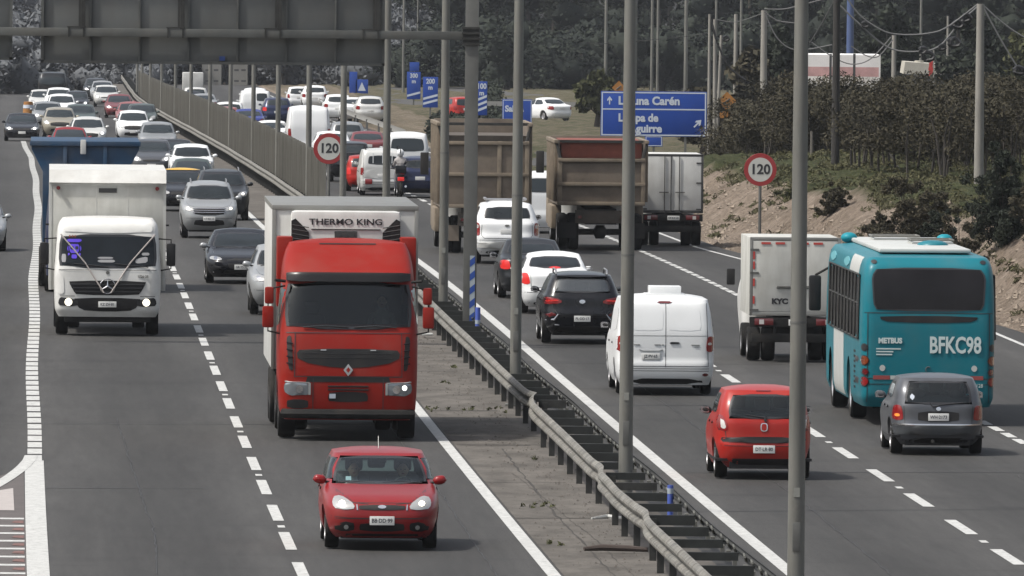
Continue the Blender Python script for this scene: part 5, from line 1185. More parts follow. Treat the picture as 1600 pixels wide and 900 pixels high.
# white delivery van
X, Z = at_bottom(1036, 616); X, Z = shift(X, Z, 1.5)
def van_x(t, B, sp):
    for x0, x1 in ((-.72, -.05), (.05, .70)): build('window_blank', patch(B, 'r', [(x0, 1.26), (x1, 1.26), (x1 * .93, 1.72), (x0 * .93, 1.72)], .004, 8, 8, cut=.08), P_WHITE, t)
    m = MB(); seam(B, 'r', [(0, .55), (0, 1.79)], .012, .003, m); seam(B, 'r', [(-.85, .52), (.85, .52)], .010, .003, m); seam(B, 'r', [(-.84, 1.16), (.84, 1.16)], .008, .003, m); build('door_gap', m, TRIM, t, smooth=False)
    build('door_handle', patch(B, 'r', [(.08, 1.0), (.27, 1.0), (.27, 1.035), (.08, 1.035)], .018, 4, 3, rnd=1), BLACK, t)
    build('plate_ledge', patch(B, 'r', [(-.52, .86), (-.06, .86), (-.06, .91), (-.52, .91)], .03, 6, 2, rnd=1), P_WHITE, t)
    plate(t, -.29, B.rear(-.29, .76) - .02, .76, 'JZ·PV·65', False)
    build('high_brake_lamp', patch(B, 'r', [(-.17, 1.79), (.12, 1.79), (.12, 1.83), (-.17, 1.83)], .012, 4, 2, rnd=1), REDDK, t)
    m = MB().box(-.36, .42, -1.5, -.65, 1.93, 1.955); m.box(-.28, .34, -1.45, -.72, 1.95, 2.10); build('roof_box', m, P_WHITE, t, bevel=.03)
    m = MB(); [m.tube([(x0, B.rear(x0, .97) - .006, .985), (x1, B.rear(x1, .97) - .006, .985)], .007, 5) for x0, x1 in ((-.62, -.50), (-.22, -.10), (-.08, -.03), (.50, .66))]; m.tube([(.56, B.rear(.6, .95) - .006, .95), (.64, B.rear(.64, .95) - .006, .95)], .006, 5); build('badge_lettering', m, GALVD, t)
    for sg in (1, -1): build('bumper_reflector', patch(B, 'r', [(sg * .72, .37), (sg * .84, .37), (sg * .84, .43), (sg * .72, .43)], .012, 4, 3), REDDK, t)
    build('side_panel', patch(B, 's', [(-1.9, 1.22), (-.2, 1.20), (-.2, 1.66), (-1.85, 1.66)], .004, 8, 4, sgn=-1), P_WHITE, t)
VW = scaled(VAN, 1.045, 1, 1.01); VW['rw'] = None
VW['tsub'] = [([(.82, .98), (.905, .98), (.90, 1.03), (.83, 1.03)], WHITEL)]
car('delivery_van', VW, P_WHITE, 'white windowless delivery van with a white box on its roof, seen from behind', 'van', X, Z, True, 1, extra=van_x, mircol=BLACK, noplate=True, wiper=False)
# black crossover
X, Z = at_bottom(907, 537); X, Z = shift(X, Z, 1.34)
MG = scaled(SUV, 1, 1, .985, dark=True, tail=[(.42, .93), (.50, .88), (.82, .86), (.84, .99), (.80, 1.03), (.55, 1.0)], rp=.56, gate=[(-.6, .74), (-.52, .64), (.52, .64), (.6, .74)], tsub=[([(.50, .94), (.80, .92), (.80, .96), (.55, .97)], BRAKE)])
def mg_x(t, B, sp):
    build('diffuser', patch(B, 'r', [(-.74, .26), (.74, .26), (.66, .40), (-.66, .40)], .012, 10, 4, cut=.1), BLACK, t)
    m = MB().tube([(-.60, B.rear(-.6, .42) - .02, .42), (.60, B.rear(.6, .42) - .02, .42)], .016, 6); build('trim_strip', m, ALLOY, t)
    for sg in (1, -1):
        m = MB().tube([(sg * .80, B.rear(.8, .52) - .012, .52), (sg * .60, B.rear(.6, .54) - .02, .54), (sg * .52, B.rear(.5, .64) - .02, .66)], [.012, .028, .016], 8); build('chrome_hook', m, CHROME, t)
        build('reflector', patch(B, 'r', [(sg * .56, .60), (sg * .80, .58), (sg * .80, .68), (sg * .60, .70)], .008, 5, 3), REDDK, t)
    build('badge', patch(B, 'r', [(.07 * math.cos(a), .93 + .045 * math.sin(a)) for a in [i * .524 for i in range(12)]], .014, 6, 5, rnd=0), CHROME, t)
    build('spoiler', patch(B, 'r', [(-.56, 1.45), (.56, 1.45), (.55, 1.495), (-.55, 1.495)], .05, 10, 3, cut=.1), P_BLACK, t)
car('crossover', MG, P_BLACK, 'black crossover with silver roof rails driving away beside the white van', 'car', X, Z, True, 2, txt='PL·DD·17', extra=mg_x, rack=True)
# silver saloon with brake lamps lit
X, Z = at_bottom(866, 490); X, Z = shift(X, Z, 1.34)
SS = scaled(SEDAN, .97, 1, 1.02, rp=.62, tail=[(.60, .70), (.81, .70), (.80, .97), (.66, .97)])
car('saloon_car', SS, P_WHITE, 'white saloon with lit brake lamps driving away just right of the third lamp pole', 'car', X, Z, True, 1, brake=True, extra=lambda t, B, sp: build('high_brake_lamp', patch(B, 'r', [(-.14, 1.06), (.14, 1.06), (.13, 1.11), (-.13, 1.11)], .014, 4, 3), BRAKE, t))
X, Z = at_bottom(830, 466); X, Z = shift(X, Z, 1.3)
car('saloon_car', scaled(SEDAN, .97, .97, 1.03), P_DGREY, 'dark saloon with lit brake lamps just ahead of the white saloon', 'car', X, Z, True, 1, brake=True)
# white estate-like utility behind the gantry post
X, Z = at_bottom(790, 412); X, Z = shift(X, Z, 1.4)
EXP = scaled(SUV, 1.04, 1.08, 1.08, tail=[(.74, .78), (.88, .78), (.88, 1.14), (.76, 1.14)], rp=.90, tsub=[([(.78, .98), (.87, .98), (.87, 1.08), (.78, 1.08)], WHITEL)])
def exp_x(t, B, sp):
    m = MB().box(-.55, .55, -1.0, -.94, 1.72, 1.77); m.box(-.55, .55, .0, .06, 1.72, 1.77); m.box(-.58, -.52, -1.2, .3, 1.74, 1.80); m.box(.52, .58, -1.2, .3, 1.74, 1.80); build('roof_rack', m, ALLOY, t, bevel=.01)
    build('bumper', patch(B, 'r', [(-.86, .40), (.86, .40), (.87, .60), (-.87, .60)], .07, 14, 4, cut=.12), P_PEARL, t)
    build('badge', patch(B, 'r', [(.07 * math.cos(a), 1.06 + .03 * math.sin(a)) for a in [i * .524 for i in range(12)]], .014, 6, 5, rnd=0), GALVD, t); text('●●●● ●●●', .05, (-.5, B.rear(-.5, .74) - .01, .73), GALVD, t) if False else None
car('sport_utility', EXP, P_WHITE, 'white sport utility with a roof rack, driving away right of the gantry post', 'car', X, Z, True, 1, extra=exp_x, mircol=BLACK)

# ---- oncoming traffic in the left carriageway
X, Z = at_bottom(376, 443); X, Z = shift(X, Z, 1.4)
AUDI = scaled(SEDAN, 1.06, 1.03, .965, grille=[(-.30, .36), (.30, .36), (.40, .66), (-.40, .66)], head=[(.50, .60), (.50, .66), (.66, .71), (.80, .70), (.82, .62)])
def audi_x(t, B, sp):
    m = MB().tube([(-.72, B.front(.72, .30) + .01, .30), (.72, B.front(.72, .30) + .01, .30)], .012, 6); build('lip', m, ALLOY, t)
    for sg in (1, -1): build('side_intake', patch(B, 'f', [(sg * .52, .36), (sg * .78, .36), (sg * .80, .48), (sg * .52, .46)], .008, 5, 3), BLACK, t)
car('coupe', AUDI, P_BLACK, 'low black coupe with silver mirrors coming on just left of the white trailer', 'car', X, Z, False, 1, txt='GR·TS·31', lit=False, mircol=P_SILVER, extra=audi_x)
X, Z = at_bottom(449, 492); X, Z = shift(X, Z, 1.4)
TUC = scaled(SUV, 1.03, 1.03, 1.02)
car('crossover', TUC, P_SILVER, 'silver crossover mostly hidden behind the white trailer of the red truck', 'car', X, Z, False, 1, rimm=BLACK)
X, Z = at_bottom(326, 372); X, Z = shift(X, Z, 1.35)
RUSH = scaled(SUV, .96, 1, 1.06)
def rush_x(t, B, sp):
    for z in (.78, .84, .90): m = MB().tube([(x, B.front(x, z) + .012, z + .02 * abs(x)) for x in [-.5 + .1 * i for i in range(11)]], .012, 6); build('grille_bar', m, CHROME, t)
    for sg in (1, -1): build('fog_trim', patch(B, 'f', [(sg * .50, .48), (sg * .82, .38), (sg * .82, .50), (sg * .62, .60), (sg * .50, .60)], .016, 6, 4), P_SILVER, t)
car('sport_utility', RUSH, P_SILVER, 'silver sport utility with lit headlamps coming on in front of the dark crossover', 'car', X, Z, False, 1, txt='LT·KH·15', lit=True, rack=True, extra=rush_x)
def oncoming(px, roof, sp, pm, label, lod=0, lit=True, **k):
    X, Z = at_roof(px, roof, sp['H'] * .97); return car(k.pop('name', 'saloon_car'), sp, pm, label, 'car', X, Z, False, lod, lit=lit, group='cars queueing towards the viewer', **k)
def leaving(px, roof, sp, pm, label, lod=0, **k):
    X, Z = at_roof(px, roof, sp['H'] * .97); return car(k.pop('name', 'saloon_car'), sp, pm, label, k.pop('cat', 'car'), X, Z, True, lod, group='cars driving away in the distance', **k)
oncoming(346, 267, scaled(SUV, 1.0, 1, 1.02), P_DGREY, 'dark crossover with bright headlamps right behind the silver sport utility', 1, name='crossover', rack=True)
def taxi_x(t, B, sp): build('yellow_roof', patch(B, 'f', [(-.5, 1.345), (.5, 1.345), (.5, 1.359), (-.5, 1.359)], .004, 6, 2, rnd=0), TAXI, t)
TAXI = mat('taxi_yellow', (.62, .36, .03), .35, coat=.5)
def roof_cap(t, B, sp):
    mb = MB(); rows = []
    for k in (.99, .95, .86, .7, .45, .2, .03):
        row = []
        for i in range(40):
            a = 2 * math.pi * i / 40; c, s = math.cos(a), math.sin(a); n = 6; d = (abs(c) ** n + abs(s) ** n) ** (1 / n); yf, yr = B.fy(B.zr), B.ry(B.zr)
            row.append((c / d * B.hw(B.zr) * k * 1.02, (yf + yr) / 2 + s / d * (yf - yr) / 2 * k * 1.02, B.zr + .008 + (B.H - B.zr) * (1 - k ** 2.2)))
        rows.append(row)
    mb.grid(rows, closed=True); build('yellow_roof', mb, TAXI, t)
oncoming(284, 265, SEDAN, P_BLACK, 'black taxi with a yellow roof left of the dark crossover', 1, lit=False, extra=roof_cap)
oncoming(299, 227, scaled(SUV, .98, 1, .95), P_WHITE, 'white car right behind the yellow-roofed taxi', 1, name='crossover')
oncoming(300, 249, scaled(SEDAN, .95, 1, .98), P_GREEN, 'dark car squeezed between the taxi and the white car', 0, lit=False)
oncoming(273, 219, SEDAN, P_DGREY, 'dark grey saloon behind and left of the white car', 0)
oncoming(236, 219, scaled(HATCH, 1.02, 1, 1.05), P_GREY, 'grey car showing above the right end of the blue tipper', 0, name='hatchback')
oncoming(246, 192, scaled(SUV, .98, 1, 1), P_LGREY, 'light grey crossover in the queue beside the rail', 0, name='crossover', lit=False)
oncoming(208, 174, scaled(SUV, .96, 1, 1), P_WHITE, 'white crossover in the queue behind the light grey one', 0, name='crossover')
oncoming(205, 160, SEDAN, P_PINK, 'dusty red saloon behind the white crossover', 0)
oncoming(186, 148, SEDAN, P_MAROON, 'maroon saloon with lit lamps farther up the queue', 0)
oncoming(166, 134, HATCH, P_PEARL, 'small pale car with bright headlamps behind the maroon saloon', 0, name='hatchback')
oncoming(150, 123, SUV, P_DGREY, 'dark car at the top end of the right queue', 0, name='crossover')
oncoming(109, 200, SEDAN, P_RED, 'red car with lit lamps just behind the blue tipper', 0)
oncoming(137, 184, SUV, P_PEARL, 'pale crossover with a roof rack behind the red car', 0, name='crossover', rack=P_WHITE)
oncoming(93, 169, SUV, P_GOLD, 'champagne coloured sport utility left of the pale crossover', 0, name='sport_utility')
oncoming(126, 164, HATCH, P_GREEN, 'dark green hatchback behind the pale crossover', 0, name='hatchback', lit=False)
oncoming(74, 160, HATCH, P_LGREY, 'grey hatchback with lit lamps behind the champagne sport utility', 0, name='hatchback')
oncoming(96, 148, SUV, P_WHITE, 'white crossover in the middle of the left queue', 0, name='crossover', lit=False); oncoming(92, 138, SUV, P_WHITE, 'second white crossover right behind another in the left queue', 0, name='crossover')
oncoming(34, 178, scaled(SEDAN, 1.02, 1, .97), P_BLACK, 'black saloon with lit lamps alone in the far left lane', 0, grille=BLACK)
oncoming(222, 163, HATCH, P_GREEN, 'grey green hatchback between the white crossover and the dusty red saloon', 0, name='hatchback', lit=False); oncoming(160, 127, SEDAN, P_SILVER, 'silver saloon with bright lamps near the top of the right queue', 0); oncoming(66, 141, HATCH, P_PEARL, 'pale hatchback left of the two white crossovers', 0, name='hatchback', lit=False)
oncoming(120, 143, scaled(HATCH, .9, 1, 1), P_BLACK, 'small black car between the two queues', 0, name='hatchback')
X, Z = at_bottom(-38, 392); X, Z = shift(X, Z, 1.3); car('saloon_car', SEDAN, P_SILVER, 'silver car cut off by the left edge of the view', 'car', X, Z, False, 1, lit=True)
# ---- distant traffic going away
leaving(432, 153, SUV, P_NAVY, 'navy crossover behind the slat fence', name='crossover', brake=True)
leaving(388, 171, SEDAN, P_BLUE, 'blue saloon behind the slat fence'); leaving(358, 160, HATCH, P_WHITE, 'small white hatchback behind the slat fence', name='hatchback')
leaving(424, 189, SEDAN, P_WHITE, 'white saloon directly left of the white van behind the fence'); leaving(398, 138, SUV, P_WHITE, 'white crossover far off above the blue saloon', name='crossover')
X, Z = at_roof(481, 166, 2.45); BV = scaled(VAN, 1.05, 1.1, 1.30); BV['rw'] = None
car('panel_van', BV, P_WHITE, 'tall white panel van behind the left speed sign', 'van', X, Z, True, 1, noplate=True)
leaving(541, 191, SUV, P_LGREY, 'silver crossover right of the tall white panel van', name='crossover'); leaving(573, 206, SEDAN, P_MAROON, 'dark red saloon above the white pickup'); leaving(546, 222, SUV, P_BLACK, 'black crossover with a white car ahead, right above the left speed sign', name='crossover')
leaving(518, 206, SEDAN, P_WHITE, 'white saloon just right of the tall white panel van'); leaving(571, 243, scaled(HATCH, .93, .9, .96), P_RED2, 'bright red car peeping out left of the white pickup', name='crossover', brake=True)
X, Z = at_roof(634, 206, 1.95); car('minibus', scaled(VAN, .95, .95, 1.02, rw=[(-.68, 1.2), (.68, 1.2), (.62, 1.72), (-.62, 1.72)]), P_WHITE, 'white minibus with a big rear window above the motorcycle', 'van', X, Z, True, 0, noplate=True)
X, Z = at_bottom(655, 309); X, Z = shift(X, Z, 1.3); car('crossover', scaled(SUV, .95, 1, .95), P_NAVY, 'dark blue crossover half hidden by the left dump truck', 'car', X, Z, True, 1)
X, Z = at_roof(846, 268, 1.9); car('panel_van', scaled(VAN, .9, .9, 1, rw=[(-.66, 1.28), (.66, 1.28), (.62, 1.72), (-.62, 1.72)]), P_WHITE, 'white van seen in the gap between the two dump trucks', 'van', X, Z, True, 0, noplate=True)
def ramp(px, py, u, sp, pm, label, **k):
    X, Z = at_roof(px, py, sp['H']); return car(k.pop('name', 'saloon_car'), sp, pm, label, 'car', X, Z, k.pop('away', True), 0, group='cars on the far side road', **k)
ramp(467, 135, 0, HATCH, P_WHITE, 'white hatchback on the far side road, left of a pair', name='hatchback'); ramp(491, 133, 0, SUV, P_WHITE, 'white crossover on the far side road, right of a pair', name='crossover'); ramp(527, 147, 0, SUV, P_WHITE, 'white crossover alone in the middle of the far side road', name='crossover'); ramp(552, 152, 0, SEDAN, P_WHITE, 'white saloon right below the far blue signs'); ramp(577, 150, 0, SUV, P_PEARL, 'pale crossover at the right end of the far side road', name='crossover')
ramp(318, 146, 0, SEDAN, P_SILVER, 'silver saloon far off left of the pale grey building'); ramp(296, 142, 0, SEDAN, P_BLACK, 'dark saloon far off under the white lorry box'); ramp(850, 152, 0, SEDAN, P_WHITE, 'white car far off right of the exit sign', yaw=R(28))
ramp(398, 140, 0, VAN, P_WHITE, 'white van on the far carriageway right of the concrete blocks', name='panel_van'); ramp(350, 166, 0, HATCH, P_PINK, 'dusty red hatchback behind the slat fence', name='hatchback'); ramp(305, 136, 0, HATCH, P_PEARL, 'pale hatchback under the white lorry box', name='hatchback')
# pickup with a canopy
X, Z = at_bottom(596, 305); X, Z = shift(X, Z, 1.3)
def pick_x(t, B, sp):
    m = MB(); 
    for x in (-.35, 0, .35): m.box(x - .015, x + .015, B.rear(x, 1.3) - .03, B.rear(x, 1.3) - .015, 1.18, 1.58)
    build('window_bar', m, P_WHITE, t); build('lower_tailgate', patch(B, 'r', [(-.74, .62), (.74, .62), (.74, .98), (-.74, .98)], .02, 10, 4), P_PEARL, t); build('red_panel', patch(B, 'r', [(-.64, .42), (-.38, .42), (-.38, .60), (-.64, .60)], .03, 4, 3, rnd=0), RED, t)
car('pickup_truck', scaled(VAN, .90, .95, .90, rw=[(-.55, 1.14), (.55, 1.14), (.50, 1.48), (-.50, 1.48)]), P_PEARL, 'white pickup with a barred canopy window beside the motorcycle', 'pickup', X, Z, True, 1, extra=pick_x, rack=P_WHITE)
# motorcycle and rider
X, Z = at_bottom(625, 309); a = math.atan(slope(Z)); z = zg(Z) + .012
t = tag(empty('motorcycle', (X, Z, z), -a), 'motorcycle with a lit red tail lamp between the pickup and the dark crossover', 'motorcycle')
for y in (.68, -.66):
    w_ = build('wheel', MB().lathe([(-.055, .22), (-.06, .28), (0, .31), (.06, .28), (.055, .22)], (0, 0, 0), n=24), RUBBER, t); w_.location = (0, y, .31); build('rim', MB().lathe([(-.03, .23), (-.03, .20), (.03, .20), (.03, .23)], (0, 0, 0), n=20), ALLOY, w_)
build('frame', MB().tube([(0, .66, .32), (0, .5, .95), (0, .2, .75), (0, -.2, .5), (0, -.64, .32)], .035, 8).box(-.13, .13, -.15, .3, .32, .62), DARKM, t, bevel=.02); blob('fuel_tank', t, P_BLACK, (0, .22, .86), (.15, .26, .13)); build('seat', MB().box(-.13, .13, -.6, .02, .76, .86), FABRIC, t, bevel=.03)
build('tail_lamp', MB().box(-.12, .12, -.80, -.74, .62, .76), BRAKE, t, bevel=.02); build('rear_box', MB().box(-.20, .20, -.82, -.45, .88, 1.18), P_BLACK, t, bevel=.04); build('handlebar', MB().tube([(-.34, .34, 1.05), (-.15, .46, 1.02), (.15, .46, 1.02), (.34, .34, 1.05)], .016, 6), DARKM, t); build('exhaust', MB().tube([(.16, .1, .35), (.18, -.7, .42)], .045, 8), CHROME, t)
for sx in (-1, 1): mirror(t, sx * .26, .42, 1.16, BLACK, .5)
person_sitting(X, Z - .12, z + .93, -a, 'rider with a white helmet and a pale grey jacket sitting on the motorcycle', SHW, helmet=P_WHITE)
# ------------------------------------------------------------------ lorries and the bus
BOXW = mat('box_white', (.50, .50, .48), .5, var=.09, vscale=2.5, dirt=.24, stretch=(1, 1, .12)); BOXD = mat('box_dirty', (.43, .43, .40), .6, var=.14, vscale=2.2, dirt=.32, stretch=(1, 1, .12)); BOXC = mat('box_corner', (.24, .24, .225), .45, .5, dirt=.2); DCH = mat('chassis', (.010, .010, .010), .75, dirt=.10, spec=.2)
def vroot(name, label, cat, X, Z, away, yaw=0): a = math.atan(slope(Z)); return tag(empty(name, (X, Z, zg(Z) + .012), (-a if away else math.pi - a) + yaw), label, cat)
def P(B, s, poly, off=.008, nx=10, nz=5, **k): return patch(B, s, poly, off, nx, nz, **k)
def rect(x0, x1, z0, z1): return [(x0, z0), (x1, z0), (x1, z1), (x0, z1)]
def circ(x, z, r, n=14, rz=None): return [(x + r * math.cos(6.2832 * i / n), z + (rz or r) * math.sin(6.2832 * i / n)) for i in range(n)]
def dual(t, x, y, r, far=False, rim=None):
    for sx in (-1, 1): wheel(t, sx * x, y, r, .27, rim or ALLOY, far=far, steel=True); wheel(t, sx * (x - .31), y, r, .27, DCH, far=True, steel=True)
def tmirror(t, x, y, z0, z1, m, w=.22, two=False, arm=True, out=.28):
    for sg in (1, -1):
        xx = sg * (x + out); mb = MB().box(xx - w / 2, xx + w / 2, y - .06, y + .06, z0, z1); o = build('side_mirror', mb, m, t, bevel=.04)
        if two: mb = MB().box(xx - w * .4 - sg * .02, xx + w * .4 - sg * .02, y - .06, y + .06, z1 + .04, z1 + .34); build('upper_mirror', mb, m, o, bevel=.04)
        if arm: mb = MB().tube([(sg * (x - .08), y, z1 + (.36 if two else .10)), (xx, y, z1 + (.30 if two else .08)), (xx, y, (z0 + z1) / 2), (xx, y, z0 - .06), (sg * (x - .06), y, z0 - .12)], .018, 6); build('mirror_arm', mb, DCH, o)

# red articulated lorry ------------------------------------------------
X, Z = at_bottom(543, 690); X, Z = shift(X, Z, 1.35)
t = vroot('articulated_lorry', 'red tractor lorry pulling a white refrigerated trailer, coming towards the viewer', 'truck', X, Z, False)
TR = mat('truck_red', (.215, .011, .006), .42, spec=.14, coat=.03, two=True, dirt=.12)
cab = Body(dict(front=[(.36, 1.18), (.55, 1.28), (1.0, 1.32), (1.5, 1.30), (1.86, 1.24), (1.98, 1.20), (2.45, 1.06), (2.80, .93), (2.90, .90), (3.06, .68), (3.3, .30), (3.46, .0)], rear=[(.36, -.95), (.8, -1.0), (3.46, -1.0)],
    hw=[(.36, 1.12), (.55, 1.21), (1.2, 1.235), (1.9, 1.24), (2.4, 1.21), (2.85, 1.17), (3.0, 1.16), (3.3, 1.10), (3.46, 1.03)], n=[(0, 7), (1.5, 8), (2, 7), (3, 6), (3.6, 6)], zr=3.46, H=3.54))
build('cab', cab.mesh(.045, 40, 40, holes=[('f', rect(-1.06, 1.06, 2.02, 2.76), 0), ('s', rect(-.2, .85, 2.05, 2.7), 0)], arches=[(.05, .5, .60)]), TR, t, ang=55)
build('windshield', P(cab, 'f', [(-1.13, 1.96), (1.13, 1.96), (1.10, 2.80), (-1.10, 2.80)], .012, 16, 8, frit=.05, rnd=2, cut=.06), [glass_mat('truck_glass', .25, .0), TRIM], t)
build('sun_visor', patch(cab, 'f', [(-1.10, 2.77), (1.10, 2.77), (1.10, 2.93), (-1.10, 2.93)], .11, 16, 5, rnd=1, cut=.08), mat('visor_dark', (.012, .011, .011), .3, spec=.3), t)
build('roof_lip', P(cab, 'f', [(-.5, 3.455), (.5, 3.455), (.5, 3.435), (-.5, 3.435)], .01, 8, 2, rnd=0), BLACK, t)
for sg in (1, -1):
    build('side_window', P(cab, 's', rect(-.25, .90, 2.0, 2.75), .008, 6, 6, sgn=sg, cut=.1), GLASS_T, t)
    m = MB().prism([(sg * 1.0, 2.35), (sg * 1.24, 2.3), (sg * 1.24, 3.55), (sg * .96, 3.55)], 'y', -1.25, -.55); build('side_deflector', m, TR, t, bevel=.03, recalc=True)
    lp = [(sg * .66, .80), (sg * .67, 1.01), (sg * 1.12, 1.03), (sg * 1.14, .86), (sg * 1.02, .78)]
    h = build('headlight', P(cab, 'f', lp, .012, 10, 6, cut=.12), mat('lens_smoke', (.22, .24, .26), .1, .5, coat=1), t)
    build('headlight_rim', P(cab, 'f', [(sg * .66, .80), (sg * .66, 1.01), (sg * .70, 1.01), (sg * .70, .80)], .018, 2, 4, rnd=0), LENS, h)
    build('bulb', P(cab, 'f', circ(sg * .86, .90, .07), .020, 6, 6, rnd=0), CHROME, h); 
    if sg < 0: build('lit_bulb', P(cab, 'f', circ(sg * 1.0, .93, .045), .022, 5, 5, rnd=0), LITW, h)
    build('headlight_rim', P(cab, 'f', [(sg * .68, 1.0), (sg * 1.12, 1.02), (sg * 1.12, 1.045), (sg * .68, 1.025)], .018, 6, 2, rnd=0), LENS, h)
    build('air_slot', P(cab, 'f', [(sg * .97, 1.22), (sg * 1.05, 1.24), (sg * 1.10, 1.82), (sg * 1.01, 1.86)], .010, 3, 8, cut=.1), BLACK, t)
    m = MB(); [m.tube([(sg * .975, cab.front(.975, z) + .03, z), (sg * 1.09, cab.front(1.09, z) + .02, z + .015)], .012, 5) for z in (1.35, 1.47, 1.59, 1.71)]; build('slot_bar', m, TR, t)
    m = MB().tube([(sg * 1.12, .95, 2.8), (sg * 1.30, 1.05, 2.82)], .03, 6); build('marker_arm', m, DCH, t)
build('upper_grille', P(cab, 'f', [(-.92, 1.62), (.92, 1.62), (.90, 1.42), (.60, 1.33), (.15, 1.28), (-.15, 1.28), (-.60, 1.33), (-.90, 1.42)], .008, 16, 6, cut=.12), BLACK, t)
m = MB(); [m.tube([(x, cab.front(x, z) + .006, z) for x in [-.78 + .156 * i for i in range(11)]], .008, 5) for z in (1.46, 1.54)]; build('grille_bar', m, TRIM, t)
for sg in (1, -1): build('grille_clip', P(cab, 'f', rect(sg * .44 - .05, sg * .44 + .05, 1.585, 1.602), .02, 3, 2, rnd=0), LENS, t)
build('bonnet_band', P(cab, 'f', [(-.90, 1.27), (.90, 1.27), (.90, 1.14), (-.90, 1.14)], .006, 14, 4, rnd=0), TR, t)
m = MB(); [seam(cab, 'f', q, .014, .010, m) for q in ([(-1.10, 1.90), (1.10, 1.90)], [(-.96, 1.13), (.96, 1.13)], [(-.95, 1.13), (-.94, 1.90)], [(.95, 1.13), (.94, 1.90)], [(-.62, .50), (-.62, 1.10)], [(.62, .50), (.62, 1.10)])]; build('panel_gap', m, TRIM, t, smooth=False)
build('logo_diamond', P(cab, 'f', [(0, 1.13), (.085, 1.24), (0, 1.35), (-.085, 1.24)], .03, 6, 8, rnd=0), CHROME, t); build('logo_hole', P(cab, 'f', [(0, 1.19), (.038, 1.24), (0, 1.29), (-.038, 1.24)], .038, 4, 6, rnd=0), TR, t)
build('lower_band', P(cab, 'f', [(-.75, 1.03), (.75, 1.03), (.72, 1.12), (-.72, 1.12)], .006, 12, 3, rnd=0), BLACK, t)
m = MB(); [m.tube([(x, cab.front(x, z) + .012, z) for x in (-.36, -.12, .12, .36)], .014, 5) for z in (.90, .96)]; build('lower_slot', m, BLACK, t)
build('lower_grille', P(cab, 'f', [(-.36, .68), (.36, .68), (.34, .86), (-.34, .86)], .008, 8, 5, cut=.12), BLACK, t)
build('white_tab', P(cab, 'f', rect(.22, .33, .74, .82), .02, 3, 3, rnd=0), SIGNW, t); build('step_bumper', MB().tube([(x, cab.front(min(abs(x), 1.1), .5) + .03, .47) for x in (-1.16, -1.0, -.6, 0, .6, 1.0, 1.16)], .085, 8), DCH, t)
build('bumper_recess', P(cab, 'f', [(.70, .56), (1.08, .56), (1.08, .72), (.70, .72)], .008, 6, 4, cut=.1), BLACK, t)
tmirror(t, 1.20, .98, 1.98, 2.36, TR, .20, two=True, out=.22)
m = MB(); [m.tube([(x0, cab.front(x0, 2.02) + .03, 2.0), ((x0 + x1) / 2, cab.front(0, 2.0) + .04, 2.03), (x1, cab.front(x1, 2.0) + .03, 2.0)], .013, 6) for x0, x1 in ((-.85, -.1), (0, .8))]; build('wiper', m, TRIM, t)
build('dashboard', MB().box(-1.0, 1.0, .70, 1.0, 1.5, 2.05), BLACK, t, bevel=.05); seat(t, .62, .05, 1.75); seat(t, -.62, .05, 1.75)
build('cab_back_wall', MB().box(-1.0, 1.0, -.85, -.8, 1.0, 2.9), BLACK, t)
m = MB().box(-.9, .9, -9.0, .9, .75, 1.0); build('chassis', m, DCH, t)
for x in (-1, 1): wheel(t, x * 1.06, .05, .50, .30, ALLOY, steel=True)
dual(t, 1.06, -3.6, .50); 
for y in (-6.6, -7.9): dual(t, 1.10, y, .50, far=True)
m = MB(); [m.box(sg * 1.0 - .2, sg * 1.0 + .2, -2.9, -1.1, .45, 1.05) for sg in (-1, 1)]; build('fuel_tank', m, DCH, t, bevel=.08)
m = MB().box(-1.30, 1.30, -9.3, -1.75, 1.15, 4.06); bx = build('trailer_box', m, BOXW, t, bevel=.02)
m = MB(); m.box(-1.31, 1.31, -9.32, -1.73, 4.00, 4.09); m.box(-1.31, -1.24, -1.75, -1.72, 1.15, 4.0); m.box(1.24, 1.31, -1.75, -1.72, 1.15, 4.0); m.box(-1.315, -1.30, -9.3, -1.75, 1.15, 1.35); build('box_rail', m, BOXC, bx, bevel=.012)
m = MB(); [m.box(-1.309, -1.301, -9.2 + 1.2 * i, -9.17 + 1.2 * i, 1.35, 4.0) for i in range(7)]; build('side_rib', m, BOXC, bx)
m = MB().box(-.98, .98, -1.745, -1.30, 2.45, 4.0); rf = build('cooling_unit', m, BOXW, t, bevel=.09)
for sg in (1, -1):
    q = [(sg * .975, 2.8), (sg * .975, 3.82), (sg * .90, 3.86), (sg * .66, 3.62), (sg * .62, 2.8)]; m = MB().prism(q, 'y', -1.30, -1.285); v = build('vent', m, BLACK, rf)
    m = MB(); [m.tube([(sg * .66, -1.282, z), (sg * .97, -1.282, z + .05)], .008, 4) for z in [2.9 + .08 * i for i in range(11)]]; build('vent_slat', m, DKW, rf)
m = MB().tube([(-.62, -1.29, 3.67), (.62, -1.29, 3.67)], .01, 5); build('unit_seam', m, DKW, rf); text('THERMO KING', .15, (0, -1.292, 3.80), SGK, rf, (R(90), 0, R(180)), bold=.003, sx=1.30, ext=.002)
m = MB().box(-.2, .2, -1.30, -1.28, 3.52, 3.64); [m.box(x - .03, x + .03, -1.28, -1.272, 3.53, 3.60) for x in (-.12, 0, .12)]; build('unit_label', m, DKW, rf)
rz = t.rotation_euler.z; c, s_ = math.cos(rz), math.sin(rz); px_, py_ = .62, .02
person_sitting(X + px_ * -1 * c - py_ * s_, Z + px_ * -1 * s_ + py_ * c, 1.72, rz, 'lorry driver in a light shirt behind the windscreen of the red tractor lorry', SHW)

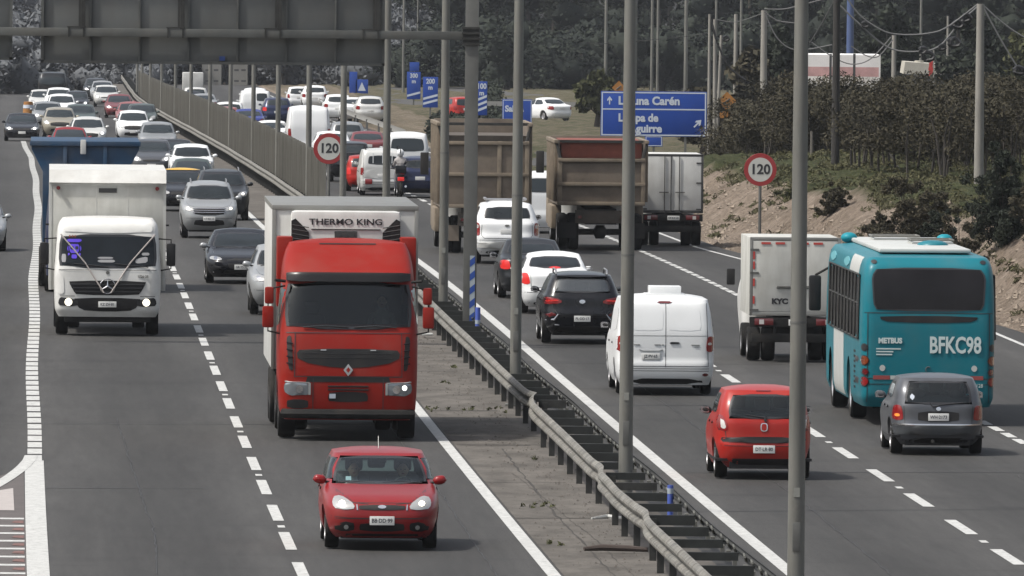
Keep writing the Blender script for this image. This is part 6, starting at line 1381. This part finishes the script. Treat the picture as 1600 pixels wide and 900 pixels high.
# white box lorry with crossed straps ----------------------------------
X, Z = at_bottom(167, 526); X, Z = shift(X, Z, 1.2)
t = vroot('box_lorry', 'white box lorry with straps over its windscreen coming along the left lane', 'truck', X, Z, False)
cab = Body(dict(front=[(.42, 1.05), (.6, 1.15), (1.0, 1.18), (1.45, 1.17), (1.55, 1.14), (2.2, 1.0), (2.35, .96), (2.48, .88), (2.58, .66)], rear=[(.42, -.8), (.8, -.82), (2.58, -.8)], hw=[(.42, 1.08), (.6, 1.16), (1.3, 1.18), (1.6, 1.17), (2.3, 1.12), (2.45, 1.09), (2.58, 1.0)], n=[(0, 8), (2, 9), (2.6, 9)], zr=2.58, H=2.63))
PW = paint('lorry_white', (.62, .62, .60), dirt=.25)
build('cab', cab.mesh(.045, 36, 36, arches=[(.0, .45, .54)]), PW, t, ang=55)
w_ = build('windshield', P(cab, 'f', [(-1.09, 1.50), (1.09, 1.50), (1.06, 2.24), (-1.06, 2.24)], .012, 16, 8, frit=.05, rnd=2, cut=.06), [mat('lorry_dark_glass', (.010, .013, .016), .10, spec=.25, var=.3, vscale=1.5), TRIM], t)
VIO = mat('violet_emblem', (.10, .05, .62), .5); CREAM = mat('windscreen_paper', (.30, .30, .31), .6)
m = MB()
def em(poly, off=.022): patch(cab, 'f', poly, off, 6, 5, rnd=1, mb=m)
em([(.88, 2.06), (.92, 2.13), (.56, 2.13), (.60, 2.06)]); em([(.84, 1.82), (.86, 2.02), (.62, 2.02), (.64, 1.82)]); em([(.90, 1.92), (.87, 2.0), (.87, 1.84)]); em([(.58, 1.92), (.61, 2.0), (.61, 1.84)]); em([(.80, 1.70), (.80, 1.79), (.68, 1.79), (.68, 1.70)]); em([(.88, 1.76), (.88, 1.82), (.84, 1.82), (.84, 1.78)]); em([(.60, 1.76), (.60, 1.82), (.64, 1.82), (.64, 1.78)])
build('emblem', m, VIO, w_); m = MB(); em([(.83, 1.90), (.83, 1.97), (.76, 1.97), (.76, 1.90)], .028); em([(.72, 1.90), (.72, 1.97), (.65, 1.97), (.65, 1.90)], .028); build('emblem_cutout', m, GLASS_FAR, w_)
m = MB(); [em([(x, z), (x, z + .05), (x - .035, z + .05), (x - .035, z)], .022) for x, z in ((.86, 2.165), (.80, 2.165), (.74, 2.165))]; build('small_mark', m, ORANGE, w_)
m = MB(); em([(1.02, 1.62), (1.02, 1.80), (.92, 1.80), (.92, 1.62)]); build('windscreen_paper', m, CREAM, w_); m = MB(); em([(.22, 1.62), (.22, 1.68), (-.16, 1.68), (-.16, 1.62)]); em([(.22, 1.70), (.22, 1.74), (-.12, 1.74), (-.12, 1.70)]); build('windscreen_paper', m, CREAM, w_); m = MB(); em([(-.62, 1.60), (-.60, 1.70), (-.88, 1.76), (-.88, 1.62)]); em([(-.75, 1.78), (-.75, 1.84), (-.92, 1.84), (-.92, 1.78)]); build('windscreen_paper', m, CREAM, w_)
build('roof_band', P(cab, 'f', [(-1.0, 2.27), (1.0, 2.27), (.97, 2.50), (-.97, 2.50)], .014, 14, 5, cut=.1), PW, t)
build('upper_grille', P(cab, 'f', [(-.88, 1.22), (.88, 1.22), (.70, .90), (-.70, .90)], .010, 14, 6, cut=.06), BLACK, t)
m = MB(); [m.tube([(x * k, cab.front(x * k, z) + .02, z) for x in [-.8 + .2 * i for i in range(9)]], .016, 5) for z, k in ((.98, .9), (1.06, .95), (1.14, 1.02))]; build('grille_bar', m, TRIM, t)
build('lower_grille', P(cab, 'f', [(-.78, .84), (.78, .84), (.62, .60), (.45, .54), (-.45, .54), (-.62, .60)], .012, 14, 6, cut=.1), BLACK, t)
m = MB(); m.tube([(.17 * math.cos(a), cab.front(0, 1.1) + .03, 1.10 + .16 * math.sin(a)) for a in [6.2832 * i / 28 for i in range(29)]], .013, 6); c0 = (0, cab.front(0, 1.1) + .03, 1.10)
for a in (90, 210, 330): m.tube([c0, (.16 * math.cos(R(a)), c0[1], 1.10 + .155 * math.sin(R(a)))], [.028, .008], 6)
build('round_star_badge', m, CHROME, t)
for sg in (1, -1):
    h = build('headlight', P(cab, 'f', [(sg * .66, .64), (sg * .64, .80), (sg * 1.06, .86), (sg * 1.10, .66)], .012, 8, 5, cut=.15), TRIM, t); build('bulb', P(cab, 'f', circ(sg * .86, .74, .085), .020, 6, 6, rnd=0), LIT, h)
    wheel(t, sg * 1.0, 0, .45, .27, ALLOY, steel=True); build('strap', MB().tube([(sg * 1.04, cab.front(1.0, 2.2) + .04, 2.24), (sg * .5, cab.front(.5, 1.65) + .05, 1.62), (sg * .08, cab.front(0, .96) + .06, .96)], .016, 5), mat('strap_pale', (.38, .34, .32), .7), t)
    build('corner_panel', P(cab, 'f', [(sg * .95, .92), (sg * 1.12, .92), (sg * 1.12, 1.42), (sg * .97, 1.30)], .012, 4, 6, cut=.1), PW, t); build('side_window', P(cab, 's', rect(-.3, .8, 1.55, 2.2), .006, 5, 5, sgn=sg, cut=.1), GLASS_DARK, t)
plate(t, 0, cab.front(0, .68) + .03, .70, 'KZ·ZH·81', True, w=.40); text('1726·25', .075, (-.78, cab.front(.78, 1.32) + .014, 1.32), GALVD, t, (R(90), 0, R(180)), bold=.002)
build('small_badge', P(cab, 'f', circ(0, 1.40, .04), .012, 4, 4, rnd=0), GALVD, t); m = MB(); seam(cab, 'f', [(-1.08, 1.46), (1.08, 1.46)], .012, .012, m); seam(cab, 'f', [(-1.05, .88), (-.72, .88)], .012, .012, m); seam(cab, 'f', [(.72, .88), (1.05, .88)], .012, .012, m); build('panel_gap', m, TRIM, t, smooth=False)
m = MB(); [m.tube([(x0, cab.front(x0, 1.52) + .03, 1.53), (x1, cab.front(x1, 1.6) + .04, 1.60)], .014, 6) for x0, x1 in ((-.9, -.15), (.0, .75))]; build('wiper', m, TRIM, t)
tmirror(t, 1.16, .75, 1.55, 2.05, BLACK, .20, out=.24)
build('under_bumper', MB().box(-.95, .95, .7, 1.0, .30, .50), DCH, t, bevel=.03); build('chassis', MB().box(-.5, .5, -7.6, .7, .55, .85), DCH, t); dual(t, 1.04, -4.7, .48)
m = MB().box(-1.30, 1.30, -8.0, -1.05, .95, 3.32); bx = build('cargo_box', m, BOXD, t, bevel=.02)
m = MB().prism([(-1.06, 3.325), (-.98, 3.34), (-1.25, 3.62), (-8.0, 3.62), (-8.0, 3.325)], 'x', -1.30, 1.30); build('box_top', m, BOXW, bx)
m = MB(); [m.box(x - .03, x + .03, -1.06, -1.04, .95, 3.32) for x in (-1.27, 1.27)]; m.box(-1.30, 1.30, -1.06, -1.045, 3.28, 3.34); [m.box(x - .005, x + .005, -1.052, -1.045, 2.0, 3.28) for x in (-.45, .25)]; build('corner_post', m, BOXW, bx)
m = MB().box(-.20, .20, -1.06, -1.03, 3.12, 3.22); build('nameplate', m, DKW, bx); 
for sg in (1, -1): build('marker_lamp', MB().tube([(sg * 1.10, -1.04, 3.22), (sg * 1.10, -.96, 3.22)], .045, 10), REDDK, bx); build('side_hook', MB().tube([(sg * 1.30, -1.3, 2.4), (sg * 1.37, -1.3, 2.4)], .02, 5), DCH, bx)
build('roof_text_band', MB().prism([(-1.075, 3.42), (-1.155, 3.50), (-1.150, 3.505), (-1.068, 3.425)], 'x', -.6, .6), mat('faded_red', (.50, .40, .37), .6), bx)

# blue tipper right behind it -------------------------------------------
X, Z = at_roof(131, 223, 3.7); t = vroot('tipper_lorry', 'tipper lorry with a blue steel body following close behind the white box lorry', 'truck', X, Z + 1.0, False)
BLU = mat('tipper_blue', (.004, .036, .085), .5, var=.2, vscale=2, dirt=.2)
m = MB(); pf = [(-1.36, 3.72), (1.36, 3.72), (1.34, 3.52), (1.05, 2.95), (1.05, 1.2), (-1.05, 1.2), (-1.05, 2.95), (-1.34, 3.52)]; m.prism(pf, 'y', -5.6, .60); m2 = build('tipper_body', m, BLU, t, bevel=.02, recalc=True)
m = MB(); m.box(-1.38, 1.38, .60, .68, 3.60, 3.72); [m.box(x - .05, x + .05, .60, .66, 1.3, 3.6) for x in (-.5, .5)]; build('body_rib', m, BLU, m2, bevel=.01); build('white_lamp_box', MB().box(-.02, .12, .69, .78, 3.40, 3.76), BOXW, m2, bevel=.02)
cab = Body(dict(front=[(.42, 2.55), (.6, 2.6), (1.5, 2.6), (2.4, 2.38), (2.5, 2.2)], rear=[(.42, .8), (2.5, .8)], hw=[(.42, .95), (1.3, .98), (2.5, .9)], n=[(0, 8), (2.6, 6)], zr=2.5, H=2.62)); build('cab', cab.mesh(.08, 16, 16, arches=[(1.6, .45, .52)]), P_NAVY, t); build('windshield', P(cab, 'f', rect(-.85, .85, 1.5, 2.3), .01, 12, 5), GLASS_DARK, t)
for sg in (1, -1): wheel(t, sg * .85, 1.6, .45, .27, ALLOY, True, steel=True); build('headlight', P(cab, 'f', rect(sg * .85 - .15, sg * .85 + .15, .7, .85), .01, 4, 3), LENS, t)
dual(t, 1.0, -2.6, .5, True); dual(t, 1.0, -3.9, .5, True); build('chassis', MB().box(-.5, .5, -5.4, 2.0, .6, 1.15), DCH, t)

# dump trucks seen from behind ---------------------------------------------
TAN = mat('dump_tan', (.125, .10, .077), .75, .1, var=.28, vscale=1.6, dirt=.5); TAN2 = mat('dump_tan_frame', (.18, .145, .105), .7, .1, var=.25, vscale=3, dirt=.35); TAN_DK = mat('dump_dark_tan', (.075, .062, .05), .85, var=.3, vscale=2)  # last one: darker tan for the load and the rear cross plate
def dump(px, pyb, label, left, Hb, tarp=False):
    X, Z = at_bottom(px, pyb); X, Z = shift(X, Z, 1.2); t = vroot('dump_truck', label, 'dump truck', X, Z, True); t['group'] = 'tan dump trucks'
    w = 1.27; zb, zt = 1.30, Hb
    m = MB(); m.box(-w, w, -.75, -.68, zb, zt - .52); b = build('tailgate', m, TAN, t, bevel=.012)
    m = MB(); 
    for x in (-w + .06, -.42, .42, w - .06): m.box(x - .06, x + .06, -.80, -.74, zb, zt - .5)
    for z in (zb + .05, (zb + zt - .5) / 2, zt - .56): m.box(-w, w, -.825, -.745, z - .05, z + .05)
    if tarp:
        m = MB(); [m.box(-w, w, -.82, -.74, z - .05, z + .05) for z in (zb + .06, zb + .62, zt - .56)]; [m.box(x - .06, x + .06, -.80, -.742, zb, zt - .5) for x in (-w + .06, w - .06)]
    build('tailgate_frame', m, TAN2, b, bevel=.01)
    m = MB()
    for sg in (1, -1):
        m.box(sg * w - .05 if sg > 0 else -w, w if sg > 0 else -w + .05, -.68, 5.3, zb + .05, zt)
    m.box(-w, w, 5.2, 5.3, zb, zt + .05); m.box(-w, w, -.6, 5.2, zb, zb + .08); build('dump_body', m, TAN, t, bevel=.012)
    m = MB(); [m.box(sg * (w + .05) - .05, sg * (w + .05) + .05, y - .06, y + .06, zb + .1, zt - .05) for sg in (1, -1) for y in (-.3, .6, 1.5, 2.4, 3.3, 4.2, 5.0)]; [m.box(sg * (w + .05) - .06, sg * (w + .05) + .06, -.72, 5.3, zt - .08, zt + .02) for sg in (1, -1)]; build('side_rib', m, TAN2, t, bevel=.01)
    m = MB(); m.box(-w, w, -.6, -.5, zt - .06, zt + .02); m.tube([(-w - .05, -.62, zt), (-w + .08, -.7, zt - .55)], .05, 6); m.tube([(w + .05, -.62, zt), (w - .08, -.7, zt - .55)], .05, 6); build('top_bar', m, DARKM, t)
    if tarp: m = MB().prism([(-.55, zt - .02), (3.0, zt + .02), (5.0, zt - .3), (5.0, zt - .8), (-.5, zt - .5)], 'x', -w + .1, w - .1); build('red_load_cover', m, mat('cover_red', (.17, .045, .028), .8, var=.2, vscale=2), t)
    else: m = MB().box(-w + .06, w - .06, -.5, 5.1, zb + .1, zt - .35); build('load', m, TAN_DK, t)
    build('chassis', MB().box(-.45, .45, -.6, 7.6, .75, 1.2), DCH, t); build('rear_axle', MB().tube([(-1.0, 0, .52), (1.0, 0, .52)], .09, 8).lathe([(-.2, .05), (-.12, .2), (.12, .2), (.2, .05)], (0, 0, .52)), DARKM, t)
    m = MB(); m.box(-.75, .75, -.62, -.50, .78, 1.16); [m.box(sg * .62 - .09, sg * .62 + .09, -.66, -.60, .88, 1.04) for sg in (1, -1)]; build('rear_cross_plate', m, TAN_DK, t, bevel=.01)
    [build('mud_flap', MB().box(sg * 1.0 - .28, sg * 1.0 + .28, -.60, -.58, .35, .80), DCH if tarp else TAN, t) for sg in (1, -1)]
    for sg in (1, -1): build('taillight', MB().box(sg * .62 - .05, sg * .62 + .05, -.672, -.658, .92, 1.0), REDDK, t)
    dual(t, 1.08, 0.15, .52); dual(t, 1.08, 1.5, .52)
    for sg in (1, -1): wheel(t, sg * 1.05, 6.4, .52, .3, ALLOY, steel=True); m = MB().box(sg * 1.5 - .12, sg * 1.5 + .12, 6.5, 6.6, 2.1, 2.75); build('side_mirror', m, BLACK, t, bevel=.03); m = MB().box(sg * 1.18 - .12, sg * 1.18 + .12, 5.7, 6.9, .6, 1.4); build('fender', m, TAN2, t, bevel=.06)
    cab = Body(dict(front=[(.6, 8.0), (1.3, 8.1), (1.6, 7.9), (1.7, 7.1), (2.6, 6.7)], rear=[(.6, 5.5), (2.6, 5.5)], hw=[(.6, 1.0), (1.5, 1.15), (2.6, 1.0)], n=[(0, 7), (2.6, 7)], zr=2.6, H=2.75)); build('cab', cab.mesh(.09, 14, 20), PW, t)
    [build('side_tank', MB().box(a_, a_ + .30, 1.9, 4.6, .55, 1.25), TAN2, t, bevel=.06) for a_ in (-w - .08, w - .22)]
dump(757, 397, 'tan dump truck on the left with a ribbed tailgate, behind the gantry post', True, 3.72)
dump(940, 392, 'tan dump truck on the right with a red covered load', False, 3.18, True)

# box lorries seen from behind ------------------------------------------------
def small_box(px, pyb, w, H, zb, L, label, kyc, body=BOXD, far=False):
    X, Z = at_bottom(px, pyb); X, Z = shift(X, Z, .9); t = vroot('box_truck', label, 'truck', X, Z, True); y0 = -.95
    m = MB().box(-w, w, y0, y0 + L, zb, H); b = build('cargo_box', m, body, t, bevel=.015)
    m = MB(); [m.box(x0, x1, y0 - .02, y0 + .01, zb, H + .01) for x0, x1 in ((-w - .01, -w + .05), (w - .05, w + .01))]; m.box(-w, w, y0 - .02, y0 + .01, H - .05, H + .015); m.box(-w, w, y0 - .02, y0 + .01, zb, zb + .08); build('door_frame', m, BOXC if kyc else DKW, b, bevel=.006)
    for sg in (1, -1): m = MB().box(min(sg * .012, sg * (w - .06)), max(sg * .012, sg * (w - .06)), y0 - .015, y0, zb + .09, H - .06); build('rear_door', m, body, b, bevel=.008)
    m = MB(); 
    for x in ((-.06, .06) if kyc else (-.22, .22, -.03)): m.tube([(x, y0 - .04, zb + .02), (x, y0 - .04, H - .04)], .014, 6)
    for sg in (1, -1): m.tube([(sg * .10, y0 - .05, zb + .62), (sg * .38, y0 - .05, zb + .62)], .016, 6); m.box(sg * .24 - .15, sg * .24 + .15, y0 - .035, y0 - .02, zb + .57, zb + .60) if kyc else None
    for z in (zb + .12, zb + .9, H - .25): [m.box(sg * (w - .1) - .10, sg * (w - .1) + .08, y0 - .03, y0 - .015, z - .02, z + .02) for sg in (1, -1)]
    build('lock_rod', m, DKW if not kyc else GALVD, b)
    if kyc:
        m = MB(); [m.box(x - .10, x + .10, y0 - .026, y0 - .021, H - .135, H - .09) for x in (-.62, -.32, .18, .48)]; [m.box(-w + .06, -w + .10, y0 - .026, y0 - .017, z, z + .16) for z in (zb + .25, zb + .62, zb + .98, H - .45)]; build('reflector_tape', m, mat('tape_red', (.42, .05, .04), .5), b)
        text('KYC', .15, (-.32, y0 - .02, zb + .30), SGK, b, bold=.010, sx=1.15)
        text('●', .05, (-.55, y0 - .02, zb + .30), DKW, b) if False else None
    build('rear_beam', MB().box(-w, w, y0 - .01, y0 + .12, zb - .24, zb - .03), DCH, t, bevel=.01); build('bumper_bar', MB().box(-w + .04, w - .04, y0 + .02, y0 + .1, .42, .60), DCH, t, bevel=.01)
    for sg in (1, -1): l = build('taillight', MB().box(sg * (w - .30) - .20, sg * (w - .30) + .20, y0 - .05, y0 - .01, zb - .20, zb - .06), REDDK, t, bevel=.01); build('lamp_segment', MB().box(sg * (w - .25) - .05, sg * (w - .25) + .05, y0 - .058, y0 - .045, zb - .18, zb - .08), WHITEL, l)
    plate(t, .05, y0 - .06, zb - .14, 'DF·KX·20', False); build('chassis', MB().box(-.4, .4, y0 + .1, L, .5, zb - .05), DCH, t); dual(t, w - .14, .2, .36); 
    for sg in (1, -1): wheel(t, sg * (w - .12), L * .78, .36, .2, ALLOY, steel=True); build('side_mirror', MB().box(sg * (w + .16) - .09, sg * (w + .16) + .09, L - .1, L, 1.5, 1.85), BLACK, t, bevel=.03)
    cab = Body(dict(front=[(.4, L + 1.0), (1.2, L + 1.05), (2.1, L + .5)], rear=[(.4, L - .85), (2.1, L - .85)], hw=[(.4, w - .08), (1.2, w - .02), (2.1, w - .2)], n=[(0, 7), (2.6, 7)], zr=2.1, H=2.2)); build('cab', cab.mesh(.09, 14, 16), PW, t)
    return t
small_box(1241, 567, .95, 2.62, .98, 3.6, 'small white box truck with red reflector tape, just left of the blue bus', True)
small_box(1049, 385, .92, 2.72, .98, 3.8, 'white box truck with two rear doors, beyond the right dump truck', False, BOXW)

# blue city bus ---------------------------------------------------------------------
X, Z = at_bottom(1450, 666); L = 10.8; X, Z = shift(X, Z, L / 2); t = vroot('city_bus', 'turquoise city bus with a white side stripe, seen from behind on the right', 'bus', X, Z, True); t.scale = (.985, 1, 1.05)
TQ = mat('bus_turquoise', (.006, .135, .172), .38, coat=.05, spec=.2, two=True, dirt=.12); BW = mat('bus_white', (.44, .45, .43), .4, dirt=.15); BG = mat('bus_glass', (.012, .011, .012), .14, spec=.18, var=.3, vscale=1.2)
h = L / 2
B = Body(dict(front=[(.32, h - .1), (.6, h), (1.6, h - .02), (2.8, h - .25), (2.93, h - .4)], rear=[(.32, -h + .12), (.55, -h), (1.6, -h - .02), (2.2, -h + .02), (2.75, -h + .14), (2.93, -h + .32)], hw=[(.32, 1.20), (.5, 1.26), (1.5, 1.27), (2.6, 1.25), (2.85, 1.20), (2.93, 1.14)], n=[(0, 22), (2, 22), (2.93, 18)], zr=2.93, H=3.06))
build('body', B.mesh(.05, 26, 120, arches=[(-h + 3.5, .50, .60), (h - 1.9, .50, .60)]), TQ, t, ang=50)
build('rear_window', P(B, 'r', [(-.96, 2.0), (.96, 2.0), (1.04, 2.10), (1.08, 2.76), (-1.08, 2.76), (-1.04, 2.10)], .012, 14, 8, frit=.03, cut=.09), [BG, TRIM], t)
build('rear_vent', P(B, 'r', [(-1.0, 1.92), (1.0, 1.92), (.80, 1.80), (-.80, 1.80)], .008, 12, 4, cut=.14), BLACK, t)
m = MB(); [seam(B, 'r', q, .014, .004, m) for q in ([(-1.2, 1.97), (1.2, 1.97)], [(-1.14, .82), (1.14, .82)], [(-1.14, 1.97), (-1.14, .40)], [(1.14, 1.97), (1.14, .40)], [(-1.14, .72), (1.14, .72)], [(-.9, .40), (.9, .40)])]; build('panel_gap', m, TRIM, t, smooth=False)
text('BFKC98', .40, (.50, B.rear(.5, 1.42) - .012, 1.40), mat('bus_letters', (.48, .56, .55), .5), t, bold=.010, sx=.72)
text('METBUS', .125, (-.72, B.rear(.7, 1.5) - .012, 1.48), mat('bus_letters'), t, bold=.007, sx=.98)
m = MB(); [m.box(-.98, x, B.rear(.8, 1.3) - .008, B.rear(.8, 1.3) - .003, z, z + .022) for x, z in ((-.52, 1.33), (-.66, 1.28), (-.68, 1.23))]; build('small_print', m, mat('bus_letters'), t)
for sg in (1, -1):
    for z, r, mm in ((1.36, .05, TRIM), (1.13, .075, ORANGE), (.93, .05, REDDK), (.76, .075, RED)): d = build('lamp_bezel', P(B, 'r', circ(sg * 1.20 if z != .93 else sg * 1.18, z, r + .018), .010, 6, 6, rnd=0), TRIM, t); build('taillight', P(B, 'r', circ(sg * 1.20 if z != .93 else sg * 1.18, z, r), .020, 6, 6, rnd=0), mm, d)
    build('reflector_strip', P(B, 'r', rect(min(sg * .72, sg * 1.03), max(sg * .72, sg * 1.03), .80, .87), .008, 5, 2, rnd=0), mat('bus_tape_red', (.26, .05, .045), .5), t); build('reflector_strip', P(B, 'r', rect(min(sg * .50, sg * .71), max(sg * .50, sg * .71), .80, .87), .009, 5, 2, rnd=0), BW, t)
    build('round_badge', P(B, 'r', circ(sg * .86, 1.0, .055), .010, 6, 6, rnd=0), BW, t); build('top_marker', P(B, 'r', circ(sg * 1.02, 2.86, .06, rz=.035), .012, 5, 4, rnd=0), TRIM, t)
text('128', .09, (.96, B.rear(.9, .68) - .012, .70), mat('bus_letters'), t); build('number_recess', P(B, 'r', rect(-.18, .20, .60, .74), .010, 5, 3, rnd=0), GALVD, t)
build('logo_arc', MB().tube([(.05 * math.cos(a), B.rear(0, .98) - .01, .98 + .05 * math.sin(a)) for a in [i * .3 for i in range(3, 14)]], .008, 5), GALVD, t)
for sg in (1, -1):
    m = MB(); patch(B, 's', [(-h + .55, 1.50), (h - 1.4, 1.50), (h - 1.4, 2.62), (-h + .55, 2.62)], .010, 40, 6, sgn=sg, mb=m, cut=.02); sw = build('window_band', m, BG, t)
    m = MB(); [m.tube([(sg * (B.side(y, 1.55) + .018), y, 1.5), (sg * (B.side(y, 2.6) + .018), y, 2.62)], .028, 5) for y in [-h + .6 + .95 * i for i in range(10)]]; [m.tube([(sg * (B.side(0, z) + .016), -h + .6, z), (sg * (B.side(0, z) + .016), h - 1.4, z)], .018, 4) for z in (2.12, 1.50, 2.62)]; build('window_frame', m, DARKM, sw)
    m = MB(); patch(B, 's', rect(-h + 4.9, -h + 7.8, .36, 1.49), .008, 8, 8, sgn=sg, mb=m, rnd=0); patch(B, 's', rect(-h + 1.0, -h + 3.6, 2.64, 2.92), .008, 8, 4, sgn=sg, mb=m, rnd=0); build('white_stripe', m, BW, t)
    m = MB(); [patch(B, 's', rect(y, y + 1.5, 2.68, 2.84), .012, 6, 3, sgn=sg, mb=m) for y in (-h + 4.0, h - 2.8)]; build('side_light_panel', m, mat('bus_pale_turquoise', (.10, .32, .36), .4), t)
    m = MB(); [patch(B, 's', rect(-h + 1.5 , -h + 1.9, z, z + .04), .008, 3, 2, sgn=sg, mb=m, rnd=0) for z in [.6 + .09 * i for i in range(8)]]; build('side_vent', m, BLACK, t)
    wheel(t, sg * 1.08, -h + 3.5, .50, .30, ALLOY, steel=True); wheel(t, sg * 1.08, h - 1.9, .50, .30, ALLOY, steel=True)
    build('side_mirror', MB().box(sg * 1.48 - .12, sg * 1.48 + .12, h - .35, h - .2, 1.7, 2.35), BLACK, t, bevel=.05); build('mirror_arm', MB().tube([(sg * 1.2, h - .3, 2.5), (sg * 1.48, h - .28, 2.35)], .025, 6), DCH, t)
build('underbody', MB().box(-1.0, 1.0, -h + .5, h - .5, .28, .7), DCH, t)
ring = []; 
m = MB().box(-.86, .86, -h + 1.1, h - .8, 3.0, 3.072); build('roof_panel', m, BW, t, bevel=.03)
for x, y in ((-.62, .6), (.62, -.2)): blob('roof_dome', t, mat('bus_dome', (.01, .20, .25), .45, spec=.2), (x * 1.45, y + h * .62, 3.07), (.16, .16, .10))
for x0, x1, y in ((-.55, .35, 2.2), (.0, .8, -.6)): f = build('roof_hatch', MB().box(x0, x1, y, y + 1.1, 3.07, 3.11), BW, t, bevel=.03); build('hatch_frame', MB().tube([(x0, y, 3.14), (x1, y, 3.14), (x1, y + 1.1, 3.14), (x0, y + 1.1, 3.14), (x0, y, 3.14)], .02, 6), GALV, f)
blob('roof_cowl', t, TQ, (.35, -h * .25, 3.07), (.3, .3, .09))
# far lorries -------------------------------------------------------------------
def far_lorry(px, roof, H, W_, pm, label, away, boxm=None, cat='truck', name='lorry', Lb=6, yaw=0):
    X, Z = at_roof(px, roof, H); t = vroot(name, label, cat, X, Z, away, yaw)
    if boxm: build('cargo_box', MB().box(-W_ / 2, W_ / 2, -Lb, 0, 1.0, H), boxm, t, bevel=.03); build('chassis', MB().box(-.5, .5, -Lb, 1.5, .5, 1.0), DCH, t)
    ch = H if not boxm else min(H, 2.6)
    cab = Body(dict(front=[(.45, 2.0), (1.3, 2.05), (ch - .1, 1.75)], rear=[(.45, .1), (ch - .1, .1)], hw=[(.45, W_ / 2 - .1), (1.3, W_ / 2 - .03), (ch - .1, W_ / 2 - .15)], n=[(0, 8), (4, 8)], zr=ch - .1, H=ch)); build('cab', cab.mesh(.09, 14, 14), pm, t); build('windshield', P(cab, 'f', rect(-W_ * .42, W_ * .42, ch * .55, ch * .84), .012, 10, 4, cut=.08), GLASS_FAR, t); build('grille', P(cab, 'f', rect(-.7, .7, .8, 1.25), .012, 8, 3), BLACK, t)
    for sg in (1, -1):
        build('headlight', P(cab, 'f', rect(sg * .85 - .12, sg * .85 + .12, .62, .78), .014, 4, 3), LITW if not away else LENS, t); wheel(t, sg * (W_ / 2 - .15), 1.1, .48, .26, ALLOY, True, steel=True); wheel(t, sg * (W_ / 2 - .15), -Lb + 1.6 if boxm else -1.5, .48, .26, ALLOY, True, steel=True); build('side_window', P(cab, 's', rect(.5, 1.5, ch * .55, ch * .82), .01, 4, 3, sgn=sg), GLASS_FAR, t)
    return t
far_lorry(82, 112, 2.1, 2.0, P_DGREY, 'dark lorry at the very top of the left queue', False)
far_lorry(301, 113, 2.2, 1.4, P_WHITE, 'small white box lorry far off above the slat fence', True, BOXW, Lb=3)
X, Z = at_roof(717, 151, 1.5); car('hatchback', scaled(HATCH, .92, .8, 1.05), P_RED2, 'red car far off left of the nearest countdown panel', 'car', X, Z, True, 0, yaw=R(15), group='cars on the far side road')
